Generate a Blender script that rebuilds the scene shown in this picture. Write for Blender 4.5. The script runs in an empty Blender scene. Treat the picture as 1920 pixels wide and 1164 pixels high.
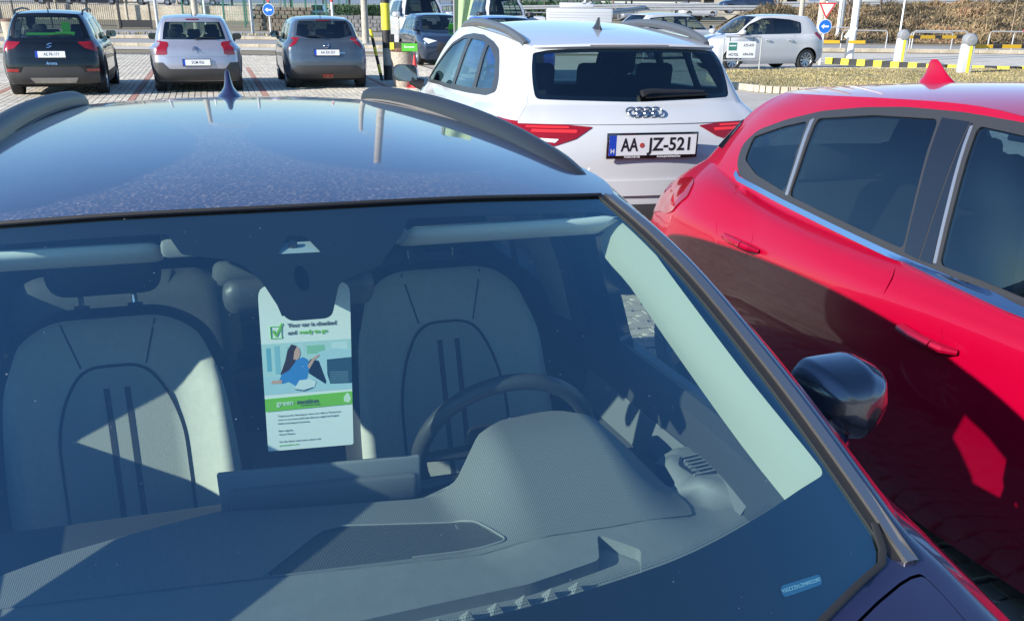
import bpy, bmesh, math, random
import numpy as np
from mathutils import Vector, Matrix, Euler
from mathutils.geometry import delaunay_2d_cdt
random.seed(7); RNG = np.random.RandomState(7)
R = math.radians
SC = bpy.context.scene
COL = SC.collection
# ------------------------------------------------------------------ camera
CAM_F, CAM_CX, CAM_CY, CAM_P, CAM_ROLL, CAM_H = 1836.0, 977.27, 837.96, 0.423923, 0.010145, 1.715
cd = bpy.data.cameras.new('camera'); cam = bpy.data.objects.new('camera', cd); COL.objects.link(cam)
cd.sensor_fit = 'HORIZONTAL'; cd.sensor_width = 36.0; cd.lens = CAM_F / 1920 * 36.0
cd.shift_x = -(CAM_CX - 960) / 1920; cd.shift_y = (CAM_CY - 582) / 1920
cd.clip_start = 0.05; cd.clip_end = 6000
_b = Matrix.Rotation(math.pi/2 - CAM_P, 4, 'X')
cam.matrix_world = Matrix.Translation((0, 0, CAM_H)) @ _b @ Matrix.Rotation(CAM_ROLL, 4, 'Z')
SC.camera = cam
# ------------------------------------------------------------------ world + sun
A_N = 0.3245798                       # heading of the parking grid and the near car
O_N = (-0.37324, 1.64807)             # top centre of the near windscreen, on the ground
EU = Vector((math.cos(A_N), math.sin(A_N), 0)); EV = Vector((-math.sin(A_N), math.cos(A_N), 0))
TO_SUN = (-EU*1.0 - EV*0.27 + Vector((0, 0, 0.48))).normalized()
SUN_EL = math.asin(TO_SUN.z); SUN_AZ = math.atan2(TO_SUN.x, TO_SUN.y)
w = bpy.data.worlds.new('World'); SC.world = w; w.use_nodes = True
nt = w.node_tree; nt.nodes.clear()
sky = nt.nodes.new('ShaderNodeTexSky'); sky.sky_type = 'NISHITA'; sky.sun_disc = False
sky.sun_elevation = SUN_EL; sky.sun_rotation = SUN_AZ; sky.altitude = 150; sky.air_density = 1.1; sky.dust_density = 0.15; sky.ozone_density = 7.0
bg = nt.nodes.new('ShaderNodeBackground'); bg.inputs[1].default_value = 0.13
wo = nt.nodes.new('ShaderNodeOutputWorld'); nt.links.new(sky.outputs[0], bg.inputs[0]); nt.links.new(bg.outputs[0], wo.inputs[0])
sl = bpy.data.lights.new('sun', 'SUN'); sl.energy = 5.0; sl.angle = R(0.53); sl.color = (1.0, 0.945, 0.86)
sun = bpy.data.objects.new('sun', sl); COL.objects.link(sun); sun.location = (-20, -20, 30)
sun.rotation_mode = 'QUATERNION'; sun.rotation_quaternion = TO_SUN.to_track_quat('Z', 'Y')
SC.view_settings.view_transform = 'Standard'; SC.view_settings.look = 'None'; SC.view_settings.gamma = 1
SC.view_settings.use_curve_mapping = False; SC.view_settings.exposure = 0.78
SC.cycles.max_bounces = 10; SC.cycles.transparent_max_bounces = 24; SC.cycles.caustics_reflective = False; SC.cycles.caustics_refractive = False
SC.cycles.use_denoising = True
# ------------------------------------------------------------------ car body surface (numpy)
class Body:
    """closed surface of ten rings; half ring = 13 stations from rear centre round the right side to front centre"""
    CRE = (6, 9)
    def __init__(s, levels, roof, crown, wref):
        s.roofc = np.array(roof, float); s.crown = crown; s.wref = wref
        rings = []
        for j, L in enumerate(levels):
            rings.append(s.ring(L, j == 9))
        s.P = np.array(rings)                      # 10 x 24 x 3
        s.prep()
        s.tab = {}
    def H(s, x, y):
        a = s.roofc; y = np.asarray(y, float); x = np.asarray(x, float)
        t = np.linspace(a[0, 0], a[-1, 0], 240)
        if not hasattr(s, '_hz'):
            # smooth profile: fit a low order polynomial through the profile points
            s._pf = np.polyfit(a[:, 0], a[:, 1], min(len(a)-1, 4))
        return np.polyval(s._pf, y) - s.crown*np.abs(x/s.wref)**2.3
    def ring(s, L, top):
        w, r, f, z, cr, cf, br, bf, tr, tf = L[:10]
        zcr, zcf = (L[10], L[11]) if len(L) > 10 else (0, 0)
        zr, zm, zf = z
        wr, wf = w*tr, w*tf
        pts = []
        def rear(x): return r + br*(x/max(wr-cr, 1e-6))**2
        def front(x): return f - bf*(x/max(wf-cf, 1e-6))**2
        def zrr(x): return zr - zcr*(1-(x/wr)**2)
        def zff(x): return zf - zcf*(1-(x/wf)**2)
        pts.append((0, rear(0), zrr(0))); x = .5*(wr-cr); pts.append((x, rear(x), zrr(x)))
        x = wr-cr; pts.append((x, rear(x), zrr(x))); pts.append((wr-.29*cr, rear(x)+.29*cr, zrr(x)))
        y4 = r+br+cr; y8 = f-bf-cf
        for t in (0, .25, .5, .75, 1):
            e = wr if t < .5 else wf
            xx = w-(w-e)*abs(1-2*t)**2.0
            zz = zm + (zr-zm)*max(0, 1-2*t)**2 + (zf-zm)*max(0, 2*t-1)**2
            pts.append((xx, y4+(y8-y4)*t, zz))
        x = wf-cf; pts.append((wf-.29*cf, front(x)-.29*cf, zff(x))); pts.append((x, front(x), zff(x)))
        x = .5*(wf-cf); pts.append((x, front(x), zff(x))); pts.append((0, front(0), zff(0)))
        if top: pts = [(a, b, float(s.H(a, b))) for a, b, c in pts]
        full = pts + [(-a, b, c) for a, b, c in pts[11:0:-1]]
        return full
    def prep(s):
        P = s.P; nx = np.roll(P, -1, 1); s.c = np.maximum(np.linalg.norm(nx-P, axis=2), 1e-4)
        d = (nx-P)/s.c[..., None]; cp = np.roll(s.c, 1, 1); dp = np.roll(d, 1, 1)
        s.m = (s.c[..., None]*dp + cp[..., None]*d)/(s.c+cp)[..., None]
    def eval(s, S, K):
        S = np.atleast_1d(np.asarray(S, float)) % 24; K = np.clip(np.atleast_1d(np.asarray(K, float)), 0, 9)
        i = np.floor(S).astype(int) % 24; t = (S-np.floor(S))[None, :, None]; i2 = (i+1) % 24
        h = s.c[:, i][..., None]
        Q = (2*t**3-3*t**2+1)*s.P[:, i] + (t**3-2*t**2+t)*h*s.m[:, i] + (-2*t**3+3*t**2)*s.P[:, i2] + (t**3-t**2)*h*s.m[:, i2]
        n = Q.shape[1]; c = np.maximum(np.linalg.norm(Q[1:]-Q[:-1], axis=2), 1e-4); d = (Q[1:]-Q[:-1])/c[..., None]
        J = 10; ml = np.zeros((J, n, 3)); mr = np.zeros((J, n, 3))
        for j in range(1, J-1):
            m = (c[j][:, None]*d[j-1]+c[j-1][:, None]*d[j])/(c[j]+c[j-1])[:, None]; ml[j] = mr[j] = m
        mr[0] = 1.5*d[0]-.5*ml[1]; ml[J-1] = 1.5*d[J-2]-.5*mr[J-2]
        for j in s.CRE:
            if 0 < j < J-1:
                ml[j] = 1.5*d[j-1]-.5*mr[j-1]; mr[j] = 1.5*d[j]-.5*ml[j+1]
        jj = np.minimum(np.floor(K).astype(int), J-2); t = (K-jj)[:, None]; a = np.arange(n); h = c[jj, a][:, None]
        return (2*t**3-3*t**2+1)*Q[jj, a]+(t**3-2*t**2+t)*h*mr[jj, a]+(-2*t**3+3*t**2)*Q[jj+1, a]+(t**3-t**2)*h*ml[jj+1, a]
    def normal(s, S, K, kc=None):
        S = np.asarray(S, float); K = np.asarray(K, float).copy()
        if kc is not None:
            for cr in s.CRE:
                near = np.abs(K-cr) < 2e-2
                K[near] = cr + (2.5e-2 if kc > cr else -2.5e-2)
        K = np.clip(K, 0.01, 8.985); e = 1e-2
        a = s.eval(S+e, K)-s.eval(S-e, K); b = s.eval(S, K+e)-s.eval(S, K-e)
        n = np.cross(a, b); l = np.linalg.norm(n, axis=1, keepdims=True); return n/np.maximum(l, 1e-9)
    RNGS = {'side': (2.5, 9.7, (1, 2)), 'rear': (0, 4.2, (0, 2)), 'front': (7.8, 12, (0, 2)), 'top': (4, 12, (0, 1))}
    def inv(s, view, pts):
        """(y,z) on the side or (x,z) on the rear / front  ->  (s,k)"""
        lo, hi, ax = s.RNGS[view]; ax = list(ax)
        if view not in s.tab:
            gs, gk = np.meshgrid(np.linspace(lo, hi, 130), np.linspace(0 if view != 'top' else 3.5, 9, 110)); gs = gs.ravel(); gk = gk.ravel()
            s.tab[view] = (gs, gk, s.eval(gs, gk)[:, ax])
        gs, gk, T = s.tab[view]; out = []
        for p in pts:
            p = np.array(p, float); sg = 1
            if view != 'side' and p[0] < 0: sg = -1; p = np.array([-p[0], p[1]])
            j = np.argmin(((T-p)**2).sum(1)); q = np.array([gs[j], gk[j]])
            for it in range(6):
                v = s.eval(q[0], q[1])[0][ax]; e = 1e-3
                J = np.array([(s.eval(q[0]+e, q[1])[0][ax]-v)/e, (s.eval(q[0], q[1]+(e if q[1] < 8.99 else -e))[0][ax]-v)/(e if q[1] < 8.99 else -e)]).T
                try: dq = np.linalg.solve(J, p-v)
                except Exception: break
                dq = np.clip(dq, -.1, .1); qn = q+dq
                qn[0] = min(max(qn[0], lo), hi); qn[1] = min(max(qn[1], 0), 9); q = qn
            if sg < 0: q = np.array([24-q[0], q[1]])
            out.append(q)
        out = np.array(out)
        if view == 'rear': out[:, 0] = np.where(out[:, 0] > 12, out[:, 0]-24, out[:, 0])
        return out

def lerp(a, b, t): return a+(b-a)*t
def round_poly(pts, rad=0.03, seg=5, step=0.06):
    """fillet corners and subdivide long edges (2-D)"""
    pts = [np.array(p[:2], float) for p in pts]; rads = [rad]*len(pts) if not hasattr(rad, '__len__') else rad
    n = len(pts); out = []
    for i in range(n):
        p, a, b = pts[i], pts[i-1], pts[(i+1) % n]; r = rads[i]
        da, db = a-p, b-p; la, lb = np.linalg.norm(da), np.linalg.norm(db)
        if r <= 0 or la < 1e-6 or lb < 1e-6: out.append(p); continue
        da /= la; db /= lb; t = min(r, .48*la, .48*lb)
        for q in range(seg+1):
            u = q/seg; out.append((1-u)**2*(p+da*t)+2*u*(1-u)*p+u*u*(p+db*t))
    res = []
    for i in range(len(out)):
        a, b = out[i], out[(i+1) % len(out)]; L = np.linalg.norm(b-a); k = max(1, int(L/step))
        for j in range(k): res.append(a+(b-a)*j/k)
    return np.array(res)
def grow(pts, d):
    """offset a closed polygon outward by d"""
    p = np.array(pts, float); 
    ar = .5*np.sum(p[:, 0]*np.roll(p[:, 1], -1)-np.roll(p[:, 0], -1)*p[:, 1])
    e = np.roll(p, -1, 0)-p; l = np.maximum(np.linalg.norm(e, axis=1, keepdims=True), 1e-9); e = e/l
    nrm = np.stack([e[:, 1], -e[:, 0]], 1)*(1 if ar > 0 else -1)
    n2 = nrm+np.roll(nrm, 1, 0); n2 /= np.maximum(np.linalg.norm(n2, axis=1, keepdims=True), 1e-6)
    cs = np.maximum((n2*nrm).sum(1), .5)[:, None]
    return p+n2*d/cs
def inpoly(P, poly):
    x, y = P[:, 0], P[:, 1]; r = np.zeros(len(P), bool); a = poly; b = np.roll(poly, -1, 0)
    for (x0, y0), (x1, y1) in zip(a, b):
        if y0 == y1: continue
        c = ((y0 > y) != (y1 > y)) & (x < (x1-x0)*(y-y0)/(y1-y0)+x0); r ^= c
    return r
# ------------------------------------------------------------------ objects
def tag(o, label=None, cat=None, group=None, kind=None):
    if label: o['label'] = label
    if cat: o['category'] = cat
    if group: o['group'] = group
    if kind: o['kind'] = kind
    return o
def empty(name, loc=(0, 0, 0), rz=0, label=None, cat=None, group=None):
    o = bpy.data.objects.new(name, None); COL.objects.link(o); o.location = loc; o.rotation_euler = (0, 0, rz); o.empty_display_size = .2
    return tag(o, label, cat, group)
def mesh(name, verts, faces, mat, parent=None, smooth=False, normals=None, sharp=None, mats=None, mi=None):
    me = bpy.data.meshes.new(name); me.from_pydata([tuple(map(float, v)) for v in verts], [], [tuple(map(int, f)) for f in faces])
    me.materials.append(mat)
    if mats:
        for m in mats: me.materials.append(m)
    if mi is not None: me.polygons.foreach_set('material_index', mi)
    if smooth: me.polygons.foreach_set('use_smooth', [True]*len(me.polygons))
    if sharp: me.set_sharp_from_angle(angle=R(sharp))
    if normals is not None: me.normals_split_custom_set_from_vertices([tuple(map(float, n)) for n in normals])
    me.update()
    o = bpy.data.objects.new(name, me); COL.objects.link(o)
    if parent: o.parent = parent
    return o
def copy_tree(o, parent=None):
    c = o.copy(); COL.objects.link(c); c.parent = parent
    for ch in list(o.children): copy_tree(ch, c)
    return c
def cdt_region(outer, holes, ds, dk, sx=1.0, sy=1.0):
    """triangulate polygon with holes; returns verts(2d), tris"""
    polys = [np.asarray(outer)]+[np.asarray(h) for h in holes]
    V = []; E = []
    for p in polys:
        b = len(V); V += [tuple(q) for q in p]; E += [(b+i, b+(i+1) % len(p)) for i in range(len(p))]
    o = polys[0]; lo = o.min(0); hi = o.max(0)
    gx = np.arange(lo[0]+ds*.5, hi[0], ds); gy = np.arange(lo[1]+dk*.5, hi[1], dk)
    if len(gx) and len(gy):
        G = np.stack(np.meshgrid(gx, gy), -1).reshape(-1, 2); G = G + np.stack([((G[:, 1]-lo[1])/dk % 2 > 1)*ds*.0, 0*G[:, 1]], 1)
        m = inpoly(G, o)
        for h in polys[1:]: m &= ~inpoly(G, h)
        G = G[m]
        B = np.vstack(polys); keep = []
        for g in G:
            d = np.abs((B-g)/np.array([ds, dk])); keep.append(((d**2).sum(1)).min() > .06)
        G = G[np.array(keep, bool)] if len(G) else G
        V += [tuple(g) for g in G]
    r = delaunay_2d_cdt([Vector((v[0]*sx, v[1]*sy)) for v in V], E, [], 0, 1e-6)
    vv = np.array([(v.x/sx, v.y/sy) for v in r[0]]); tr = np.array([f for f in r[2] if len(f) == 3])
    c = vv[tr].mean(1); m = inpoly(c, o)
    for h in polys[1:]: m &= ~inpoly(c, h)
    tr = tr[m]
    a = vv[tr]; cr = (a[:, 1, 0]-a[:, 0, 0])*(a[:, 2, 1]-a[:, 0, 1])-(a[:, 1, 1]-a[:, 0, 1])*(a[:, 2, 0]-a[:, 0, 0])
    tr = tr[np.abs(cr) > 1e-12]; cr = cr[np.abs(cr) > 1e-12]; tr = np.where((cr > 0)[:, None], tr, tr[:, ::-1])
    used = np.unique(tr); mp = -np.ones(len(vv), int); mp[used] = np.arange(len(used))
    return vv[used], mp[tr]
def boundary_edges(tris):
    from collections import Counter
    c = Counter()
    for t in tris:
        for a, b in ((t[0], t[1]), (t[1], t[2]), (t[2], t[0])): c[(a, b)] += 1
    return [(a, b) for (a, b) in c if (b, a) not in c]
def surf_panel(fn, nfn, outer, holes, ds, dk, mat, name, parent, off=0, thick=0, kc=None, sx=1, sy=1):
    vv, tr = cdt_region(outer, holes, ds, dk, sx, sy)
    if len(tr) == 0: return None
    P = fn(vv[:, 0], vv[:, 1]); N = nfn(vv[:, 0], vv[:, 1], kc)
    P1 = P+N*off; F = [tuple(t) for t in tr]; NN = N
    if thick:
        bd = boundary_edges(tr); n = len(P1); idx = sorted({i for e in bd for i in e}); mp = {i: n+k for k, i in enumerate(idx)}
        mp2 = {i: n+len(idx)+k for k, i in enumerate(idx)}
        top = P1[idx]; low = P[idx]+N[idx]*(off-thick); P1 = np.vstack([P1, top, low])
        # skirt normals: face normals
        sn = np.zeros((len(idx), 3)); pos = {i: k for k, i in enumerate(idx)}
        for a, b in bd:
            e = P1[b]-P1[a]; f = np.cross(e, N[a]); sn[pos[a]] += f; sn[pos[b]] += f
        sn /= np.maximum(np.linalg.norm(sn, axis=1, keepdims=True), 1e-9)
        F += [(mp[a], mp2[a], mp2[b], mp[b]) for a, b in bd]; NN = np.vstack([N, sn, sn])
    return mesh(name, P1, F, mat, parent, smooth=True, normals=NN)
def body_panel(B, name, outer, holes, mat, parent, off=0, thick=0, ds=.25, dk=.3):
    o = np.asarray(outer); kc = float(o[:, 1].mean())
    if o[:, 1].max() > 6.3 and o[:, 1].min() < 5.7: kc = None
    return surf_panel(lambda a, b: B.eval(a, b), lambda a, b, k: B.normal(a, b, k), outer, holes, ds, dk, mat, name, parent, off, thick, kc)
def mirror_sk(p): q = np.array(p, float).copy(); q[:, 0] = 24-q[:, 0]; return q[::-1]
def roof_panel(B, name, poly, mat, parent, off=0, thick=0, d=.12, holes=()):
    def fn(x, y): return np.stack([x, y, B.H(x, y)], 1)
    def nf(x, y, k):
        e = 1e-3; hx = (B.H(x+e, y)-B.H(x-e, y))/(2*e); hy = (B.H(x, y+e)-B.H(x, y-e))/(2*e)
        n = np.stack([-hx, -hy, np.ones_like(hx)], 1); return n/np.linalg.norm(n, axis=1, keepdims=True)
    return surf_panel(fn, nf, poly, holes, d, d, mat, name, parent, off, thick)
class MB:
    def __init__(s): s.v = []; s.f = []
    def add(s, v, f, M=None):
        b = len(s.v)
        if M is not None: v = [tuple(M @ Vector(p)) for p in v]
        s.v += [tuple(p) for p in v]; s.f += [tuple(i+b for i in q) for q in f]; return s
    def box(s, c, d, rot=None, ch=0.0, taper=None):
        x, y, z = [q/2 for q in d]
        M = Matrix.Translation(c) @ (rot.to_matrix().to_4x4() if rot else Matrix.Identity(4))
        tx, ty = taper or (1, 1)
        if ch <= 0:
            v = [(-x, -y, -z), (x, -y, -z), (x, y, -z), (-x, y, -z), (-x*tx, -y*ty, z), (x*tx, -y*ty, z), (x*tx, y*ty, z), (-x*tx, y*ty, z)]
            f = [(3, 2, 1, 0), (4, 5, 6, 7), (0, 1, 5, 4), (1, 2, 6, 5), (2, 3, 7, 6), (3, 0, 4, 7)]
            return s.add(v, f, M)
        bm = bmesh.new(); bmesh.ops.create_cube(bm, size=1)
        for q in bm.verts:
            k = (tx, ty) if q.co.z > 0 else (1, 1); q.co = Vector((q.co.x*2*x*k[0], q.co.y*2*y*k[1], q.co.z*2*z))
        bmesh.ops.bevel(bm, geom=bm.edges[:]+bm.verts[:], offset=ch, segments=2, profile=.5, affect='EDGES')
        bm.verts.index_update(); v = [tuple(q.co) for q in bm.verts]; f = [tuple(q.index for q in g.verts) for g in bm.faces]; bm.free()
        return s.add(v, f, M)
    def tube(s, path, r, n=10, cap=True, flat=1.0, up=(0, 0, 1)):
        path = [Vector(p) for p in path]; m = len(path); rr = r if hasattr(r, '__len__') else [r]*m; V = []; F = []
        for i, p in enumerate(path):
            t = (path[min(i+1, m-1)]-path[max(i-1, 0)]).normalized(); u = Vector(up)
            if abs(t.dot(u)) > .95: u = Vector((1, 0, 0)) if abs(t.x) < .9 else Vector((0, 1, 0))
            a = t.cross(u).normalized(); b = a.cross(t).normalized()
            for k in range(n):
                q = 2*math.pi*k/n; V.append(p+a*(rr[i]*math.cos(q))+b*(rr[i]*flat*math.sin(q)))
        for i in range(m-1):
            for k in range(n): F.append((i*n+k, i*n+(k+1) % n, (i+1)*n+(k+1) % n, (i+1)*n+k))
        if cap: F.append(tuple(range(n-1, -1, -1))); F.append(tuple((m-1)*n+k for k in range(n)))
        return s.add(V, F)
    def lathe(s, prof, n=24, M=None, cap=True):
        V = []; F = []
        for r, z in prof:
            for k in range(n): q = 2*math.pi*k/n; V.append((r*math.cos(q), r*math.sin(q), z))
        for i in range(len(prof)-1):
            for k in range(n): F.append((i*n+k, i*n+(k+1) % n, (i+1)*n+(k+1) % n, (i+1)*n+k))
        if cap:
            if prof[0][0] > 1e-6: F.append(tuple(range(n-1, -1, -1)))
            if prof[-1][0] > 1e-6: F.append(tuple((len(prof)-1)*n+k for k in range(n)))
        return s.add(V, F, M)
    def prism(s, poly, d, M=None):
        """polygon in xy extruded by d along z"""
        n = len(poly); V = [(p[0], p[1], 0) for p in poly]+[(p[0], p[1], d) for p in poly]
        return s.add(V, [tuple(range(n-1, -1, -1)), tuple(range(n, 2*n))]+[(i, (i+1) % n, n+(i+1) % n, n+i) for i in range(n)], M)
    def build(s, name, mat, parent=None, smooth=False, sharp=None):
        if smooth and sharp is None: sharp = 35
        return mesh(name, s.v, s.f, mat, parent, smooth=smooth, sharp=sharp if smooth else None)
def frame(o, x, y):
    """matrix with origin o, x axis, y axis, z = x cross y"""
    x = Vector(x).normalized(); y = Vector(y); z = x.cross(y).normalized(); y = z.cross(x)
    return Matrix(((x.x, y.x, z.x, o[0]), (x.y, y.y, z.y, o[1]), (x.z, y.z, z.z, o[2]), (0, 0, 0, 1)))
def lettering(text, size, M, mat, parent, name='lettering', depth=0.0006, align='CENTER', bold=0.0, sx=1.0):
    cu = bpy.data.curves.new('lettering', 'FONT'); cu.body = text; cu.size = size; cu.align_x = align; cu.align_y = 'CENTER'; cu.extrude = depth/2; cu.offset = bold; cu.resolution_u = 3
    ob = bpy.data.objects.new('lettering', cu); COL.objects.link(ob)
    bpy.context.view_layer.update(); me = bpy.data.meshes.new_from_object(ob.evaluated_get(bpy.context.evaluated_depsgraph_get()))
    bpy.data.objects.remove(ob); me.transform(M @ Matrix.Diagonal((sx, 1, 1, 1))); me.materials.clear(); me.materials.append(mat)
    o = bpy.data.objects.new(name, me); COL.objects.link(o); o.parent = parent; return o
def pillow(name, outline, mat, parent, M, thick=.1, rnd=.05, front=None, step=.03, back=True, puff=0.0):
    """cushion from a 2-D outline: local x,y in the outline plane, +z to the front"""
    o = np.asarray(outline, float); vv, tr = cdt_region(o, [], step, step)
    B = np.vstack([np.linspace(o[i], o[(i+1) % len(o)], 6)[:-1] for i in range(len(o))])
    d = np.sqrt(((vv[:, None, :]-B[None])**2).sum(2)).min(1)
    t = np.clip(d/rnd, 0, 1); prof = np.sqrt(np.clip(1-(1-t)**2, 0, 1)); on = d < 1e-5; prof[on] = 0
    zf = prof*(thick/2)+np.clip(d/.15, 0, 1)*puff
    if front is not None: zf = zf+front(vv[:, 0], vv[:, 1])*np.clip(prof, 0, 1)
    V = [(a, b, c) for (a, b), c in zip(vv, zf)]; F = [tuple(t_) for t_ in tr]; n = len(V)
    if back:
        zb = -prof*(thick/2); mp = {}
        for i in range(n):
            if on[i]: mp[i] = i
            else: mp[i] = len(V); V.append((vv[i, 0], vv[i, 1], zb[i]))
        F += [(mp[t_[2]], mp[t_[1]], mp[t_[0]]) for t_ in tr]
    V = [tuple(M @ Vector(p)) for p in V]
    return mesh(name, V, F, mat, parent, smooth=True)
# ------------------------------------------------------------------ materials
def nodes(m): m.use_nodes = True; return m.node_tree, m.node_tree.nodes['Principled BSDF']
def noise_to(nt, scale, detail=3, coord='Object', vec=None, rough=.55):
    tc = nt.nodes.new('ShaderNodeTexCoord'); n = nt.nodes.new('ShaderNodeTexNoise'); n.inputs['Scale'].default_value = scale; n.inputs['Detail'].default_value = detail; n.inputs['Roughness'].default_value = rough
    if vec:
        mp = nt.nodes.new('ShaderNodeMapping'); mp.inputs['Scale'].default_value = vec; nt.links.new(tc.outputs[coord], mp.inputs[0]); nt.links.new(mp.outputs[0], n.inputs['Vector'])
    else: nt.links.new(tc.outputs[coord], n.inputs['Vector'])
    return n
def ramp(nt, src, stops):
    r = nt.nodes.new('ShaderNodeValToRGB'); nt.links.new(src, r.inputs[0]); e = r.color_ramp.elements
    while len(e) > 2: e.remove(e[-1])
    e[0].position, e[0].color = stops[0][0], (*stops[0][1], 1); e[1].position, e[1].color = stops[1][0], (*stops[1][1], 1)
    for p, c in stops[2:]: q = e.new(p); q.color = (*c, 1)
    return r
MATS = {}
def mat(name, col, rough=.5, metal=0, coat=0, coat_r=.03, bump=0, bscale=200, var=0, vscale=4, spec=.5, emit=None):
    if name in MATS: return MATS[name]
    m = bpy.data.materials.new(name); nt, b = nodes(m); MATS[name] = m
    b.inputs['Base Color'].default_value = (*col, 1); b.inputs['Roughness'].default_value = rough; b.inputs['Metallic'].default_value = metal
    b.inputs['Coat Weight'].default_value = coat; b.inputs['Coat Roughness'].default_value = coat_r; b.inputs['Specular IOR Level'].default_value = spec
    if var:
        n = noise_to(nt, vscale, 5); r = ramp(nt, n.outputs[0], [(.3, tuple(max(0, c*(1-var)) for c in col)), (.7, tuple(min(1, c*(1+var)) for c in col))]); nt.links.new(r.outputs[0], b.inputs['Base Color'])
    if bump:
        n = noise_to(nt, bscale, 2); bp = nt.nodes.new('ShaderNodeBump'); bp.inputs['Strength'].default_value = bump; bp.inputs['Distance'].default_value = .002
        nt.links.new(n.outputs[0], bp.inputs['Height']); nt.links.new(bp.outputs[0], b.inputs['Normal'])
    return m
def paint(name, col, metal=.0, rough=.35, dust=.06, coat=1.0):
    if name in MATS: return MATS[name]
    m = mat(name, col, rough, metal, coat=coat, coat_r=.025, spec=.2); nt, b = nodes(m)
    b.inputs['Coat IOR'].default_value = 1.5
    # fine flakes and a thin uneven film of dust
    n = noise_to(nt, 2.2, 6); r = ramp(nt, n.outputs[0], [(.35, (0, 0, 0)), (.75, (dust, dust, dust))])
    mx = nt.nodes.new('ShaderNodeMixRGB'); mx.inputs[1].default_value = (*col, 1); mx.inputs[2].default_value = (.35, .33, .3, 1); nt.links.new(r.outputs[0], mx.inputs[0]); nt.links.new(mx.outputs[0], b.inputs['Base Color'])
    r2 = ramp(nt, n.outputs[0], [(.3, (.02,)*3), (.8, (.06,)*3)]); nt.links.new(r2.outputs[0], b.inputs['Coat Roughness'])
    return m
def glass(name, tint=(.75, .85, .8), refl=.08, haze=.0, hazecol=(.5, .55, .55), rough=0.0, gcol=(1, 1, 1), specks=False):
    if name in MATS: return MATS[name]
    m = bpy.data.materials.new(name); m.use_nodes = True; nt = m.node_tree; nt.nodes.clear(); MATS[name] = m
    N = nt.nodes.new; L = nt.links.new
    geo = N('ShaderNodeNewGeometry'); dot = N('ShaderNodeVectorMath'); dot.operation = 'DOT_PRODUCT'; L(geo.outputs['Normal'], dot.inputs[0]); L(geo.outputs['Incoming'], dot.inputs[1])
    ab = N('ShaderNodeMath'); ab.operation = 'ABSOLUTE'; L(dot.outputs['Value'], ab.inputs[0])
    inv = N('ShaderNodeMath'); inv.operation = 'SUBTRACT'; inv.inputs[0].default_value = 1; L(ab.outputs[0], inv.inputs[1]); inv.use_clamp = True
    pw = N('ShaderNodeMath'); pw.operation = 'POWER'; L(inv.outputs[0], pw.inputs[0]); pw.inputs[1].default_value = 5
    ma = N('ShaderNodeMath'); ma.operation = 'MULTIPLY_ADD'; L(pw.outputs[0], ma.inputs[0]); ma.inputs[1].default_value = 1-refl; ma.inputs[2].default_value = refl; ma.use_clamp = True
    tr = N('ShaderNodeBsdfTransparent'); tr.inputs[0].default_value = (*tint, 1); gl = N('ShaderNodeBsdfGlossy'); gl.inputs['Roughness'].default_value = rough; gl.inputs['Color'].default_value = (*gcol, 1)
    mx = N('ShaderNodeMixShader'); L(ma.outputs[0], mx.inputs[0]); L(tr.outputs[0], mx.inputs[1]); L(gl.outputs[0], mx.inputs[2]); last = mx
    if haze:
        df = N('ShaderNodeBsdfDiffuse'); df.inputs[0].default_value = (*hazecol, 1); n = noise_to(nt, 3, 6); r = ramp(nt, n.outputs[0], [(.3, (haze*.6,)*3), (.75, (haze*1.4,)*3)])
        m2 = N('ShaderNodeMixShader'); 
        if specks:
            n5 = noise_to(nt, 150, 1); r5 = ramp(nt, n5.outputs[0], [(.79, (0, 0, 0)), (.83, (.35,)*3)]); ad = N('ShaderNodeMath'); ad.use_clamp = True; L(r.outputs[0], ad.inputs[0]); L(r5.outputs[0], ad.inputs[1]); r = ad
        L(r.outputs[0], m2.inputs[0]); L(mx.outputs[0], m2.inputs[1]); L(df.outputs[0], m2.inputs[2]); last = m2
    out = N('ShaderNodeOutputMaterial'); L(last.outputs[0], out.inputs[0]); return m
BLACK = mat('black_plastic', (.018, .018, .02), .45, bump=.15, bscale=600)
GLOSSBLACK = mat('gloss_black', (.008, .008, .01), .08, coat=1)
RUBBER = mat('rubber', (.012, .012, .013), .7)
TYRE = mat('tyre_rubber', (.02, .02, .021), .8, bump=.3, bscale=120)
CHROME = mat('chrome', (.75, .76, .78), .12, 1)
SATIN = mat('satin_metal', (.42, .42, .43), .32, .8)
ALLOY = mat('alloy', (.5, .51, .53), .3, .9)
DARKALLOY = mat('dark_alloy', (.08, .08, .09), .3, .8)
VOID = mat('dark_lining', (.01, .01, .011), .9)
REDLENS = mat('red_lens', (.24, .003, .006), .12, coat=1)
DARKRED = mat('dark_red_lens', (.16, .004, .008), .1, coat=1)
WHITELENS = mat('white_lens', (.75, .76, .78), .1, coat=1, spec=.8)
CABIN = mat('cabin_fabric', (.03, .032, .036), .85)
GL_SIDE = glass('side_glass', (.80, .90, .86), .085)
GL_DARK = glass('privacy_glass', (.10, .13, .14), .10)
GL_CLEAR = glass('clear_glass', (.78, .88, .83), .08)
PLATE_W = mat('plate_white', (.72, .73, .74), .4); PLATE_BLUE = mat('plate_blue', (.01, .06, .45), .4); PLATE_INK = mat('plate_ink', (.012, .012, .014), .5)
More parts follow.
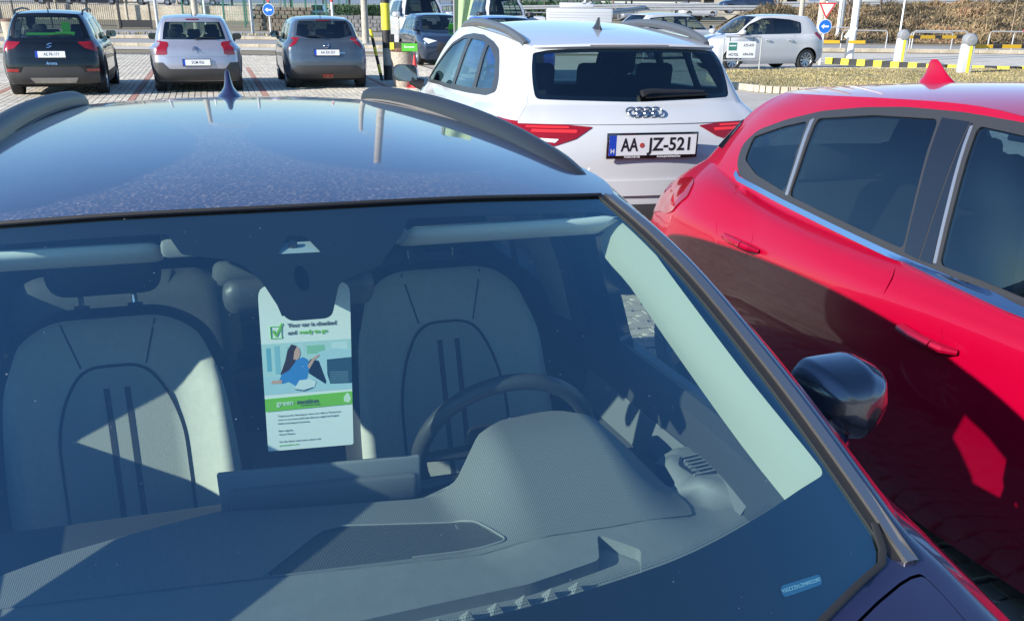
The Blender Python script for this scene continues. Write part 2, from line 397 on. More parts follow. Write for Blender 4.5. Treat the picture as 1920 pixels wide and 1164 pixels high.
# ------------------------------------------------------------------ generic car
def rings_hatch(L, W, H, zb=.95, fb=1.15, ft=1.85, rb=.16, rt=.50, zrr=None, zrf=None, roofw=.665, beltw=.90, topw=.735, bowf=.16, bowr=.06, nose=.78, rear_in=(.16, .04, 0, .02, .05, .09), crown=.035, o=None):
    hl, hw = L/2, W/2; zrr = zrr or H-.05; zrf = zrf or H-.05; nz = nose
    f6, f9 = hl-fb, hl-ft; r6, r9 = -hl+rb, -hl+rt; z6r, z6f = zb+.05, zb+.03
    def mid(t, bul): return lerp(f6, f9, t)+bul, lerp(r6, r9, t)-bul*.6, lerp(z6f, zrf, t)+bul*.3, lerp(z6r, zrr-.01, t)
    f7, r7, zf7, zr7 = mid(.45, .03); f8, r8, zf8, zr8 = mid(.86, .012); zt = H-.115; ri = rear_in
    lv = [
        (hw*.93, -hl+ri[0], hl-.14, (.24, .20, .20), .18, .22, .03, .06, .97, .95),
        (hw*.985, -hl+ri[1], hl-.05, (.36, .33, .34), .20, .26, .05, .10, .97, .95),
        (hw, -hl+ri[2], hl, (.54, .52, .52), .22, .30, .06, .12, .97, .95),
        (hw*.998, -hl+ri[3], hl-.02, (.72, .70, nz-.10), .22, .30, .06, .13, .97, .95),
        (hw*.985, -hl+ri[4], hl-.10, (.87, lerp(.7, zb, .62), nz), .21, .30, .06, .14, .965, .94),
        (hw*.95, -hl+ri[5], hl-.10-.45*(fb-.1), (zb-.02, zb-.035, lerp(nz, zb+.03, .62)), .20, .26, .06, .14, .955, .94),
        (hw*beltw, r6, f6, (z6r, zb, z6f), .12, .07, bowr, bowf, .93, .955, 0, .03),
        (hw*lerp(beltw, topw, .47)+.012, r7, f7, (zr7, lerp(zb, zt, .5), zf7), .10, .06, bowr, bowf*.85, .92, .95, 0, .015),
        (hw*topw, r8, f8, (zr8, zt, zf8), .08, .05, bowr, bowf*.68, .915, .95, 0, 0),
        (hw*roofw, r9, f9, (zrr, H-.05, zrf), .07, .045, bowr, bowf*.6, .91, .955, 0, 0)]
    if o: lv = o(lv)
    roof = [(r9, zrr), (lerp(r9, f9, .3), H-.008), (lerp(r9, f9, .6), H), (f9, zrf)]
    return lv, roof, crown, hw*roofw
def SK(B, toks):
    out = []
    for t in toks:
        v = {'r': 'rear', 's': 'side', 'f': 'front', 'k': 'k'}[t[0]]
        out.append(np.array(t[1:], float) if v == 'k' else B.inv(v, [t[1:]])[0])
    return np.array(out)
def both(p): return [np.array(p), mirror_sk(p)]
def sideR(B, pts, rad=.03, step=.07): return B.inv('side', round_poly(pts, rad, step=step))
def rearP(B, pts, rad=.03, step=.08): return B.inv('rear', round_poly(pts, rad, step=step))
def shift_neg(p): p = np.array(p, float); return p
def rect_sk(s0, s1, k0, k1, r=.12):
    return round_poly([(s0, k0), (s1, k0), (s1, k1), (s0, k1)], r, step=.2)
WHEELS = {}
def wheel(parent, x, y, rad, wid, side, style=10, rimmat=None, rimr=.66):
    key = (rad, wid, style, rimmat.name if rimmat else '', rimr)
    if key not in WHEELS:
        t = MB(); h = wid/2; rr = rad*rimr
        t.lathe([(rr, -h*.86), (rr+.03, -h), (rad-.035, -h), (rad-.008, -h*.8), (rad, -h*.45), (rad, h*.45), (rad-.008, h*.8), (rad-.035, h), (rr+.03, h), (rr, h*.86)], 40, cap=False)
        w_ = t.build('wheel', TYRE, None, smooth=True); COL.objects.unlink(w_)
        m = MB(); m.lathe([(rr+.001, -h*.5), (rr+.001, h*.84), (rr-.012, h*.86), (rr-.022, h*.7), (rr-.03, h*.1), (rr*.35, -h*.1), (0.001, -h*.1)], 40, cap=False)
        rim = m.build('rim', rimmat or ALLOY, None, smooth=True); COL.objects.unlink(rim)
        sp = MB()
        for i in range(style):
            a = 2*math.pi*i/style
            M = Matrix.Rotation(a, 4, 'Z')
            ww = rr*(.10 if style > 8 else .16)
            sp.add([(rr*.15, -ww*.8, h*.45), (rr*.15, ww*.8, h*.45), (rr*.98, ww*1.1, h*.78), (rr*.98, -ww*1.1, h*.78), (rr*.15, -ww*.8, h*.1), (rr*.15, ww*.8, h*.1), (rr*.98, ww*1.1, h*.5), (rr*.98, -ww*1.1, h*.5)],
                   [(0, 3, 2, 1), (0, 4, 7, 3), (1, 2, 6, 5), (0, 1, 5, 4), (2, 3, 7, 6)], M)
        sp.lathe([(rr*.2, h*.1), (rr*.2, h*.5), (rr*.12, h*.56), (0, h*.56)], 20)
        sp_ = sp.build('rim_spokes', rimmat or ALLOY, None, smooth=True, sharp=30); COL.objects.unlink(sp_)
        WHEELS[key] = (w_, rim, sp_)
    tp, rp, sp_ = WHEELS[key]
    o = tp.copy(); COL.objects.link(o); o.parent = parent; o.location = (x, y, rad); o.rotation_euler = (R(random.uniform(0, 360)), R(90)*side, 0) if False else (0, R(90)*side, 0)
    for s_, nm in ((rp, 'rim'), (sp_, 'wheel_spokes')):
        c = s_.copy(); COL.objects.link(c); c.parent = o; c.name = nm; c.rotation_euler = (0, 0, random.random()*6)
    return o
def simple_seats(parent, y, W, z=.5, m=None, head=True, hz=0):
    m = m or CABIN
    for sx in (-1, 1):
        x = sx*W*.2; b = MB()
        b.box((x, y+.28, z+.02), (.46, .5, .16), ch=.04); b.box((x, y-.02, z+.33), (.44, .13, .56), Euler((R(14), 0, 0)), ch=.05, taper=(.8, .8))
        s_ = b.build('front_seat', m, parent, smooth=True)
        if head: h = MB(); h.box((x, y-.12, z+.70+hz), (.26, .1, .18), Euler((R(10), 0, 0)), ch=.04); h.build('headrest', m, s_, smooth=True)
def rear_bench(parent, y, W, z=.5, m=None, n=3, hz=0):
    m = m or CABIN; b = MB(); b.box((0, y, z+.28), (W*.66, .14, .55), Euler((R(18), 0, 0)), ch=.05); s_ = b.build('rear_seat', m, parent, smooth=True)
    for i in range(n):
        x = (i-(n-1)/2)*W*.22; h = MB(); h.box((x, y-.1, z+.62+hz), (.25, .09, .15), Euler((R(10), 0, 0)), ch=.035); h.build('headrest', m, s_, smooth=True)
def dash_wheel(parent, y, W, z=.8, lhd=True):
    b = MB(); b.box((0, y, z), (W*.74, .4, .2), ch=.06); b.build('dashboard', BLACK, parent, smooth=True)
    b = MB(); c = Vector((-W*.2 if lhd else W*.2, y-.32, z+.06)); ax = Matrix.Rotation(R(65), 4, 'X')
    pts = [tuple(c+ax @ Vector((.18*math.cos(a), .18*math.sin(a), 0))) for a in np.linspace(0, 2*math.pi, 25)]
    b.tube(pts, .016, 8, cap=False); b.tube([c+ax @ Vector((-.17, 0, 0)), c, c+ax @ Vector((.17, 0, 0))], .02, 6); b.build('steering_wheel', BLACK, parent, smooth=True)
def door_mirror(parent, x, y, z, side, m, fwd=1, size=1.0, outline=None, deep=1.0, armz=0, rr=.03):
    """side +1 right; housing with a glass facing back"""
    s_ = size; b = MB(); M = Matrix.Translation((x+side*.11*s_, y, z))
    out = round_poly([(-.10*s_, -.065*s_), (.09*s_, -.055*s_), (.115*s_, .02*s_), (.08*s_, .075*s_), (-.09*s_, .07*s_)], .035, step=.05)
    if outline: out = round_poly(outline, rr, step=.03)
    if side < 0: out = np.array([(-a, b_) for a, b_ in out])[::-1]
    fr = frame(M.translation, (1, 0, 0), (0, 0, 1))     # z axis -> -y (backwards)
    fr2 = fr @ Matrix.Diagonal((1, 1, -1, 1))
    nV, nF = [], []
    rings = [(a_, b_*deep) for a_, b_ in [(.98, -.02), (1.02, .0), (.99, .03), (.93, .055), (.82, .078), (.66, .095), (.45, .105), (.2, .109)]]
    n = len(out)
    for sc, d in rings:
        for p in out: nV.append((p[0]*sc, p[1]*sc, d*s_))
    for i in range(len(rings)-1):
        for k in range(n): nF.append((i*n+k, i*n+(k+1) % n, (i+1)*n+(k+1) % n, (i+1)*n+k))
    nF.append(tuple((len(rings)-1)*n+k for k in range(n)))
    b.add(nV, nF, fr2); h = b.build('door_mirror', m, parent, smooth=True, sharp=50)
    g = MB(); g.add([(p[0]*.95, p[1]*.95, -.012*s_) for p in out], [tuple(range(n-1, -1, -1))], fr2); g.build('mirror_glass', MIRROR, h)
    a = MB(); a.tube([(x+side*.07*s_, y, z-.05*s_), (x-side*.03, y+.02, z-.09*s_+armz)], [.022*s_, .03*s_], 8, flat=1.6); a.build('mirror_arm', BLACK, h, smooth=True)
    return h
MIRROR = mat('mirror_silver', (.16, .20, .21), .03, 1)
def shark_fin(parent, x, y, z0, m, s_=1.0, fat=1.0, slim=0):
    V = []; F = []; n = 20
    lev = [(0, -.085, .095, .034), (.008, -.080, .085, .029), (.018, -.070, .066, .019), (.030, -.063, .045, .012), (.045, -.058, .024, .0085), (.058, -.054, .008, .007), (.067, -.050, -.004, .0055), (.072, -.044, -.014, .003), (.0735, -.036, -.022, .0008)]
    if slim: lev = [(z*1.2, -.03+(a_+.03)*(1-z*8), -.03+(b_+.03)*(1-z*8), w_*1.15) for z, a_, b_, w_ in lev]
    for z, a_, b_, w_ in lev:
        for k in range(n): q = 2*math.pi*k/n; V.append((x+w_*fat*s_*math.cos(q), y+s_*((a_+b_)/2+(b_-a_)/2*math.sin(q)), z0-.005+z*s_))
    for i in range(len(lev)-1):
        for k in range(n): F.append((i*n+k, i*n+(k+1) % n, (i+1)*n+(k+1) % n, (i+1)*n+k))
    F.append(tuple((len(lev)-1)*n+k for k in range(n))); b = MB(); b.add(V, F); return b.build('shark_fin', m, parent, smooth=True, sharp=70)
def rail(parent, pts, r, m, name='roof_rail', flat=1.2):
    P = [Vector(p) for p in pts]; Q = []
    for i in range(len(P)-1):
        for t in (0, .25, .5, .75):
            p0 = P[max(i-1, 0)]; p1 = P[i]; p2 = P[i+1]; p3 = P[min(i+2, len(P)-1)]; Q.append(.5*((2*p1)+(p2-p0)*t+(2*p0-5*p1+4*p2-p3)*t*t+(3*p1-p0-3*p2+p3)*t**3))
    Q.append(P[-1]); b = MB(); b.tube(Q, r, 8, flat=flat); return b.build(name, m, parent, smooth=True)
def handle(parent, P, N, m, ln=.17, name='handle'):
    b = MB(); t = Vector((0, 1, 0)); up = Vector(N).cross(t).normalized(); N = Vector(N); P = Vector(P)
    pts = [P+t*(-ln/2)+N*.0, P+t*(-ln/2+.02)+N*.03, P+N*.038, P+t*(ln/2-.02)+N*.03, P+t*ln/2+N*.0]
    b.tube(pts, [.011, .014, .015, .014, .011], 8, flat=.8, up=tuple(up)); return b.build(name, m, parent, smooth=True)
def plate(parent, M, text, size=.075, frame_text=None, w=.52, h=.11, blue=True):
    fm = MB(); fm.box((0, 0, .004), (w+.024, h+.03, .012), ch=.003); F_ = MB(); F_.add(fm.v, fm.f, M); p = F_.build('plate_frame', GLOSSBLACK, parent, smooth=True)
    q = MB(); q.add(*_bx(w, h, .004, (0, .003, .011)), M=M); pl = q.build('number_plate', PLATE_W, p)
    q = MB(); q.add(*_bx(.042, h, .0042, (-w/2+.021, .003, .0112)), M=M); q.build('plate_band', PLATE_BLUE, p)
    lettering(text, size, M @ Matrix.Translation((.022, .003, .0138)), PLATE_INK, p, 'plate_lettering', sx=.86, bold=.0006)
    return p
def _bx(x, y, z, c):
    m = MB(); m.box(c, (x, y, z)); return m.v, m.f
def surf_frame(B, s, k, off=0.0, up=(0, 0, 1)):
    P = B.eval([s], [k])[0]; N = B.normal([s], [k])[0]; P = Vector(P)+Vector(N)*off; N = Vector(N); x = Vector(up).cross(N).normalized()
    y = N.cross(x); return Matrix(((x.x, y.x, N.x, P.x), (x.y, y.y, N.y, P.y), (x.z, y.z, N.z, P.z), (0, 0, 0, 1)))
def build_car(sp):
    root = empty(sp['name'], sp['loc'], sp['rz'], sp['label'], sp['cat'], sp.get('group'))
    B = Body(*sp['rings']); W, L, H = sp['W'], sp['L'], sp['H']; ds = sp.get('ds', .3); dk = sp.get('dk', .34); pm = sp['paint']; col = sp.get('clad', BLACK)
    zs = sp.get('sill', .27); yB, yC, yA, yR = sp['yB'], sp['yC'], sp['yA'], sp['yD']; zb, zt = sp['zb'], sp['zt']
    yf, yr = sp['axles']; wr = sp.get('wr', .32)
    holes = []; glassholes = []
    # side glazing
    zr = sp.get('zb_rear', zb)
    def zbl(y): return lerp(zb, zr, min(1, max(0, (yA-y)/(yA-yR))))
    dlo = sp.get('dlo') or [(yA, zb), (sp['yA1'], zt), (lerp(sp['yA1'], yC, .5), zt+.012), (yC, zt-.005), (yR+.12, zt-.05), (yR, zr+.02)]
    DLO = sideR(B, dlo, sp.get('dlo_r', .06))
    wins = sp.get('wins') or [
        [(yA-.05, zbl(yA)+.025), (sp['yA1']-.02, zt-.022), (yB+.04, zt-.015), (yB+.03, zbl(yB)+.025)],
        [(yB-.04, zbl(yB)+.025), (yB-.035, zt-.015), (yC+.02, zt-.025), (yC+.03, zbl(yC)+.025)]]
    if not sp.get('wins') and yC-yR > .25: wins.append([(yC-.02, zbl(yC)+.03), (yC-.02, zt-.035), (yR+.16, zt-.07), (yR+.06, zr+.045)])
    WN = [sideR(B, w_, .025) for w_ in wins]
    arch = lambda yc, g=0: sideR(B, [(yc+(wr*1.16+g)*math.cos(a), wr+(wr*1.16+g)*math.sin(a)) for a in np.linspace(-.35, math.pi+.35, 22)]+[(yc-wr, .05), (yc+wr, .05)], 0)
    ar = [arch(yf), arch(yr)]
    g = .004
    d1 = [(yB+g, zs), (yB+g, zbl(yB)-g), (yA-.02, zbl(yA)-g), (yA+.0, zb-.16), (yA-.03, zs+.2), (yA-.05, zs)]
    q = wr*1.16+.03
    d2 = [(yB-g, zs), (yB-g, zbl(yB)-g), (yC+.02, zbl(yC)-g), (max(yC, yr+.02), zbl(yC)-.22), (yr+q*.62, wr+q*.82), (yr+q*.95, wr+q*.3), (max(yr+q, yB-.85), zs)]
    if sp.get('doorpolys'): d1, d2 = sp['doorpolys']
    D = [sideR(B, d1, .02), sideR(B, d2, .02)] if sp.get('doors', True) else []
    for p in [DLO]+ar+D: holes += both(p)
    # screens
    ws = sp.get('ws') if sp.get('ws') is not None else rect_sk(10.2, 13.8, 6.12, 8.9)
    rw = sp.get('rw') if sp.get('rw') is not None else rect_sk(-1.85, 1.85, 6.25, 8.7, .2)
    hatch_ = sp.get('hatch') if sp.get('hatch') is not None else rect_sk(-2.0, 2.0, 2.9, 8.92, .15)
    holes += [ws, hatch_, hatch_+np.array([24, 0])]
    outer = round_poly([(0, 0), (24, 0), (24, 9), (0, 9)], 0, step=ds)
    body_panel(B, 'body', outer, holes, pm, root, ds=ds, dk=dk)
    gh = both(DLO)+both(ar[0])+both(ar[1])+[ws, rw, rw+np.array([24, 0])]
    body_panel(B, 'inner_shell', outer, gh, VOID, root, off=-.022, ds=ds*1.5, dk=dk*1.5)
    ringpoly = B.eval(np.arange(0, 24, .25), np.full(96, 9.0))[:, :2]
    rf = roof_panel(B, 'roof', ringpoly, sp.get('roof_paint', pm), root, d=sp.get('dr', .2)); roof_panel(B, 'headlining', ringpoly, sp.get('liner', VOID), root, off=-.03, d=.25)
    body_panel(B, 'tailgate', grow(hatch_, -.012), [rw], pm, root, ds=ds, dk=dk)
    gd = sp.get('glass_rear', GL_DARK); gs = sp.get('glass_side', GL_SIDE)
    body_panel(B, 'rear_window', rw, [], gd, root, off=-.002, ds=ds, dk=dk)
    if sp.get('rw_black'): body_panel(B, 'window_border', rw, [grow(rw, -sp['rw_black'])], GLOSSBLACK, root, off=-.006, ds=ds, dk=dk)
    body_panel(B, 'windscreen', ws, [], sp.get('glass_front', GL_CLEAR), root, off=-.002, ds=ds, dk=dk)
    body_panel(B, 'screen_border', ws, [grow(ws, -.13)], GLOSSBLACK, root, off=-.007, ds=ds, dk=dk)
    trim = sp.get('trim', GLOSSBLACK)
    for sgn in (1, -1):
        fx = (lambda p: p) if sgn > 0 else mirror_sk
        body_panel(B, 'window_surround', fx(DLO), [fx(w_) for w_ in WN], trim, root, off=.002, thick=.02, ds=ds, dk=dk)
        if sp.get('beltchrome'): pass
        for i, w_ in enumerate(WN):
            body_panel(B, 'side_window', fx(w_), [], gs if i == 0 else gd if sp.get('privacy') else gs, root, off=-.003, ds=ds, dk=dk)
        for i, d_ in enumerate(D):
            o_ = body_panel(B, 'door', fx(d_), [], pm, root, ds=ds, dk=dk)
            if sp.get('handles', True):
                yy, zz = sp['handle_pts'][i] if sp.get('handle_pts') else ((yB+.16, yC+.18)[i], sp.get('zh', zb-.13)); s_, k_ = B.inv('side', [(yy, zz)])[0]
                P = B.eval([s_], [k_])[0]; N = B.normal([s_], [k_])[0]
                if sgn < 0: P = P*np.array([-1, 1, 1]); N = N*np.array([-1, 1, 1])
                handle(o_, P, N, sp.get('handle_mat', pm))
        if sp.get('clad_arch'):
            for a_, yy in ((ar[0], yf), (ar[1], yr)):
                body_panel(B, 'arch_trim', fx(arch(yy, .045)), [fx(a_)], col, root, off=.006, thick=.02, ds=ds, dk=dk)
    sk = sp.get('sillz')
    if sk:
        for s_ in both(sideR(B, [(yf-wr*1.25, .20), (yf-wr*1.25, sk), (yr+wr*1.25, sk), (yr+wr*1.25, .20)], 0)): body_panel(B, 'sill_trim', s_, [], col, root, off=.006, thick=.01, ds=ds, dk=dk)
    # underbody, wheel wells, wheels
    b = MB(); b.box((0, 0, .24), (W*.80, L*.88, .1)); b.box((0, (yf+yr)/2, .33), (W*.84, (yf-yr)-wr*2.5, .16)); b.build('floor', VOID, root)
    for yy in (yf, yr):
        b = MB(); b.box((0, yy, .52), (W*.5, wr*2.5, .5)); b.build('wheel_well', VOID, root)
        for sx in (-1, 1): wheel(root, sx*(W/2-.115-sp.get('inset', 0)), yy, wr, .205, sx, sp.get('spokes', 10), sp.get('rimmat'), sp.get('rimr', .66))
    if sp.get('interior', True):
        simple_seats(root, yB-.02, W, .48+sp.get('zi', 0)); rear_bench(root, yr+.30, W, .50+sp.get('zi', 0)); dash_wheel(root, yA-.22, W, zb-.09)
    if sp.get('mirrors', True):
        for sx in (-1, 1):
            s_, k_ = B.inv('side', [(yA-.12, zb+.02)])[0]; x = float(B.eval([s_], [k_])[0][0])
            door_mirror(root, sx*(x+.02), yA-.12, zb+.07, sx, sp.get('mirror_mat', pm), size=sp.get('msize', 1))
    # lamps
    for nm, m_, poly, rad in sp.get('lamps', []):
        for p in both(round_poly(SK(B, poly), rad, step=.12)):
            body_panel(B, nm, p, [], m_, root, off=.005, thick=.02, ds=ds*.6, dk=dk*.6)
    for nm, m_, poly, rad, off in sp.get('patches', []):
        P = SK(B, poly)
        body_panel(B, nm, round_poly(P, rad, step=.15), [], m_, root, off=off, thick=.03 if off > 0 else 0, ds=ds*.7, dk=dk*.7)
    return root, B
# ------------------------------------------------------------------ setting
A_F = 0.291
def FU(u, v, z=0): return Vector((u*math.cos(A_F)-v*math.sin(A_F), u*math.sin(A_F)+v*math.cos(A_F), z))     # far parking grid
def NU(u, v, z=0): return Vector((O_N[0]+u*math.cos(A_N)-v*math.sin(A_N), O_N[1]+u*math.sin(A_N)+v*math.cos(A_N), z))
def two_tone(name, c1, c2, scale, rough=.85, bump=.3, bscale=60, detail=6, c3=None, fine=None):
    m = bpy.data.materials.new(name); nt, b = nodes(m); b.inputs['Roughness'].default_value = rough
    n = noise_to(nt, scale, detail, rough=.62); st = [(.36, c1), (.64, c2)]
    if c3: st.append((.8, c3))
    r = ramp(nt, n.outputs[0], st); last = r.outputs[0]
    if fine:
        n2 = noise_to(nt, fine, 3); r2 = ramp(nt, n2.outputs[0], [(.3, (.7, .7, .7)), (.7, (1.2, 1.2, 1.2))]); mx = nt.nodes.new('ShaderNodeMixRGB'); mx.blend_type = 'MULTIPLY'; mx.inputs[0].default_value = 1
        nt.links.new(last, mx.inputs[1]); nt.links.new(r2.outputs[0], mx.inputs[2]); last = mx.outputs[0]
    nt.links.new(last, b.inputs['Base Color'])
    n3 = noise_to(nt, bscale, 4); bp = nt.nodes.new('ShaderNodeBump'); bp.inputs['Strength'].default_value = bump; bp.inputs['Distance'].default_value = .01; nt.links.new(n3.outputs[0], bp.inputs['Height']); nt.links.new(bp.outputs[0], b.inputs['Normal'])
    return m
M_GROUND = two_tone('dry_grass_ground', (.20, .16, .09), (.27, .22, .13), .8, fine=9)
M_ASPH = two_tone('pale_asphalt', (.38, .35, .30), (.47, .435, .38), .5, fine=60)
M_ASPH2 = two_tone('grey_asphalt', (.27, .26, .24), (.34, .325, .30), .4, fine=60)
M_CONC = two_tone('concrete', (.48, .44, .37), (.58, .54, .46), 1.5, fine=40)
M_KERB = two_tone('kerb_concrete', (.42, .36, .26), (.54, .47, .36), 3, fine=50)
M_GRASS = two_tone('lawn_soil', (.20, .19, .07), (.40, .33, .19), .9, fine=20)
M_HILL = two_tone('haze_blue_hills', (.16, .20, .26), (.22, .25, .30), .01)  # blue cast of distance haze painted into the hill colour
M_FIELD = two_tone('far_field', (.38, .33, .22), (.45, .40, .28), .02)
def sheet(name, poly, z, m, kind='structure'):
    o = mesh(name, [(p[0], p[1], z) for p in poly], [tuple(range(len(poly)))], m); o['kind'] = kind; return o
g = sheet('ground', [(-2500, -300), (2500, -300), (2500, 2500), (-2500, 2500)], -.012, M_GROUND)
sheet('asphalt', [tuple(FU(u, v)[:2]) for u, v in [(3.9, -20), (60, -20), (60, 37), (9, 37), (3.9, 40)]], -.004, M_ASPH)
M_BED = mat('joint_sand', (.14, .125, .10), .95)
sheet('paved_bed', [tuple(FU(u, v)[:2]) for u, v in [(-26, -12), (6.2, -12), (6.2, 37.5), (-2, 40.5), (-26, 45)]], .002, M_BED)
# pavers: one mesh shared by the nearest pieces, the rest joined
def tone_mat(name, c1, c2):
    m = bpy.data.materials.new(name); nt, b = nodes(m); b.inputs['Roughness'].default_value = .85
    at = nt.nodes.new('ShaderNodeAttribute'); at.attribute_name = 'tone'; r = ramp(nt, at.outputs['Fac'], [(0, c1), (1, c2)])
    n = noise_to(nt, .7, 6); r2 = ramp(nt, n.outputs[0], [(.3, (.82,)*3), (.7, (1.12,)*3)]); mx = nt.nodes.new('ShaderNodeMixRGB'); mx.blend_type = 'MULTIPLY'; mx.inputs[0].default_value = 1
    nt.links.new(r.outputs[0], mx.inputs[1]); nt.links.new(r2.outputs[0], mx.inputs[2])
    n4 = noise_to(nt, 45, 4); r4 = ramp(nt, n4.outputs[0], [(.3, (.85,)*3), (.7, (1.1,)*3)]); m2 = nt.nodes.new('ShaderNodeMixRGB'); m2.blend_type = 'MULTIPLY'; m2.inputs[0].default_value = 1
    nt.links.new(mx.outputs[0], m2.inputs[1]); nt.links.new(r4.outputs[0], m2.inputs[2]); nt.links.new(m2.outputs[0], b.inputs['Base Color']); return m
M_PAVE = tone_mat('grey_paver', (.48, .43, .345), (.68, .615, .50)); M_PAVER = tone_mat('red_paver', (.38, .19, .14), (.50, .27, .20))
LINES = [-6.65, -4.10, -1.55, 1.0, 3.74]
def pave():
    V = []; F = []; mi = []; tone = []; pw, pl = .118, .238
    def add(u0, v0, w, l, red):
        b = len(V); h = .026+random.uniform(-.0025, .0025); e = .0035; c = .006
        for du, dv, z in ((e, e, .0), (w-e, e, .0), (w-e, l-e, .0), (e, l-e, .0), (e+c, e+c, h), (w-e-c, e+c, h), (w-e-c, l-e-c, h), (e+c, l-e-c, h)):
            V.append(tuple(FU(u0+du, v0+dv, z+.002)))
        for f in ((4, 5, 6, 7), (0, 1, 5, 4), (1, 2, 6, 5), (2, 3, 7, 6), (3, 0, 4, 7)): F.append(tuple(b+i for i in f)); mi.append(1 if red else 0); tone.append(random.random())
    nu = int(19/pw); ca, sa = math.cos(A_N), math.sin(A_N)
    for i in range(nu):
        u0 = -13.0+i*pw; off = (i % 2)*pl*.5
        red = any(abs(u0+pw/2-l) < pw*.5 for l in LINES); vmin = -3.5
        for j in range(int((41-vmin)/pl)):
            v0 = vmin+j*pl+off
            if v0 > 37.3+(2-u0)*.27: break
            if v0 < 9:
                w_ = FU(u0, v0); dx, dy = w_.x-O_N[0], w_.y-O_N[1]; nu_, nv_ = dx*ca+dy*sa, -dx*sa+dy*ca
                if .62 < nu_ < 3.95 and -.85 < nv_ < 7.6: continue
            add(u0, v0, pw, pl, red and v0 > 19.0 and v0 < 30.5)
    me_o = mesh('pavers_beyond', V, F, M_PAVE, None, mats=[M_PAVER], mi=mi); me_o['kind'] = 'stuff'; tag(me_o, 'grey brick paving with red dividing rows between the parked cars', 'paving')
    at = me_o.data.attributes.new('tone', 'FLOAT', 'FACE'); at.data.foreach_set('value', tone)
pave()
# interlocking pavers beside the red car
root_p = empty('interlocking_paving', NU(1, 3), A_N); tag(root_p, kind='structure')
def zig():
    a, b_ = .225, .1125; e = .003; q = .022
    top = [(0, 0), (a*.25, 0), (a*.33, q), (a*.67, q), (a*.75, 0), (a, 0), (a, b_), (a*.75, b_), (a*.67, b_+q), (a*.33, b_+q), (a*.25, b_), (0, b_)]
    p = grow(np.array(top), -e); m = MB(); n = len(p)
    ins = grow(p, -.004); V = [(x, y, 0) for x, y in p]+[(x, y, .022) for x, y in p]+[(x, y, .026) for x, y in ins]
    F = [(i, (i+1) % n, n+(i+1) % n, n+i) for i in range(n)]+[(n+i, n+(i+1) % n, 2*n+(i+1) % n, 2*n+i) for i in range(n)]+[tuple(range(2*n, 3*n))]
    m.add(V, F); return m
M_PV = [mat('paver_a', (.44, .40, .34), .85, var=.15, vscale=9, bump=.4, bscale=150), mat('paver_b', (.40, .36, .31), .85, var=.15, vscale=9, bump=.4, bscale=150), mat('paver_c', (.48, .44, .375), .85, var=.12, vscale=9, bump=.4, bscale=150)]
pz = []
for m_ in M_PV:
    o = zig().build('paver', m_); COL.objects.unlink(o); pz.append(o)
cells = []
for i in range(-4, 16):
    for j in range(-40, 60): cells.append((i*.225+(j % 2)*.1125, j*.1125))
cells = [c for c in cells if -.2 < c[0] < 2.6 and -3.6 < c[1] < 4.4]
cells.sort(key=lambda c: (0 if (c[0] > .9 and .3 < c[1] < 3.6) else 1, abs(c[1]-1.6)))
stuff = MB()
for k, (x, y) in enumerate(cells):
    if k < 296:
        o = random.choice(pz).copy(); COL.objects.link(o); o.parent = root_p; o.location = (x, y, .003+random.uniform(0, .002)); o.name = 'paver'
    else:
        z = zig(); stuff.add(z.v, z.f, Matrix.Translation((x, y, .003)))
o = stuff.build('pavers_around', M_PV[0], root_p); o['kind'] = 'stuff'
# kerbs, far road, bands
def band(name, y0, y1, m, z=.0, x0=-60, x1=40): return sheet(name, [(x0, y0), (x1, y0), (x1, y1), (x0, y1)], z, m)
band('service_strip', 40.8, 43.6, M_CONC, .006, -45, 6)
band('access_road', 44.0, 52.5, M_ASPH2, .004, -70, 3)
band('pavement', 53.3, 58.5, M_CONC, .01, -70, 6)
band('second_road', 58.7, 68.0, M_ASPH2, .0, -70, 10)
def kerb_line(name, pts, w, h, m, label, seg=1.0, mats=None, cat='kerb'):
    root = empty(name, (*pts[0], 0)); tag(root, label, cat); L = 0; k = 0; bm = {}
    for a, b in zip(pts[:-1], pts[1:]):
        a = Vector((*a, 0)); b = Vector((*b, 0)); d = (b-a); n = max(1, round(d.length/seg)); ang = math.atan2(d.y, d.x); st = d.length/n
        for i in range(n):
            c = a+d*((i+.5)/n); m_ = (mats[k % len(mats)] if mats else m); key = (round(st, 4), m_.name)
            if key not in bm:
                q = MB(); q.box((0, 0, h/2), (st-.012, w, h), ch=.012); o = q.build('kerb_stone', m_); bm[key] = o; 
            else: o = bm[key].copy(); COL.objects.link(o)
            o.parent = root; o.location = c-Vector((*pts[0], 0)); o.rotation_euler = (0, 0, ang); k += 1
    return root
kerb_line('parking_kerb', [(-26, 43.8), (5, 43.8)], .3, .13, M_KERB, 'long straight concrete kerb behind the far parked cars', 1.0)
kerb_line('road_kerb', [(-40, 53.0), (4, 53.0)], .3, .14, M_KERB, 'pale kerb along the far side of the access road', 2.0)
# white paint marks
M_WHITEP = mat('road_paint', (.7, .7, .68), .8, var=.15, vscale=8)
wm = MB()
wm.add([(-6.9, 35.6, .033), (-5.2, 35.3, .033), (-5.2, 35.6, .033), (-6.9, 35.9, .033)], [(0, 1, 2, 3)]); wm.add([(-7.4, 35.9, .033), (-6.7, 35.2, .033), (-6.7, 36.6, .033)], [(0, 1, 2)])
o = wm.build('arrow_marking', M_WHITEP); tag(o, kind='structure')
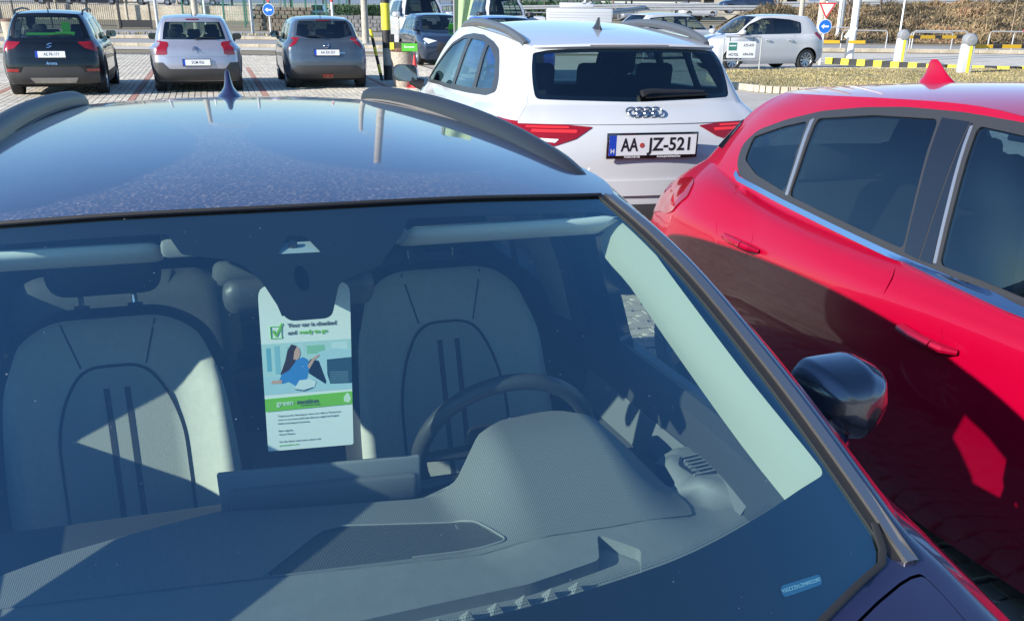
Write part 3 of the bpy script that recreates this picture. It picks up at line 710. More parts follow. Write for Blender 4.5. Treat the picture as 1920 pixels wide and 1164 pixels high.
# grass island with kerb (right)
isl = [(4.66, 24.2), (5.33, 22.77), (6.2, 22.6), (8.5, 23.6), (13.5, 25.6), (22, 29.5), (24, 33), (12.6, 30.9), (9.1, 30.6), (5.5, 29.3), (4.75, 27.3)]
def smooth_poly(p, r=.8): return round_poly(p, r, step=.9)
ip = smooth_poly(isl[:]); 
o = mesh('island_soil', [(x, y, .115) for x, y in ip], [tuple(range(len(ip)))], M_GRASS); o['kind'] = 'structure'
kp = [tuple(q) for q in ip]+[tuple(ip[0])]
kerb_line('island_kerb', kp, .16, .14, M_KERB, 'curved concrete kerb around the dry grass island', .9)
# tufts of grass on the island (stuff) : many small blades
def blades(name, poly, n, z0, hmin, hmax, m, label, wd=.012, lean=.5):
    poly = np.array(poly); lo, hi = poly.min(0), poly.max(0); P = RNG.uniform(lo, hi, (int(n*2.4), 2)); P = P[inpoly(P, poly)][:n]; k = len(P)
    a = RNG.uniform(0, 2*math.pi, k); h = RNG.uniform(hmin, hmax, k); w_ = RNG.uniform(.6, 1.4, k)*wd; l = RNG.uniform(0, lean, k); t = RNG.uniform(0, 6.3, k)
    V = np.zeros((k, 3, 3)); dx = np.cos(a)*w_; dy = np.sin(a)*w_
    V[:, 0] = np.stack([P[:, 0]-dx, P[:, 1]-dy, np.full(k, z0)], 1); V[:, 1] = np.stack([P[:, 0]+dx, P[:, 1]+dy, np.full(k, z0)], 1); V[:, 2] = np.stack([P[:, 0]+np.cos(t)*l*h, P[:, 1]+np.sin(t)*l*h, z0+h], 1)
    me = bpy.data.meshes.new(name); me.vertices.add(3*k); me.vertices.foreach_set('co', V.ravel()); me.loops.add(3*k); me.loops.foreach_set('vertex_index', np.arange(3*k)); me.polygons.add(k); me.polygons.foreach_set('loop_start', np.arange(0, 3*k, 3)); me.polygons.foreach_set('loop_total', np.full(k, 3))
    at = me.attributes.new('tone', 'FLOAT', 'FACE'); at.data.foreach_set('value', RNG.uniform(0, 1, k)); me.update(); me.validate(); me.materials.append(m)
    o = bpy.data.objects.new(name, me); COL.objects.link(o); o['kind'] = 'stuff'; tag(o, label, 'grass'); return o
def leafmat(name, cols):
    m = bpy.data.materials.new(name); nt, b = nodes(m); b.inputs['Roughness'].default_value = .8; at = nt.nodes.new('ShaderNodeAttribute'); at.attribute_name = 'tone'; r = ramp(nt, at.outputs['Fac'], [(i/(len(cols)-1), c) for i, c in enumerate(cols)])
    n = noise_to(nt, .6, 5); r2 = ramp(nt, n.outputs[0], [(.35, (.65,)*3), (.7, (1.3, 1.25, 1.1))]); mx = nt.nodes.new('ShaderNodeMixRGB'); mx.blend_type = 'MULTIPLY'; mx.inputs[0].default_value = 1; nt.links.new(r.outputs[0], mx.inputs[1]); nt.links.new(r2.outputs[0], mx.inputs[2]); nt.links.new(mx.outputs[0], b.inputs['Base Color']); return m
M_BLADE = leafmat('grass_blades', [(.17, .16, .05), (.30, .25, .10), (.42, .34, .19), (.48, .40, .25)])
M_DRY = leafmat('dry_brush', [(.05, .045, .03), (.13, .10, .06), (.27, .20, .11), (.38, .29, .17), (.24, .12, .07)])
blades('island_grass', ip, 30000, .115, .012, .045, M_BLADE, 'short patchy green and straw grass on the kerbed island')
blades('verge_grass', [(-60, 59), (-2, 59), (-2, 60.5), (-60, 60.5)], 3000, 0, .05, .2, M_BLADE, 'thin strip of grass beside the second road', .03)
# yellow and black kerb
M_YEL = mat('yellow_paint', (.80, .68, .05), .6, var=.12, vscale=6); M_BLK = mat('black_paint', (.03, .03, .03), .6, var=.2)
kerb_line('striped_kerb', [(10.2, 35.5), (12.7, 31.6), (14.3, 31.0), (20, 32.5)], .25, .19, None, 'yellow and black striped kerb beside the barrier posts', .34, [M_YEL, M_BLK])
sheet('barrier_lane', [(9.5, 35.8), (11.8, 32.2), (26, 33), (40, 45), (10.2, 44)], .003, M_CONC)
kerb_line('lane_kerb', [(11, 45.2), (34, 44.4)], .3, .16, M_KERB, 'broken pale kerb in front of the tubular hoops', 1.6)
sheet('rear_lane', [(8, 46.5), (45, 45.4), (50, 53), (8, 54)], .003, M_ASPH2)
# far background ground
sheet('far_plain', [(-700, 230), (700, 230), (900, 1500), (-900, 1500)], .3, M_FIELD)
def hills():
    V = []; F = []; n = 60
    for i in range(n+1):
        x = -1900+3800*i/n; h = 9+7*math.sin(i*.35)+5*math.sin(i*.9+1)
        V += [(x, 1500, -1), (x, 1640, max(3, h)), (x, 1800, max(6, h*1.2))]
    for i in range(n):
        for j in range(2): a = i*3+j; F.append((a, a+3, a+4, a+1))
    o = mesh('hills', V, F, M_HILL, smooth=True); o['kind'] = 'structure'
hills()
# ------------------------------------------------------------------ embankment with brush
def emb_h(x, y):
    """height of the grassy bank right of the barrier lanes"""
    s = np.clip((y-(58+.05*(x-20)))/13.0, 0, 1); top = 1.75+.035*np.clip(x-24, -6, 40)
    e = np.clip((x-12.5)/3.5, 0, 1); return (s*s*(3-2*s))*top*(e*e*(3-2*e))
def embankment():
    nx, ny = 90, 26; V = []; F = []
    for i in range(nx+1):
        for j in range(ny+1):
            x = 12+48*i/nx; y = 57+19*j/ny; n = .22*math.sin(x*1.7+y*.6)*math.sin(y*1.3-x*.4); h = float(emb_h(x, y)); V.append((x, y, h*(1+.1*n)+.0))
    for i in range(nx):
        for j in range(ny): a = i*(ny+1)+j; F.append((a, a+ny+1, a+ny+2, a+1))
    o = mesh('embankment', V, F, two_tone('bank_soil', (.07, .055, .035), (.17, .13, .08), .7, c3=(.22, .13, .08), fine=6), smooth=True); o['kind'] = 'structure'
    k = 70000; P = np.stack([RNG.uniform(12.5, 58, k), RNG.uniform(57.5, 73, k)], 1); z0 = emb_h(P[:, 0], P[:, 1])
    clump = np.sin(P[:, 0]*1.9+1.3*np.sin(P[:, 1]*1.1))*np.sin(P[:, 1]*1.6+P[:, 0]*.5); h = (.12+.38*np.clip(clump+.3, 0, 1.3)*RNG.uniform(.3, 1, k))
    a = RNG.uniform(0, 6.3, k); wd = RNG.uniform(.015, .07, k); t = RNG.uniform(0, 6.3, k); l = RNG.uniform(.1, 1.1, k)
    V = np.zeros((k, 3, 3)); lift = RNG.uniform(0, .6, k)*h
    V[:, 0] = np.stack([P[:, 0]-np.cos(a)*wd, P[:, 1]-np.sin(a)*wd, z0+lift], 1); V[:, 1] = np.stack([P[:, 0]+np.cos(a)*wd, P[:, 1]+np.sin(a)*wd, z0+lift*.9], 1)
    V[:, 2] = np.stack([P[:, 0]+np.cos(t)*l*h, P[:, 1]+np.sin(t)*l*h, z0+h], 1)
    me = bpy.data.meshes.new('bank_brush'); me.vertices.add(3*k); me.vertices.foreach_set('co', V.ravel()); me.loops.add(3*k); me.loops.foreach_set('vertex_index', np.arange(3*k)); me.polygons.add(k); me.polygons.foreach_set('loop_start', np.arange(0, 3*k, 3)); me.polygons.foreach_set('loop_total', np.full(k, 3))
    tone = np.clip(.45+.45*np.sin(P[:, 0]*.8+2*np.sin(P[:, 1]*.5))*np.cos(P[:, 1]*.7)+RNG.uniform(-.35, .35, k), 0, 1)
    at = me.attributes.new('tone', 'FLOAT', 'FACE'); at.data.foreach_set('value', tone); me.update(); me.materials.append(M_DRY)
    o = bpy.data.objects.new('bank_brush', me); COL.objects.link(o); o['kind'] = 'stuff'; tag(o, 'tangle of dry brown brush covering the roadside bank', 'brush')
embankment()
o = sheet('upper_road', [(-2, 74), (70, 77), (70, 86), (-2, 86)], 1.2, M_ASPH2); 
def pipe_fence(name, a, b, z, h, label, n, m, r=.03, rails=(1.0,), zs=None):
    a = Vector(a); b = Vector(b); root = empty(name, a); tag(root, label, 'railing')
    for i in range(n+1):
        p = (b-a)*(i/n); q = MB(); q.tube([p, p+Vector((0, 0, h))], r*.8, 6); q.build('post', m, root, smooth=True)
    for k in rails:
        q = MB(); q.tube([Vector((0, 0, h*k)), (b-a)+Vector((0, 0, h*k))], r, 6); q.build('rail', m, root, smooth=True)
    return root
M_GALV = mat('galvanised', (.48, .48, .47), .5, .4, var=.1)
M_GREY = mat('grey_steel', (.25, .25, .25), .5, .5)
def guard_rail(name, pts, label):
    root = empty(name, pts[0]); tag(root, label, 'guard rail'); o = Vector(pts[0])
    for a, b in zip(pts[:-1], pts[1:]):
        a = Vector(a)-o; b = Vector(b)-o; q = MB(); u = Vector((0, 0, 1)); n = (b-a).cross(u).normalized()
        for dz, dn in ((0, 0), (.3, 0)): pass
        prof = [(0, .62), (.06, .56), (.06, .5), (0, .46), (.06, .40), (.06, .34), (0, .30)]
        V = [a+n*x+u*z for x, z in prof]+[b+n*x+u*z for x, z in prof]; F = [(i, i+1, 8+i, 7+i) for i in range(6)]; q.add(V, F); q.build('rail', M_GALV, root, smooth=True)
        k = max(1, int((b-a).length/4))
        for i in range(k):
            p = a+(b-a)*((i+.5)/k); q = MB(); q.box(p+Vector((0, .1, .3)), (.1, .1, .64)); q.build('post', M_GREY, root)
guard_rail('guard_rail', [(2.0, 60, .55), (8.5, 76, 1.12), (27, 78, 1.32), (62, 81, 2.3)], 'galvanised guard rail climbing along the upper road')
guard_rail('guard_rail', [(-2, 87, 1.0), (30, 89, 1.7), (75, 93, 2.6)], 'second guard rail behind the upper road, beyond the bank')
# ------------------------------------------------------------------ row of parked cars at the back left
P_BLACKCAR = paint('black_paintwork', (.003, .004, .006), 0, .3, .0); P_SILVER = paint('lilac_silver_paint', (.40, .41, .47), .55, .32, .05)
P_SLATE = paint('slate_blue_paint', (.085, .115, .15), .55, .3, .05); P_WHITE = paint('white_paintwork', (.50, .51, .52), 0, .35, .03)
P_NAVY = paint('navy_paintwork', (.02, .035, .07), .4, .3, .04); P_BLUE = paint('bright_blue_paintwork', (.01, .05, .38), .3, .3, .03)
CLAD = mat('grey_cladding', (.045, .045, .047), .55, bump=.2, bscale=300)
GL_MID = glass('rear_glass_mid', (.40, .50, .48), .08)
def far_loc(u, v): p = FU(u, v); return (p.x, p.y, 0)
def rearbase(v_tyre, L, rear_over): return v_tyre+L/2-rear_over
# crossover, black
def car_black():
    L, W, H = 4.14, 1.78, 1.54; zb = .99
    rings = rings_hatch(L, W, H, zb=zb, fb=1.05, ft=1.75, rb=.20, rt=.42, roofw=.68, beltw=.9)
    yr = -L/2+.78; yf = yr+2.566
    root, B = build_car(dict(name='parked_crossover', label='black crossover with grey skid bumper, leftmost of the three cars in the far row', cat='car', group='cars parked nose-in along the far row',
        loc=FU(-2.89, 22.35+L/2-.78), rz=A_F, L=L, W=W, H=H, rings=rings, paint=P_BLACKCAR, axles=(yf, yr), wr=.335, yB=-.05, yC=-.98, yA=.98, yA1=.30, yD=-1.55, zb=zb, zt=1.42,
        rw=rearP(Body(*rings), [(-.62, 1.06), (.62, 1.06), (.54, 1.42), (-.54, 1.42)], .05), clad=CLAD, glass_rear=GL_MID, clad_arch=True, sillz=.42, rimmat=ALLOY, spokes=10,
        lamps=[('tail_light', REDLENS, [('r', .50, .99), ('r', .80, 1.01), ('s', -1.82, 1.0), ('s', -1.80, .86), ('r', .80, .82), ('r', .62, .88)], .01), ('reflector', REDLENS, [('r', .60, .52), ('r', .82, .52), ('r', .82, .47), ('r', .60, .47)], .0)],
        patches=[('rear_bumper', CLAD, [('r', -.80, .46), ('r', -.56, .46), ('r', -.50, .56), ('r', .50, .56), ('r', .56, .46), ('r', .80, .46), ('r', .78, .26), ('r', -.78, .26)], .02, .012),
                 ('skid_plate', SATIN, [('r', -.42, .37), ('r', .42, .37), ('r', .36, .28), ('r', -.36, .28)], .01, .02)]))
    fr = surf_frame(B, 0, 3.35, .004); plate(root, fr, 'AE FR-171')
    lm = surf_frame(B, 0, 4.55, .01); m = MB()
    for pts in ([(-.05, .01), (.0, .045), (.05, .045), (.05, .03), (.005, .028), (-.035, .0)], [(.05, -.01), (0, -.045), (-.05, -.045), (-.05, -.03), (-.005, -.028), (.035, 0)], [(-.05, .01), (-.03, .012), (.05, -.01), (.03, -.014)]):
        if .5*sum(pts[i-1][0]*pts[i][1]-pts[i][0]*pts[i-1][1] for i in range(len(pts))) < 0: pts = pts[::-1]
        q = MB(); q.prism(pts, .008); m.add(q.v, q.f, lm)
    m.build('badge', CHROME, root); lettering('Arona', .075, surf_frame(B, 0, 2.45, .004), CHROME, root, 'model_script', bold=.001)
    for s in (-1, 1):
        b = MB(); b.tube([(s*.60, -1.35, 1.46), (s*.60, -1.2, 1.53), (s*.61, -.3, 1.565), (s*.60, .3, 1.545), (s*.58, .45, 1.50)], .018, 8); b.build('roof_rail', BLACK, root, smooth=True)
    b = MB(); b.tube([(0, -1.35, 1.52), (0, -1.42, 1.60)], [.012, .004], 6); b.build('aerial', BLACK, root)
    # green leaflets behind the glass
    g = mat('bright_green_card', (.10, .55, .05), .6); 
    for c_, d_, e_ in (((.28, -1.72, 1.13), (.34, .02, .10), Euler((R(-60), 0, 0))), ((-.15, -1.70, 1.12), (.5, .02, .07), Euler((R(-60), 0, 0))), ((.30, -1.62, 1.22), (.15, .02, .22), None)): b = MB(); b.box(c_, d_, e_); b.build('advert_card', g, root)
    b = MB(); b.tube([(0, -1.99, 1.10), (.25, -1.95, 1.13), (.42, -1.93, 1.12)], .010, 6); b.build('rear_wiper', BLACK, root)
    return root
car_black()
def car_silver():
    L, W, H = 3.99, 1.75, 1.475; zb = .93
    rings = rings_hatch(L, W, H, zb=zb, fb=.95, ft=1.65, rb=.17, rt=.40, roofw=.66, beltw=.9)
    yr = -L/2+.72; yf = yr+2.54
    root, B = build_car(dict(name='parked_hatchback', label='silver lilac hatchback with round red tail lights, between the black and the slate blue cars', cat='car', group='cars parked nose-in along the far row',
        loc=FU(-.27, 22.7+L/2-.72), rz=A_F, L=L, W=W, H=H, rings=rings, paint=P_SILVER, axles=(yf, yr), wr=.32, yB=-.02, yC=-.92, yA=.98, yA1=.33, yD=-1.42, zb=zb, zt=1.36,
        rw=rearP(Body(*rings), [(-.68, 1.02), (.68, 1.02), (.58, 1.34), (-.58, 1.34)], .09), clad=CLAD, glass_rear=GL_MID, clad_arch=True, sillz=.4,
        lamps=[('tail_light', REDLENS, [('r', .52, .98), ('r', .76, 1.0), ('s', -1.86, .98), ('s', -1.87, .76), ('r', .78, .74), ('r', .54, .74)], .25)],
        patches=[('rear_bumper', CLAD, [('r', -.80, .60), ('r', -.64, .60), ('r', -.54, .48), ('r', .54, .48), ('r', .64, .60), ('r', .80, .60), ('r', .78, .26), ('r', -.78, .26)], .06, .015),
                 ('brake_light', DARKRED, [('r', -.12, 1.395), ('r', .12, 1.395), ('r', .12, 1.375), ('r', -.12, 1.375)], .0, .008)]))
    plate(root, surf_frame(B, 0, 2.32, .004), 'SCM-926')
    lm = surf_frame(B, 0, 4.0, .012); m = MB()
    for dy in (0, -.045):
        q = MB(); q.prism([(-.06, dy-.03), (-.045, dy-.035), (0, dy+.01), (.045, dy-.035), (.06, dy-.03), (0, dy+.035)], .008); m.add(q.v, q.f, lm)
    m.build('badge', CHROME, root)
    b = MB(); b.tube([(0, -.95, 1.455), (0, -1.05, 1.58)], [.01, .003], 6); b.build('aerial', BLACK, root)
    b = MB(); b.tube([(0, -1.83, 1.03), (.2, -1.82, 1.055), (.42, -1.80, 1.04)], .010, 6); b.build('rear_wiper', BLACK, root)
car_silver()
def car_slate():
    L, W, H = 4.0, 1.743, 1.455; zb = .96
    rings = rings_hatch(L, W, H, zb=zb, fb=.95, ft=1.65, rb=.22, rt=.45, roofw=.64, beltw=.89)
    yr = -L/2+.70; yf = yr+2.525
    root, B = build_car(dict(name='parked_hatchback', label='slate blue hatchback with boomerang tail lights, right end of the far row', cat='car', group='cars parked nose-in along the far row',
        loc=FU(2.38, 23.25+L/2-.70), rz=A_F, L=L, W=W, H=H, rings=rings, paint=P_SLATE, axles=(yf, yr), wr=.31, yB=-.02, yC=-.9, yA=.98, yA1=.30, yD=-1.35, zb=zb, zt=1.345,
        rw=rearP(Body(*rings), [(-.66, 1.10), (-.30, 1.02), (.30, 1.02), (.66, 1.10), (.55, 1.36), (-.55, 1.36)], .06), mirror_mat=BLACK,
        lamps=[('tail_light', REDLENS, [('r', .52, 1.04), ('r', .70, 1.04), ('s', -1.80, 1.0), ('s', -1.84, .82), ('r', .80, .80), ('r', .66, .90)], .05)],
        patches=[('rear_bumper', CLAD, [('r', -.80, .34), ('r', -.62, .50), ('r', .62, .50), ('r', .80, .34), ('r', .78, .24), ('r', -.78, .24)], .04, .012),
                 ('fog_light', REDLENS, [('r', -.12, .33), ('r', .12, .33), ('r', .09, .26), ('r', -.09, .26)], .02, .02),
                 ('brake_light', DARKRED, [('r', -.14, 1.375), ('r', .14, 1.375), ('r', .14, 1.36), ('r', -.14, 1.36)], .0, .008)]))
    plate(root, surf_frame(B, 0, 3.2, .004), 'AA EX-557')
    lm = surf_frame(B, 0, 4.25, .012); q = MB(); pts = [lm @ Vector((.052*math.cos(a), .052*math.sin(a), 0)) for a in np.linspace(0, 2*math.pi, 21)]; q.tube(pts, .008, 6, cap=False); q.tube([lm @ Vector((-.06, 0, 0)), lm @ Vector((.06, 0, 0))], .01, 6); q.build('badge', CHROME, root, smooth=True)
    lettering('Micra', .07, surf_frame(B, .95, 3.2, .006), CHROME, root, 'model_script', bold=.001)
    b = MB(); b.tube([(0, -1.05, 1.44), (0, -1.13, 1.55)], [.01, .003], 6); b.build('aerial', BLACK, root)
    b = MB(); b.tube([(0, -1.84, 1.04), (-.2, -1.80, 1.09), (-.36, -1.77, 1.08)], .010, 6); b.build('rear_wiper', BLACK, root)
car_slate()
# ------------------------------------------------------------------ the near car (dark blue estate)
def NL(u, v, z): return Vector((-u, -v, z))
def roof_paint_mat():
    m = paint('midnight_blue_paint', (.014, .015, .050), .05, .28, .01, .85).copy(); m.name = 'dusty_blue_roof'; nt = m.node_tree; b = nt.nodes['Principled BSDF']; N = nt.nodes.new; L = nt.links.new
    tc = N('ShaderNodeTexCoord'); sep = N('ShaderNodeSeparateXYZ'); L(tc.outputs['Object'], sep.inputs[0])
    wob = N('ShaderNodeTexNoise'); wob.inputs['Scale'].default_value = 5; wob.inputs['Detail'].default_value = 5; L(tc.outputs['Object'], wob.inputs['Vector'])
    def ell(cx, cy, rx, ry):
        a = N('ShaderNodeMath'); a.operation = 'SUBTRACT'; L(sep.outputs[0], a.inputs[0]); a.inputs[1].default_value = cx
        a2 = N('ShaderNodeMath'); a2.operation = 'DIVIDE'; L(a.outputs[0], a2.inputs[0]); a2.inputs[1].default_value = rx; a3 = N('ShaderNodeMath'); a3.operation = 'POWER'; L(a2.outputs[0], a3.inputs[0]); a3.inputs[1].default_value = 2
        c = N('ShaderNodeMath'); c.operation = 'SUBTRACT'; L(sep.outputs[1], c.inputs[0]); c.inputs[1].default_value = cy
        c2 = N('ShaderNodeMath'); c2.operation = 'DIVIDE'; L(c.outputs[0], c2.inputs[0]); c2.inputs[1].default_value = ry; c3 = N('ShaderNodeMath'); c3.operation = 'POWER'; L(c2.outputs[0], c3.inputs[0]); c3.inputs[1].default_value = 2
        s = N('ShaderNodeMath'); L(a3.outputs[0], s.inputs[0]); L(c3.outputs[0], s.inputs[1])
        s2 = N('ShaderNodeMath'); s2.operation = 'MULTIPLY_ADD'; L(wob.outputs[0], s2.inputs[0]); s2.inputs[1].default_value = .35; L(s.outputs[0], s2.inputs[2])
        st = N('ShaderNodeMapRange'); st.inputs[1].default_value = 1.13; st.inputs[2].default_value = 1.22; L(s2.outputs[0], st.inputs[0]); return st.outputs[0]
    e1 = ell(.50, -.62, .36, .52); e2 = ell(-.26, -.62, .30, .42)
    mu = N('ShaderNodeMath'); mu.operation = 'MULTIPLY'; L(e1, mu.inputs[0]); L(e2, mu.inputs[1])
    fade = N('ShaderNodeMapRange'); fade.inputs[1].default_value = -1.25; fade.inputs[2].default_value = -.75; L(sep.outputs[1], fade.inputs[0])
    mu2 = N('ShaderNodeMath'); mu2.operation = 'MULTIPLY'; L(mu.outputs[0], mu2.inputs[0]); L(fade.outputs[0], mu2.inputs[1])
    ctr = N('ShaderNodeMapRange'); ctr.inputs[1].default_value = -.50; ctr.inputs[2].default_value = -.25; L(sep.outputs[0], ctr.inputs[0])
    mu3 = N('ShaderNodeMath'); mu3.operation = 'MULTIPLY'; L(mu2.outputs[0], mu3.inputs[0]); L(ctr.outputs[0], mu3.inputs[1])
    sp = N('ShaderNodeTexNoise'); sp.inputs['Scale'].default_value = 170; sp.inputs['Detail'].default_value = 2; L(tc.outputs['Object'], sp.inputs['Vector'])
    sr = ramp(nt, sp.outputs[0], [(.52, (.03,)*3), (.70, (.40,)*3)])
    mm = N('ShaderNodeMath'); mm.operation = 'MULTIPLY'; L(mu3.outputs[0], mm.inputs[0]); L(sr.outputs[0], mm.inputs[1])
    # thin general film with smears
    film = N('ShaderNodeTexNoise'); film.inputs['Scale'].default_value = 3; film.inputs['Detail'].default_value = 8; film.inputs['Distortion'].default_value = 1.2; L(tc.outputs['Object'], film.inputs['Vector'])
    fr = ramp(nt, film.outputs[0], [(.40, (.0,)*3), (.80, (.022,)*3)])
    ad = N('ShaderNodeMath'); ad.use_clamp = True; L(mm.outputs[0], ad.inputs[0]); L(fr.outputs[0], ad.inputs[1])
    dm = N('ShaderNodeBsdfDiffuse'); dm.inputs[0].default_value = (.36, .34, .36, 1); out = [n for n in nt.nodes if n.type == 'OUTPUT_MATERIAL'][0]
    mx = N('ShaderNodeMixShader'); L(ad.outputs[0], mx.inputs[0]); L(b.outputs[0], mx.inputs[1]); L(dm.outputs[0], mx.inputs[2]); L(mx.outputs[0], out.inputs[0])
    return m
def wave_mat(name, col, scale, rough=.6, axis='X', strength=.5, dist=.0015, col2=None, rot=0.0, cross=False):
    m = mat(name, col, rough); nt, b = nodes(m); N = nt.nodes.new; L = nt.links.new; tc = N('ShaderNodeTexCoord'); mp = N('ShaderNodeMapping'); mp.inputs['Rotation'].default_value = (0, 0, rot); L(tc.outputs['Object'], mp.inputs[0])
    wv = N('ShaderNodeTexWave'); wv.bands_direction = axis; wv.inputs['Scale'].default_value = scale; wv.inputs['Distortion'].default_value = .3; L(mp.outputs[0], wv.inputs['Vector']); src = wv.outputs['Fac']
    if cross:
        w2 = N('ShaderNodeTexWave'); w2.bands_direction = 'Y'; w2.inputs['Scale'].default_value = scale*.8; L(mp.outputs[0], w2.inputs['Vector']); mm = N('ShaderNodeMath'); mm.operation = 'MULTIPLY'; L(src, mm.inputs[0]); L(w2.outputs['Fac'], mm.inputs[1]); src = mm.outputs[0]
    bp = N('ShaderNodeBump'); bp.inputs['Strength'].default_value = strength; bp.inputs['Distance'].default_value = dist; L(src, bp.inputs['Height']); L(bp.outputs[0], b.inputs['Normal'])
    r = ramp(nt, src, [(.1, tuple(c*.72 for c in col)), (.9, col2 or tuple(c*1.25 for c in col))]); L(r.outputs[0], b.inputs['Base Color']); return m
def near_levels():
    lv = [(.84, -2.52, 1.80, (.24, .2, .2), .18, .22, .03, .06, .97, .95), (.888, -2.65, 1.90, (.36, .33, .34), .2, .26, .05, .1, .97, .95),
    (.90, -2.69, 1.95, (.54, .52, .52), .22, .3, .06, .12, .97, .95), (.898, -2.66, 1.93, (.72, .70, .66), .22, .3, .06, .14, .97, .95),
    (.888, -2.62, 1.84, (.87, .84, .74), .21, .3, .06, .16, .965, .94), (.862, -2.58, 1.45, (.93, .91, .92), .2, .26, .06, .20, .955, .95),
    (.80, -2.50, .95, (.99, .95, 1.012), .12, .06, .05, .23, .93, .97, 0, .055),
    (.738, -2.40, .5425, (1.12, 1.13, 1.188), .10, .055, .05, .163, .91, .985, 0, .017),
    (.665, -2.27, .146, (1.28, 1.305, 1.331), .08, .05, .05, .101, .88, 1.0, 0, -.018),
    (.615, -2.20, .0, (1.36, 1.39, 1.375), .07, .045, .05, .08, .84, 1.008, 0, 0)]
    return lv, [(-2.2, 1.400), (-1.6, 1.441), (-.9, 1.450), (-.4, 1.438), (0, 1.407)], .036, .62
def near_car():
    P_NEAR = paint('midnight_blue_paint', (.014, .015, .050), .05, .28, .01, .85); ROOF = roof_paint_mat()
    loc = NU(0, 0); rz = A_N+math.pi
    B = Body(*near_levels())
    root = empty('near_car', loc, rz, 'dark blue estate car with black roof rails and a dusty roof, closest to the viewer', 'car')
    # ---- shell
    dlo = [(.53, .965), (-.02, 1.20), (-.22, 1.285), (-.55, 1.315), (-1.45, 1.30), (-2.1, 1.16), (-2.22, 1.03), (-1.0, .985)]
    DLO = sideR(B, dlo, .06); WN = [sideR(B, p, .02) for p in ([(.46, .985), (.02, 1.185), (-.20, 1.262), (-.335, 1.272), (-.355, .992)], [(-.62, .998), (-.61, 1.288), (-1.42, 1.272), (-1.46, 1.01)], [(-1.50, 1.01), (-1.47, 1.265), (-2.02, 1.14), (-2.12, 1.05)])]
    yf, yr, wr = 1.10, -1.586, .325
    arch = lambda yc, g=0: sideR(B, [(yc+(wr*1.16+g)*math.cos(a), wr+(wr*1.16+g)*math.sin(a)) for a in np.linspace(-.35, math.pi+.35, 22)]+[(yc-wr, .05), (yc+wr, .05)], 0)
    ar = [arch(yf), arch(yr)]; g = .004
    d1 = sideR(B, [(-.53, .27), (-.535, .978), (.50, .955), (.62, .90), (.60, .5), (.55, .27)], .03); d2 = sideR(B, [(-.54, .27), (-.545, .978), (-1.50, .995), (-1.55, .8), (yr+.30, .62), (yr+.40, .42), (yr+.42, .27)], .02)
    ws = round_poly([(10.0, 6.03), (14.0, 6.03), (14.0, 8.96), (10.0, 8.96)], .12, step=.12)
    rw = rect_sk(-1.85, 1.85, 6.3, 8.6, .3); hatch_ = rect_sk(-2, 2, 3, 8.92, .15)
    outer = round_poly([(0, 0), (24, 0), (24, 9), (0, 9)], 0, step=.2)
    holes = []
    for p in [DLO]+ar+[d1, d2]: holes += both(p)
    # the bonnet is its own panel
    bon = round_poly([(9.45, 3.9), (14.55, 3.9), (14.62, 5.93), (12, 5.97), (9.38, 5.93)], .2, step=.15)
    body_panel(B, 'body', outer, holes+[ws, hatch_, hatch_+np.array([24, 0]), bon], P_NEAR, root, ds=.14, dk=.16)
    body_panel(B, 'bonnet', grow(bon, -.012), [], P_NEAR, root, ds=.14, dk=.16)
    wsg = grow(ws, .0)
    body_panel(B, 'inner_shell', outer, both(DLO)+both(ar[0])+both(ar[1])+[grow(ws, .02), rw, rw+np.array([24, 0])], VOID, root, off=-.024, ds=.4, dk=.4)
    ringpoly = B.eval(np.arange(0, 24, .1), np.full(240, 9.0))[:, :2]
    roof_panel(B, 'roof', grow(ringpoly, -.0005), ROOF, root, d=.07)
    LINER = mat('headlining_fabric', (.20, .205, .20), .9, bump=.2, bscale=500)
    ip = grow(ringpoly, -.02); roof_panel(B, 'headlining', ip, LINER, root, off=-.04, d=.15)
    body_panel(B, 'tailgate', grow(hatch_, -.012), [rw], P_NEAR, root, ds=.3, dk=.3); body_panel(B, 'rear_window', rw, [], GL_DARK, root, off=-.002)
    # ---- windscreen : slightly dusty laminated glass
    WSG = glass('windscreen_glass', (.82, .97, .92), .215, haze=.008, specks=True, hazecol=(.42, .50, .56), gcol=(.40, .84, 1.0))
    wso = body_panel(B, 'windscreen', ws, [], WSG, root, off=-.002, ds=.1, dk=.12)
    FRIT = mat('frit_band', (.004, .004, .005), .5)
    # printed black edge, wide at the foot, with the camera window area at the top
    inner = [(10.10, 6.42)]+[(s_, 6.42+.06*math.sin((s_-10)/4*math.pi)) for s_ in np.linspace(10.4, 13.6, 12)]+[(13.95, 6.44), (13.955, 7.0), (13.955, 8.4), (13.88, 8.66), (12.60, 8.70), (12.50, 8.36), (12.35, 7.97), (12.10, 7.88), (12.02, 7.69), (11.82, 7.69), (11.74, 7.9), (11.58, 8.16), (11.36, 8.28), (11.28, 8.66), (10.16, 8.66), (10.10, 8.4), (10.12, 7.0)]
    inner = round_poly(inner, .04, step=.1)
    tri = round_poly([(11.83, 8.20), (12.05, 8.19), (11.99, 8.50), (11.90, 8.51)], .01, step=.1); vin = round_poly([(13.40, 6.17), (13.59, 6.12), (13.62, 6.16), (13.43, 6.22)], .02, step=.1)
    cir = np.array([(11.925+.035*math.cos(a), 7.92+.075*math.sin(a)) for a in np.linspace(0, 2*math.pi, 17)[:-1]])
    cam_area = None
    full = grow(ws, -.004)
    body_panel(B, 'frit_border', full, [inner, tri, cir], FRIT, wso, off=-.006, ds=.12, dk=.12)
    # the inner polygon dips into the trapezoid, so tri and cir lie inside the black zone
    # dots fading into the glass along the foot of the border
    dm = MB()
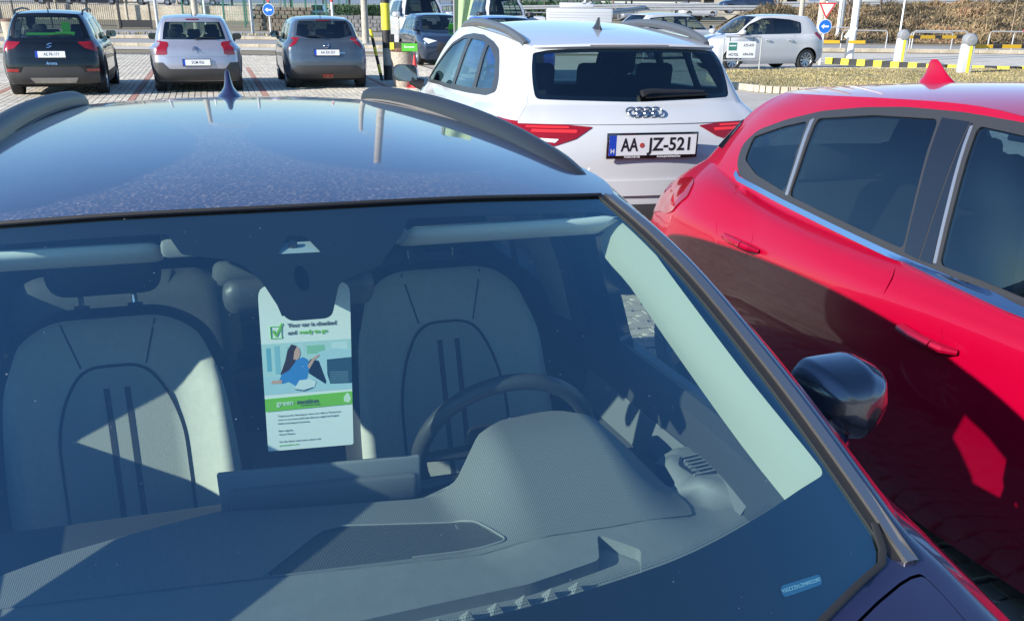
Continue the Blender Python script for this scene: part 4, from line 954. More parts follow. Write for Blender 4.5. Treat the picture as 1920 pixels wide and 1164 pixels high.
    for row, kk, rr in ((0, .014, .0011), (1, .028, .0008), (2, .040, .0005)):
        for s_ in np.arange(10.5+.01*row, 13.6, .010):
            k_ = 6.42+.06*math.sin((s_-10)/4*math.pi)+kk*.6; P = B.eval([s_], [k_])[0]; n = B.normal([s_], [k_])[0]
            M = surf_frame(B, s_, k_, -.006); dm.add([(rr, 0, 0), (0, rr, 0), (-rr, 0, 0), (0, -rr, 0)], [(0, 1, 2, 3)], M)
    dots = dm.build('frit_dots', FRIT, wso); dots['kind'] = 'stuff'
    # VIN strip seen through its slot
    vin = round_poly([(13.405, 6.172), (13.605, 6.117), (13.618, 6.150), (13.418, 6.208)], .018, step=.03)
    VINM = mat('vin_strip', (.03, .12, .24), .5); vp = body_panel(B, 'vin_strip', vin, [], VINM, root, off=-.0045, ds=.1, dk=.1)
    c1 = Vector(B.eval([13.412], [6.19])[0]); c2 = Vector(B.eval([13.61], [6.134])[0]); n3 = Vector(B.normal([13.5], [6.17])[0]); M = frame((c1+c2)/2-n3*.0042, (c2-c1).normalized(), n3.cross((c2-c1).normalized()))
    lettering('VSSZZZKLZMR022387', .0074, M, mat('vin_ink', (.35, .55, .68), .5), vp, 'vin_lettering', depth=.0002)
    for s0, s1, sg in ((13.98, 14.62, 1), (9.38, 10.02, -1)):
        # pillar finisher: black seal next to glass, satin strip outside it
        pl = round_poly([(s0, 6.0), (s1, 6.0), (s1, 8.96), (s0, 8.96)], .0, step=.12)
        a = 14.0 if sg > 0 else 9.62; b_ = 14.38 if sg > 0 else 10.0
        seal = round_poly([(13.97, 6.02), (14.16, 6.0), (14.16, 8.97), (13.97, 8.97)], 0, step=.12) if sg > 0 else round_poly([(9.84, 6.0), (10.03, 6.02), (10.03, 8.97), (9.84, 8.97)], 0, step=.12)
        strip = round_poly([(14.16, 5.99), (14.62, 5.97), (14.60, 8.9), (14.16, 8.97)], 0, step=.12) if sg > 0 else round_poly([(9.38, 5.97), (9.84, 5.99), (9.84, 8.97), (9.40, 8.9)], 0, step=.12)
        body_panel(B, 'screen_seal', seal, [], RUBBER, root, off=.001, thick=.01, ds=.1, dk=.2)
        body_panel(B, 'pillar_finisher', strip, [], mat('pillar_satin', (.30, .29, .28), .26, .85), root, off=.006, thick=.012, ds=.08, dk=.2)
    # thin seal between roof and screen
    b = MB(); b.tube([Vector(B.eval([s_], [8.985])[0])+Vector((0, 0, .001)) for s_ in np.linspace(10, 14, 30)], .004, 6); b.build('header_seal', RUBBER, root, smooth=True)
    b = MB(); b.tube([Vector(B.eval([s_], [k_])[0])+Vector(B.normal([s_], [k_-.03])[0])*.002 for s_, k_ in [(max(10.0, min(14.0, 12+(a_-12)*1.0)), 6.03+.14*max(0, (abs(a_-12)-1.90)/.10)**2) for a_ in np.linspace(10, 14, 90)]], .006, 8, flat=.5); b.build('cowl_seal', RUBBER, root, smooth=True)
    for sgn in (1, -1):
        fx = (lambda p: p) if sgn > 0 else mirror_sk
        body_panel(B, 'window_surround', fx(DLO), [fx(w_) for w_ in WN], GLOSSBLACK, root, off=.002, thick=.03, ds=.2, dk=.2)
        for i, w_ in enumerate(WN): body_panel(B, 'side_window', fx(w_), [], GL_SIDE if i == 0 else GL_DARK, root, off=-.003)
        for d_, hy in ((d1, -.5), (d2, -1.3)):
            o_ = body_panel(B, 'door', fx(d_), [], P_NEAR, root, ds=.2, dk=.2); s_, k_ = B.inv('side', [(hy, .86)])[0]; P = B.eval([s_], [k_])[0]; N = B.normal([s_], [k_])[0]
            if sgn < 0: P = P*np.array([-1, 1, 1]); N = N*np.array([-1, 1, 1])
            handle(o_, P, N, P_NEAR)
        # roof rail: a bar with a flat foot, blended at both ends
        path = [(.607, .235, 1.372), (.606, .30, 1.392), (.604, .42, 1.410), (.600, .7, 1.430), (.588, 1.0, 1.442), (.562, 1.35, 1.448), (.522, 1.68, 1.445), (.485, 1.90, 1.434), (.470, 1.98, 1.418)]
        b = MB(); P2 = []
        pts = [Vector(p) for p in path]
        for i in range(len(pts)-1):
            for t in (0, .33, .66): 
                p0 = pts[max(i-1, 0)]; p1 = pts[i]; p2 = pts[i+1]; p3 = pts[min(i+2, len(pts)-1)]
                P2.append(.5*((2*p1)+(p2-p0)*t+(2*p0-5*p1+4*p2-p3)*t*t+(3*p1-p0-3*p2+p3)*t**3))
        P2.append(pts[-1]); P2 = [NL(sgn*-1*p.x, p.y, p.z) for p in P2]; V = []; F = []
        sec = [(-.030, -.030), (-.028, -.006), (-.020, .010), (-.004, .018), (.012, .014), (.021, -.002), (.024, -.030)]
        for i, p in enumerate(P2):
            t = (P2[min(i+1, len(P2)-1)]-P2[max(i-1, 0)]).normalized(); out = Vector((sgn, 0, 0)); out = (out-t*out.dot(t)).normalized(); up = Vector((0, 0, 1)); k = .72 if i in (0, len(P2)-1) else 1
            for a_, c_ in sec: V.append(p+out*a_*k+up*(c_*k))
        n = len(sec)
        for i in range(len(P2)-1):
            for j in range(n-1): 
                f = (i*n+j, i*n+j+1, (i+1)*n+j+1, (i+1)*n+j); F.append(f)
        F.append(tuple(range(n))); F.append(tuple((len(P2)-1)*n+j for j in range(n-1, -1, -1)))
        b.add(V, F); b.build('roof_rail', mat('rail_black', (.014, .015, .017), .42), root, smooth=True, sharp=50)
        b = MB(); b.tube([p+Vector((sgn*-.032, 0, -.024)) for p in P2[1:-1]], .0035, 5); b.build('rail_seal', mat('dusty_seal', (.16, .15, .14), .8), root, smooth=True)
        for yy in (yf, yr): wheel(root, sgn*.785, yy, wr, .21, sgn, 10)
        b = MB()
    for yy in (yf, yr): b = MB(); b.box((0, yy, .46), (.9, .8, .46)); b.build('wheel_well', VOID, root)
    b = MB(); b.box((0, -.35, .23), (1.5, 4.2, .1)); b.build('floor', VOID, root)
    # ---- door mirrors
    for sx in (-1, 1): door_mirror(root, sx*.955, .045, .975, sx, paint('mirror_cap_grey', (.085, .10, .13), .75, .26, .01), size=1.08, deep=1.0, armz=-.03, outline=[(-.098, .040), (-.072, .074), (.030, .080), (.082, .056), (.096, -.005), (.068, -.072), (.030, -.100), (-.045, -.066), (-.092, -.024)], rr=.014)
    for sx in (-1, 1): b = MB(); b.tube([Vector((sx*1.055, .06, .925)), Vector((sx*1.045, .11, .890)), Vector((sx*1.00, .155, .862)), Vector((sx*.88, .17, .850))], [.032, .034, .036, .045], 12, flat=.8); b.build('mirror_foot', P_NEAR, root, smooth=True)
    # ---- shark fin aerial
    shark_fin(root, 0, -1.96, float(B.H(0, -1.96)), P_NEAR, 1.0, 1.15, slim=1)
    near_cabin(root, B)
    return root, B
FABRIC = mat('seat_fabric', (.52, .51, .46), .95, bump=.35, bscale=900, var=.05, vscale=60)
FABRIC_C = mat('seat_fabric_centre', (.40, .40, .37), .95, bump=.5, bscale=700)
TRIM = mat('seat_edge_vinyl', (.022, .023, .026), .6, bump=.2, bscale=500); SEAM = mat('seam_thread', (.012, .012, .013), .9); BELT = mat('belt_webbing', (.02, .02, .022), .8)
DASH = mat('dash_plastic', (.19, .195, .20), .55, bump=.35, bscale=700, var=.06, vscale=30)
GREYTRIM = mat('pale_trim', (.35, .37, .31), .8, bump=.2, bscale=500)
def seat(parent, u, dh=0, recline=.33, rest=True, name='front_seat'):
    """local x: across, y: up the back, z: towards the windscreen"""
    base = NL(u, .38, .48); up = Vector((0, -recline, math.sqrt(1-recline**2))); xr = Vector((-1, 0, 0))     # +x = picture right (+u)
    M = frame(base, xr, up)                                                                            # z axis = x cross up
    if M.col[2].y < 0: M = M @ Matrix.Diagonal((1, 1, -1, 1))
    s = empty(name, (0, 0, 0)); s.parent = parent
    H_ = .655+dh
    half = [(.245, .0), (.262, .15), (.262, .28), (.255, .39), (.242, .50+dh*.7), (.205, .60+dh*.9), (.150, .640+dh), (.10, H_)]
    out = [(x, y) for x, y in half]+[(-x, y) for x, y in half[::-1]]; out = round_poly(out, .05, step=.03)
    def front(x, y): return .045*np.clip((np.abs(x)-.115)/.09, 0, 1)**1.5*np.clip((H_-y)/.2, 0, 1)-.0*x
    pillow('seat_back', out, TRIM, s, M, thick=.13, rnd=.055, front=front, step=.022)
    Bd = np.vstack([np.linspace(out[i], out[(i+1) % len(out)], 8)[:-1] for i in range(len(out))])
    R3 = np.array(M.to_3x3()); T3 = np.array(M.translation)
    def zf(x, y):
        d = np.sqrt(((np.stack([x, y], 1)[:, None, :]-Bd[None])**2).sum(2)).min(1); t = np.clip(d/.055, 0, 1); pr = np.sqrt(np.clip(1-(1-t)**2, 0, 1)); return pr*.065+front(x, y)*pr
    def patch(nm, outline, m_, off, th, st=.02):
        fn = lambda x, y: np.stack([x, y, zf(x, y)], 1) @ R3.T+T3
        def nf(x, y, k):
            e = 2e-3; a_ = (zf(x+e, y)-zf(x-e, y))/(2*e); b_ = (zf(x, y+e)-zf(x, y-e))/(2*e); n = np.stack([-a_, -b_, np.ones_like(a_)], 1); n /= np.linalg.norm(n, axis=1, keepdims=True); return n @ R3.T
        return surf_panel(fn, nf, outline, [], st, st, m_, nm, s, off, th)
    patch('seat_cover', grow(out, -.030), FABRIC, .006, .010)
    c = [(.130, .02), (.128, .38), (.105, .46+dh*.4), (.062, .525+dh*.6), (-.062, .525+dh*.6), (-.105, .46+dh*.4), (-.128, .38), (-.130, .02)]
    cen = round_poly(c, .05, step=.03)
    patch('centre_panel', cen, FABRIC_C, .009, .010)
    def strip(nm, pts, w, z, m_):
        b = MB(); V = []; F = []
        P = [Vector((x, y, 0)) for x, y in pts]; Q = []
        for i in range(len(P)-1):
            for t in np.linspace(0, 1, 5)[:-1]: Q.append(P[i].lerp(P[i+1], t))
        Q.append(P[-1])
        for i, p in enumerate(Q):
            t = (Q[min(i+1, len(Q)-1)]-Q[max(i-1, 0)]).normalized(); n = Vector((-t.y, t.x, 0))
            zz = float(zf(np.array([p.x]), np.array([p.y]))[0])+z
            for sg in (-1, 1): V.append(M @ (p+n*(sg*w/2)+Vector((0, 0, zz))))
        for i in range(len(Q)-1): F.append((2*i, 2*i+1, 2*i+3, 2*i+2))
        b.add(V, F); return b.build(nm, m_, s)
    for x in (-.021, .021): strip('stripe', [(x, .03), (x, .478+dh*.7)], .012, .0100, TRIM)
    strip('seam', [(p[0], p[1]) for p in cen]+[tuple(cen[0])], .006, .0098, SEAM)
    for sg in (-1, 1): strip('seam', [(sg*.066, .525+dh*.6), (sg*.095, H_-.035)], .0035, .0068, SEAM)
    # cushion
    b = MB(); b.box(NL(u, .10, .40), (.52, .56, .18), ch=.06); b.build('seat_cushion', FABRIC, s, smooth=True)
    if rest:
        o = round_poly([(-.115, 0), (.115, 0), (.125, .10), (.105, .185), (-.105, .185), (-.125, .10)], .04, step=.03)
        Mh = M @ Matrix.Translation((0, H_+.025, .02)) @ Matrix.Rotation(R(6), 4, 'X')
        pillow('head_restraint', o, TRIM, s, Mh, thick=.11, rnd=.05, step=.025)
        for sg in (-1, 1):
            b = MB(); b.tube([M @ Vector((sg*.055, H_-.02, .0)), M @ Vector((sg*.055, H_+.05, .0))], .006, 8); b.build('restraint_post', CHROME, s, smooth=True)
            b = MB(); b.tube([M @ Vector((sg*.055, H_-.006, .0)), M @ Vector((sg*.055, H_+.006, .0))], .016, 12); b.build('post_collar', BLACK, s, smooth=True)
    return s
def smst(x, a, b): t = np.clip((x-a)/(b-a), 0, 1); return t*t*(3-2*t)
def dashz(u, v):
    """height of the dashboard top at near-car u, v"""
    u = np.asarray(u, float); v = np.asarray(v, float)
    z = .888-.012*(u/.7)**2-.02*smst(v, -.45, -.75)+.02*smst(v, -.50, -.30)*0
    hood = .098*smst(u, .185, .325)*(1-smst(u, .50, .655))*smst(v, -.44, -.06)
    # the front lip rises a touch towards the windscreen corners
    pod = .036*(1-smst(np.sqrt(((u-.722)/.095)**2+((v+.165)/.125)**2), .72, 1.05))
    return z+hood+pod-.02*smst(-v, .62, .82)
def near_cabin(root, B):
    def duv(name, pts, m_, off=0.0, thick=.0, rad=.02, d=.03, holes=(), parent=root):
        P = round_poly(pts, rad, step=.05)
        fn = lambda a, b: np.stack([-a, -b, dashz(a, b)], 1)
        def nf(a, b, k):
            e = 2e-3; du = (dashz(a+e, b)-dashz(a-e, b))/(2*e); dv = (dashz(a, b+e)-dashz(a, b-e))/(2*e); n = np.stack([du, dv, np.ones_like(du)], 1); return n/np.linalg.norm(n, axis=1, keepdims=True)
        return surf_panel(fn, nf, P, list(holes), d, d, m_, name, parent, off, thick)
    dash = empty('dashboard', (0, 0, 0)); dash.parent = root
    vb = lambda u: -.90+.205*(u/.716)**2
    front = [(u, vb(u)+.015) for u in np.linspace(-.70, .70, 15)]
    rear = [(.80, -.48), (.812, -.20), (.80, -.09), (.765, -.055), (.69, -.05), (.650, -.075), (.636, -.20), (.618, -.19), (.595, -.09), (.545, -.015), (.455, .012), (.36, .0), (.29, -.045), (.235, -.10), (.19, -.100), (.154, -.105), (-.06, -.075), (-.2, -.048), (-.333, -.083), (-.455, -.119), (-.53, -.156), (-.70, -.27), (-.76, -.50)]
    chan = [(-.50, -.475), (.0, -.462), (.26, -.440), (.395, -.405), (.415, -.345), (.475, -.395), (.44, -.47), (.28, -.50), (0, -.525), (-.50, -.535)]
    CH = round_poly(chan, .012, step=.05)
    duv('dash_top', front+rear, DASH, thick=.10, rad=.008, holes=[CH], parent=dash)
    # defroster channel: sunken floor with a row of pyramids
    q = MB(); n = len(CH); q.add([NL(p[0], p[1], float(dashz(p[0], p[1]))) for p in CH]+[NL(p[0], p[1], float(dashz(p[0], p[1]))-.022) for p in CH], [(i, n+i, n+(i+1) % n, (i+1) % n) for i in range(n)]+[tuple(range(n, 2*n))]); q.build('defroster_channel', DASH, dash)
    for i, u in enumerate(np.arange(-.46, .36, .047)):
        v = -.492+.045*smst(u, 0, .4); z = float(dashz(u, v))-.022; q = MB(); q.add([NL(u-.011, v-.012, z), NL(u+.011, v-.012, z), NL(u+.011, v+.014, z), NL(u-.011, v+.014, z), NL(u, v-.002, z+.020)], [(0, 1, 4), (1, 2, 4), (2, 3, 4), (3, 0, 4)]); q.build('channel_tooth', DASH, dash)
    TEX = wave_mat('ribbed_dash_weave', (.20, .205, .21), 95, axis='X', strength=.35, rot=.05, cross=True)
    spk = [(-.136, -.335), (-.029, -.182), (.008, -.174), (.205, -.222), (.228, -.245), (.275, -.345), (.1, -.34)]
    SPK = round_poly(spk, .02, step=.05)
    tex = [(-.74, -.33), (-.52, -.262), (-.29, -.287), (-.045, -.31), (.215, -.337), (.45, -.335), (.56, -.325), (.615, -.31)]+[(.626, -.27), (.612, -.20), (.59, -.095), (.543, -.022), (.455, .004), (.362, -.008), (.294, -.052), (.238, -.106), (.154, -.112), (-.06, -.082), (-.2, -.055), (-.333, -.09), (-.455, -.126), (-.53, -.162), (-.68, -.27)]
    spk2 = [(-.136+.0, -.300), (-.029, -.182), (.008, -.174), (.205, -.222), (.228, -.245), (.262, -.325), (.1, -.316)]
    duv('dash_weave', tex, TEX, off=.003, thick=.004, rad=.012, d=.018, holes=[round_poly(spk2, .012, step=.05)], parent=dash)
    GR = wave_mat('speaker_mesh', (.03, .032, .035), 130, cross=True, strength=1.0, dist=.002, col2=(.30, .32, .34)); duv('speaker_grille', [(a, b) for a, b in spk2], GR, off=.0012, rad=.012, d=.02, parent=dash)
    b = MB(); b.tube([NL(a, c, float(dashz(a, c))+.0045) for a, c in round_poly(spk2, .012, step=.03)[:-9]], .0022, 5); b.build('grille_edge', DASH, dash, smooth=True)
    # right vent pod
    pod = round_poly([(-.085, -.085), (.075, -.10), (.095, -.03), (.09, .05), (.05, .085), (-.06, .09), (-.095, .02)], .04, step=.03)
    Mp = frame(NL(.712, -.165, .885), (-1, .0, 0), (0, -1, 0)) 
    Mp = Matrix(((-1, 0, 0, -.712), (0, -1, 0, .165), (0, 0, 1, float(dashz(.712, -.165))-.0262), (0, 0, 0, 1))) @ Matrix.Rotation(R(-10), 4, 'Z')
    pp = empty('side_vent', (0, 0, 0)); pp.parent = dash
    fr_ = round_poly([(-.038, -.058), (.045, -.05), (.048, .035), (-.04, .03), (-.055, -.01)], .01, step=.03)
    q = MB(); n = len(fr_); inn = grow(fr_, -.006); q.add([(x, y, .0275) for x, y in fr_]+[(x, y, .030) for x, y in inn], [(i, (i+1) % n, n+(i+1) % n, n+i) for i in range(n)], Mp); q.build('vent_frame', BLACK, pp)
    q = MB(); q.add([(x, y, .0272) for x, y in inn], [tuple(range(n))], Mp); q.build('vent_back', VOID, pp)
    for i in range(6):
        t = -.045+i*.0155; q = MB(); q.box((.0, t, .0285), (.08, .0035, .005), Euler((R(30), 0, R(18)))); w_ = MB(); w_.add(q.v, q.f, Mp); w_.build('vent_slat', DASH, pp)
    # dark gap behind the pod, lower dash face
    q = MB(); q.box(NL(0, .0, .70), (1.42, .16, .30), ch=.03); q.build('lower_dash', mat('lower_dash_plastic', (.03, .031, .034), .6), dash, smooth=True)
    # ---- tablet
    tb = empty('tablet_screen', (0, 0, 0)); tb.parent = root
    M = frame(NL(-.005, -.045, .915), (-1, .08, 0), (0, .06, 1))
    q = MB(); q.box((0, 0, 0), (.362, .082, .012), ch=.005); w_ = MB(); w_.add(q.v, q.f, M); w_.build('screen_bezel', mat('screen_back', (.26, .27, .28), .5, bump=.2, bscale=600), tb, smooth=True)
    sg = 1 if (M.to_3x3() @ Vector((0, 0, 1))).y > 0 else -1
    q = MB(); q.box((0.004, -.016, sg*.012), (.335, .052, .022), ch=.008); w_ = MB(); w_.add(q.v, q.f, M); w_.build('screen_housing', mat('screen_housing', (.15, .155, .16), .55, bump=.2, bscale=600), tb, smooth=True)
    # ---- steering wheel
    sw = empty('steering_wheel', (0, 0, 0)); sw.parent = root; C = NL(.375, .05, .895); up = Vector((0, .35, .937)); xr = Vector((-1, 0, 0)); zz = xr.cross(up)
    P = [C+xr*(.178*math.cos(a))+up*(.174*math.sin(a)) for a in np.linspace(0, 2*math.pi, 49)]
    q = MB(); q.tube(P, .0165, 14, cap=False, up=tuple(zz)); q.build('rim', mat('wheel_leather', (.045, .047, .05), .36, bump=.15, bscale=700), sw, smooth=True)
    q = MB(); q.box((0, 0, 0), (.15, .10, .05), ch=.02); w_ = MB(); w_.add(q.v, q.f, frame(C-up*.01-zz*.02*(1 if zz.y > 0 else -1), xr, up)); w_.build('hub', BLACK, sw, smooth=True)
    for sg_ in (-1, 1): q = MB(); q.tube([C+xr*(sg_*.06), C+xr*(sg_*.17)], [.022, .014], 8, flat=.6); q.build('spoke', BLACK, sw, smooth=True)
    q = MB(); q.tube([C-up*.04, C-up*.17], [.02, .014], 8); q.build('spoke', BLACK, sw, smooth=True)
    q = MB(); q.tube([NL(.25, .0, .865), NL(.20, -.005, .862), NL(.185, .0, .862)], [.010, .013, .012], 8, flat=.7); q.build('indicator_stalk', mat('stalk', (.12, .12, .13), .4), sw, smooth=True)
    q = MB(); q.tube([NL(.50, .0, .875), NL(.56, -.005, .875)], [.010, .011], 8, flat=.7); q.build('wiper_stalk', BLACK, sw, smooth=True)
    q = MB(); q.tube([NL(.375, .03, .88), NL(.375, -.12, .82)], .05, 12); q.build('column', BLACK, sw, smooth=True)
    # ---- seats
    seat(root, -.37); seat(root, .37, dh=.055)
    rb = empty('rear_bench', (0, 0, 0)); rb.parent = root
    for u in (-.40, .40):
        M = frame(NL(u, 1.25, .48), (-1, 0, 0), (0, -.36, .93))
        if M.col[2].y < 0: M = M @ Matrix.Diagonal((1, 1, -1, 1))
        pillow('bench_back', round_poly([(-.34, 0), (.34, 0), (.33, .45), (.25, .53), (-.25, .53), (-.33, .45)], .06, step=.04), FABRIC, rb, M, thick=.16, rnd=.06, step=.05)
        pillow('bench_restraint', round_poly([(-.12, .55), (.12, .55), (.10, .68), (-.10, .68)], .04, step=.03), TRIM, rb, M, thick=.1, rnd=.045, step=.03)
    M = frame(NL(0, 1.22, .48), (-1, 0, 0), (0, -.36, .93))
    if M.col[2].y < 0: M = M @ Matrix.Diagonal((1, 1, -1, 1))
    pillow('bench_restraint', round_poly([(-.14, .46), (.14, .46), (.13, .55), (-.13, .55)], .03, step=.03), FABRIC, rb, M, thick=.09, rnd=.04, step=.03)
    q = MB(); q.box(NL(0, 1.0, .42), (1.35, .5, .2), ch=.05); q.build('bench_cushion', FABRIC, rb, smooth=True)
    q = MB(); q.box(NL(0, 1.75, .72), (1.2, .9, .03), ch=.01); q.build('luggage_cover', TRIM, root)
    # ---- door linings, pillars
    CARD = mat('door_lining', (.035, .037, .042), .7, bump=.2, bscale=300); CLOTH = mat('door_cloth', (.14, .145, .15), .9, bump=.4, bscale=600)
    for sg_ in (1, -1):
        x = lambda u: u*sg_
        for v0, v1 in ((-.56, .50), (.66, 1.55)):
            V = []; F = []; prof = [(.775, .985), (.752, .992), (.725, .975), (.715, .93), (.72, .86), (.70, .80), (.66, .74), (.665, .69), (.715, .66), (.72, .40)]
            vs = np.linspace(v0, v1, 9)
            for v in vs:
                tap = 1.0-.03*max(0, (v-.8))-.05*max(0, -.1-v)
                for u, z in prof: V.append(NL(x(u*tap), v, z))
            n = len(prof)
            for i in range(8):
                for j in range(n-1): F.append((i*n+j, i*n+j+1, (i+1)*n+j+1, (i+1)*n+j))
            q = MB(); q.add(V, F); dc = q.build('door_lining', CARD, root, smooth=True)
            q = MB(); q.add([NL(x(.711), v0+.22, .915), NL(x(.714), v1-.06, .90), NL(x(.700), v1-.06, .815), NL(x(.700), v0+.26, .83)], [(0, 1, 2, 3)]); q.build('cloth_insert', CLOTH, dc)
            q = MB(); q.tube([NL(x(.700), v0+.30, .855), NL(x(.688), v0+.38, .865), NL(x(.70), v0+.46, .87)], .012, 8, flat=.6); q.build('inner_handle', SATIN, dc, smooth=True)
            q = MB(); q.box(NL(x(.660), v0+.42, .752), (.05, .17, .02), ch=.006); q.build('window_switches', GLOSSBLACK, dc, smooth=True)
        # pillar behind the front door: pale upper, dark lower
        q = MB(); V = [NL(x(.712), .43, .98), NL(x(.700), .51, .985), NL(x(.66), .43, 1.15), NL(x(.655), .52, 1.15), NL(x(.595), .42, 1.32), NL(x(.60), .55, 1.33)]
        q.add(V, [(0, 1, 3, 2), (2, 3, 5, 4)]); q.build('door_seal', RUBBER, root, smooth=True)
        q = MB(); V = [NL(x(.698), .505, 1.0), NL(x(.672), .575, 1.0), NL(x(.690), .64, 1.0), NL(x(.602), .55, 1.335), NL(x(.570), .74, 1.34), NL(x(.600), .92, 1.335), NL(x(.655), .515, 1.15), NL(x(.625), .63, 1.15), NL(x(.65), .75, 1.15)]
        q.add(V, [(0, 1, 7, 6), (1, 2, 8, 7), (6, 7, 4, 3), (7, 8, 5, 4)]); q.build('pillar_trim', GREYTRIM, root, smooth=True)
        q = MB(); V = [NL(x(.715), .49, 1.0), NL(x(.672), .575, 1.0), NL(x(.695), .66, 1.0), NL(x(.725), .46, .45), NL(x(.69), .60, .45), NL(x(.72), .76, .45)]
        q.add(V, [(0, 3, 4, 1), (1, 4, 5, 2)]); q.build('lower_pillar', CARD, root, smooth=True)
        q = MB(); q.add([NL(x(.588), .66, 1.20), NL(x(.588), .72, 1.20), NL(x(.605), .57, .98), NL(x(.605), .625, .98), NL(x(.64), .50, .62), NL(x(.64), .55, .62)], [(0, 2, 3, 1), (2, 4, 5, 3)]); q.build('seat_belt', BELT, root)
        # windscreen pillar lining
        outp = [(.600, .05, 1.358), (.611, -.05, 1.325), (.618, -.165, 1.278), (.648, -.383, 1.172), (.684, -.565, 1.080), (.706, -.672, 1.012)]
        midp = [(.588, .04, 1.356), (.588, .0, 1.30), (.596, -.13, 1.250), (.618, -.30, 1.160), (.655, -.49, 1.072), (.688, -.650, 1.005)]
        innp = [(.583, .035, 1.36), (.574, .062, 1.285), (.588, -.05, 1.238), (.607, -.17, 1.173), (.640, -.40, 1.060), (.664, -.602, .985)]
        V = []; F = []
        def sm(L_):
            L_ = [Vector(p) for p in L_]; o = []
            for i in range(len(L_)-1):
                for t in (0, .25, .5, .75):
                    p0 = L_[max(i-1, 0)]; p1 = L_[i]; p2 = L_[i+1]; p3 = L_[min(i+2, len(L_)-1)]; o.append(.5*((2*p1)+(p2-p0)*t+(2*p0-5*p1+4*p2-p3)*t*t+(3*p1-p0-3*p2+p3)*t**3))
            return o+[L_[-1]]
        A, Mi, I = sm(outp), sm(midp), sm(innp)
        rows = 7
        for a_, m_, i_ in zip(A, Mi, I):
            for j in range(rows): t = j/(rows-1); p = a_*(1-t)**2+(2*m_-.5*(a_+i_))*2*t*(1-t)+i_*t*t; V.append(NL(x(p.x), p.y, p.z))
        for i in range(len(A)-1):
            for j in range(rows-1): F.append((i*rows+j, i*rows+j+1, (i+1)*rows+j+1, (i+1)*rows+j))
        q = MB(); q.add(V, F); pt = q.build('windscreen_pillar_lining', GREYTRIM, root, smooth=True)
        # side of headlining to the window frame
        q = MB(); q.add([NL(x(.60), .26, 1.30), NL(x(.56), .10, 1.345), NL(x(.56), 1.9, 1.36), NL(x(.60), 1.9, 1.30)], [(0, 1, 2, 3)]); q.build('roof_side_lining', LINER_, root)
    # ---- sun visors, header, mirror, camera housing
    for (u0, u1) in ((-.62, -.225), (.180, .60)):
        o = round_poly([(u0, 0), (u1, 0), (u1, .10), (u0, .10)], .025, step=.03); M = frame(NL(0, .012, 1.356), (-1, 0, 0), (0, -.86, -.5))
        if M.col[2].z > 0: pass
        pillow('sun_visor', o, mat('visor_fabric', (.74, .76, .74), .85), root, M, thick=.022, rnd=.011, step=.04)
    q = MB(); q.box(NL(-.025, .07, 1.355), (.40, .22, .03), ch=.01); q.build('header_lining', LINER_, root, smooth=True)
    # mirror foot housing: tapered hood between screen and mirror
    hs = empty('camera_housing', (0, 0, 0)); hs.parent = root; uc = -.026
    V = []; F = []
    lev = [(-.055, 1.372, .135, .05), (-.105, 1.348, .10, .045), (-.155, 1.328, .058, .04), (-.190, 1.305, .042, .03), (-.200, 1.280, .034, .028)]
    for v, z, hw, dp in lev:
        for uu, dv, dz in ((-1, 0, 0), (-.95, dp*.7, -dp*.2), (-.5, dp, -dp*.3), (.5, dp, -dp*.3), (.95, dp*.7, -dp*.2), (1, 0, 0)): V.append(NL(uc+uu*hw, v+dv, z+dz))
    for i in range(4):
        for j in range(5): F.append((i*6+j, i*6+j+1, (i+1)*6+j+1, (i+1)*6+j))
    F.append(tuple(24+j for j in range(6)))
    q = MB(); q.add(V, F); q.build('housing_cover', BLACK, hs, smooth=True)
    M = surf_frame(B, 11.94, 8.34, -.014); q = MB(); q.box((0, 0, 0), (.075, .045, .004)); w_ = MB(); w_.add(q.v, q.f, M @ Matrix.Rotation(R(-10), 4, 'X')); w_.build('camera_shade', mat('camera_shade', (.36, .42, .44), .6), hs)
    q = MB(); q.tube([M @ Vector((-.006, .006, .001)), M @ Vector((-.006, .006, .008))], .007, 16); q.build('camera_lens', GLOSSBLACK, hs, smooth=True)
    M = frame(NL(-.014, -.050, 1.272), (-1, 0, 0), (0, .12, 1)); o = round_poly([(-.120, -.026), (.115, -.026), (.125, .0), (.12, .032), (-.122, .032), (-.128, .0)], .018, step=.03)
    if M.col[2].y < 0: M = M @ Matrix.Diagonal((1, 1, -1, 1))
    mr = pillow('rear_view_mirror', o, mat('mirror_back', (.06, .065, .07), .45), hs, M, thick=.036, rnd=.018, step=.012)
LINER_ = mat('headlining_fabric', (.20, .205, .20), .9, bump=.2, bscale=500)
NEAR, NB = near_car()
# ------------------------------------------------------------------ red hatchback to the right
def red_levels():
    return [(.84, -2.08, 2.10, (.24, .2, .2), .2, .22, .05, .06, .96, .95), (.885, -2.18, 2.18, (.36, .33, .34), .24, .26, .08, .1, .96, .95),
    (.90, -2.225, 2.22, (.56, .52, .52), .28, .3, .10, .12, .96, .95), (.90, -2.19, 2.2, (.74, .71, .66), .30, .3, .12, .14, .955, .95),
    (.885, -2.11, 2.1, (.92, .85, .74), .30, .3, .13, .16, .93, .94), (.845, -2.02, 1.7, (1.01, .92, .92), .28, .26, .12, .20, .89, .95),
    (.775, -1.93, 1.10, (1.06, .962, .962), .17, .06, .10, .20, .84, .97, 0, .05), (.708, -1.82, .80, (1.185, 1.14, 1.16), .14, .055, .09, .16, .82, .985, 0, .02),
    (.625, -1.66, .52, (1.33, 1.335, 1.33), .11, .05, .08, .12, .80, 1.0, 0, -.01), (.565, -1.55, .40, (1.39, 1.41, 1.40), .09, .045, .07, .09, .80, 1.0, 0, 0)]
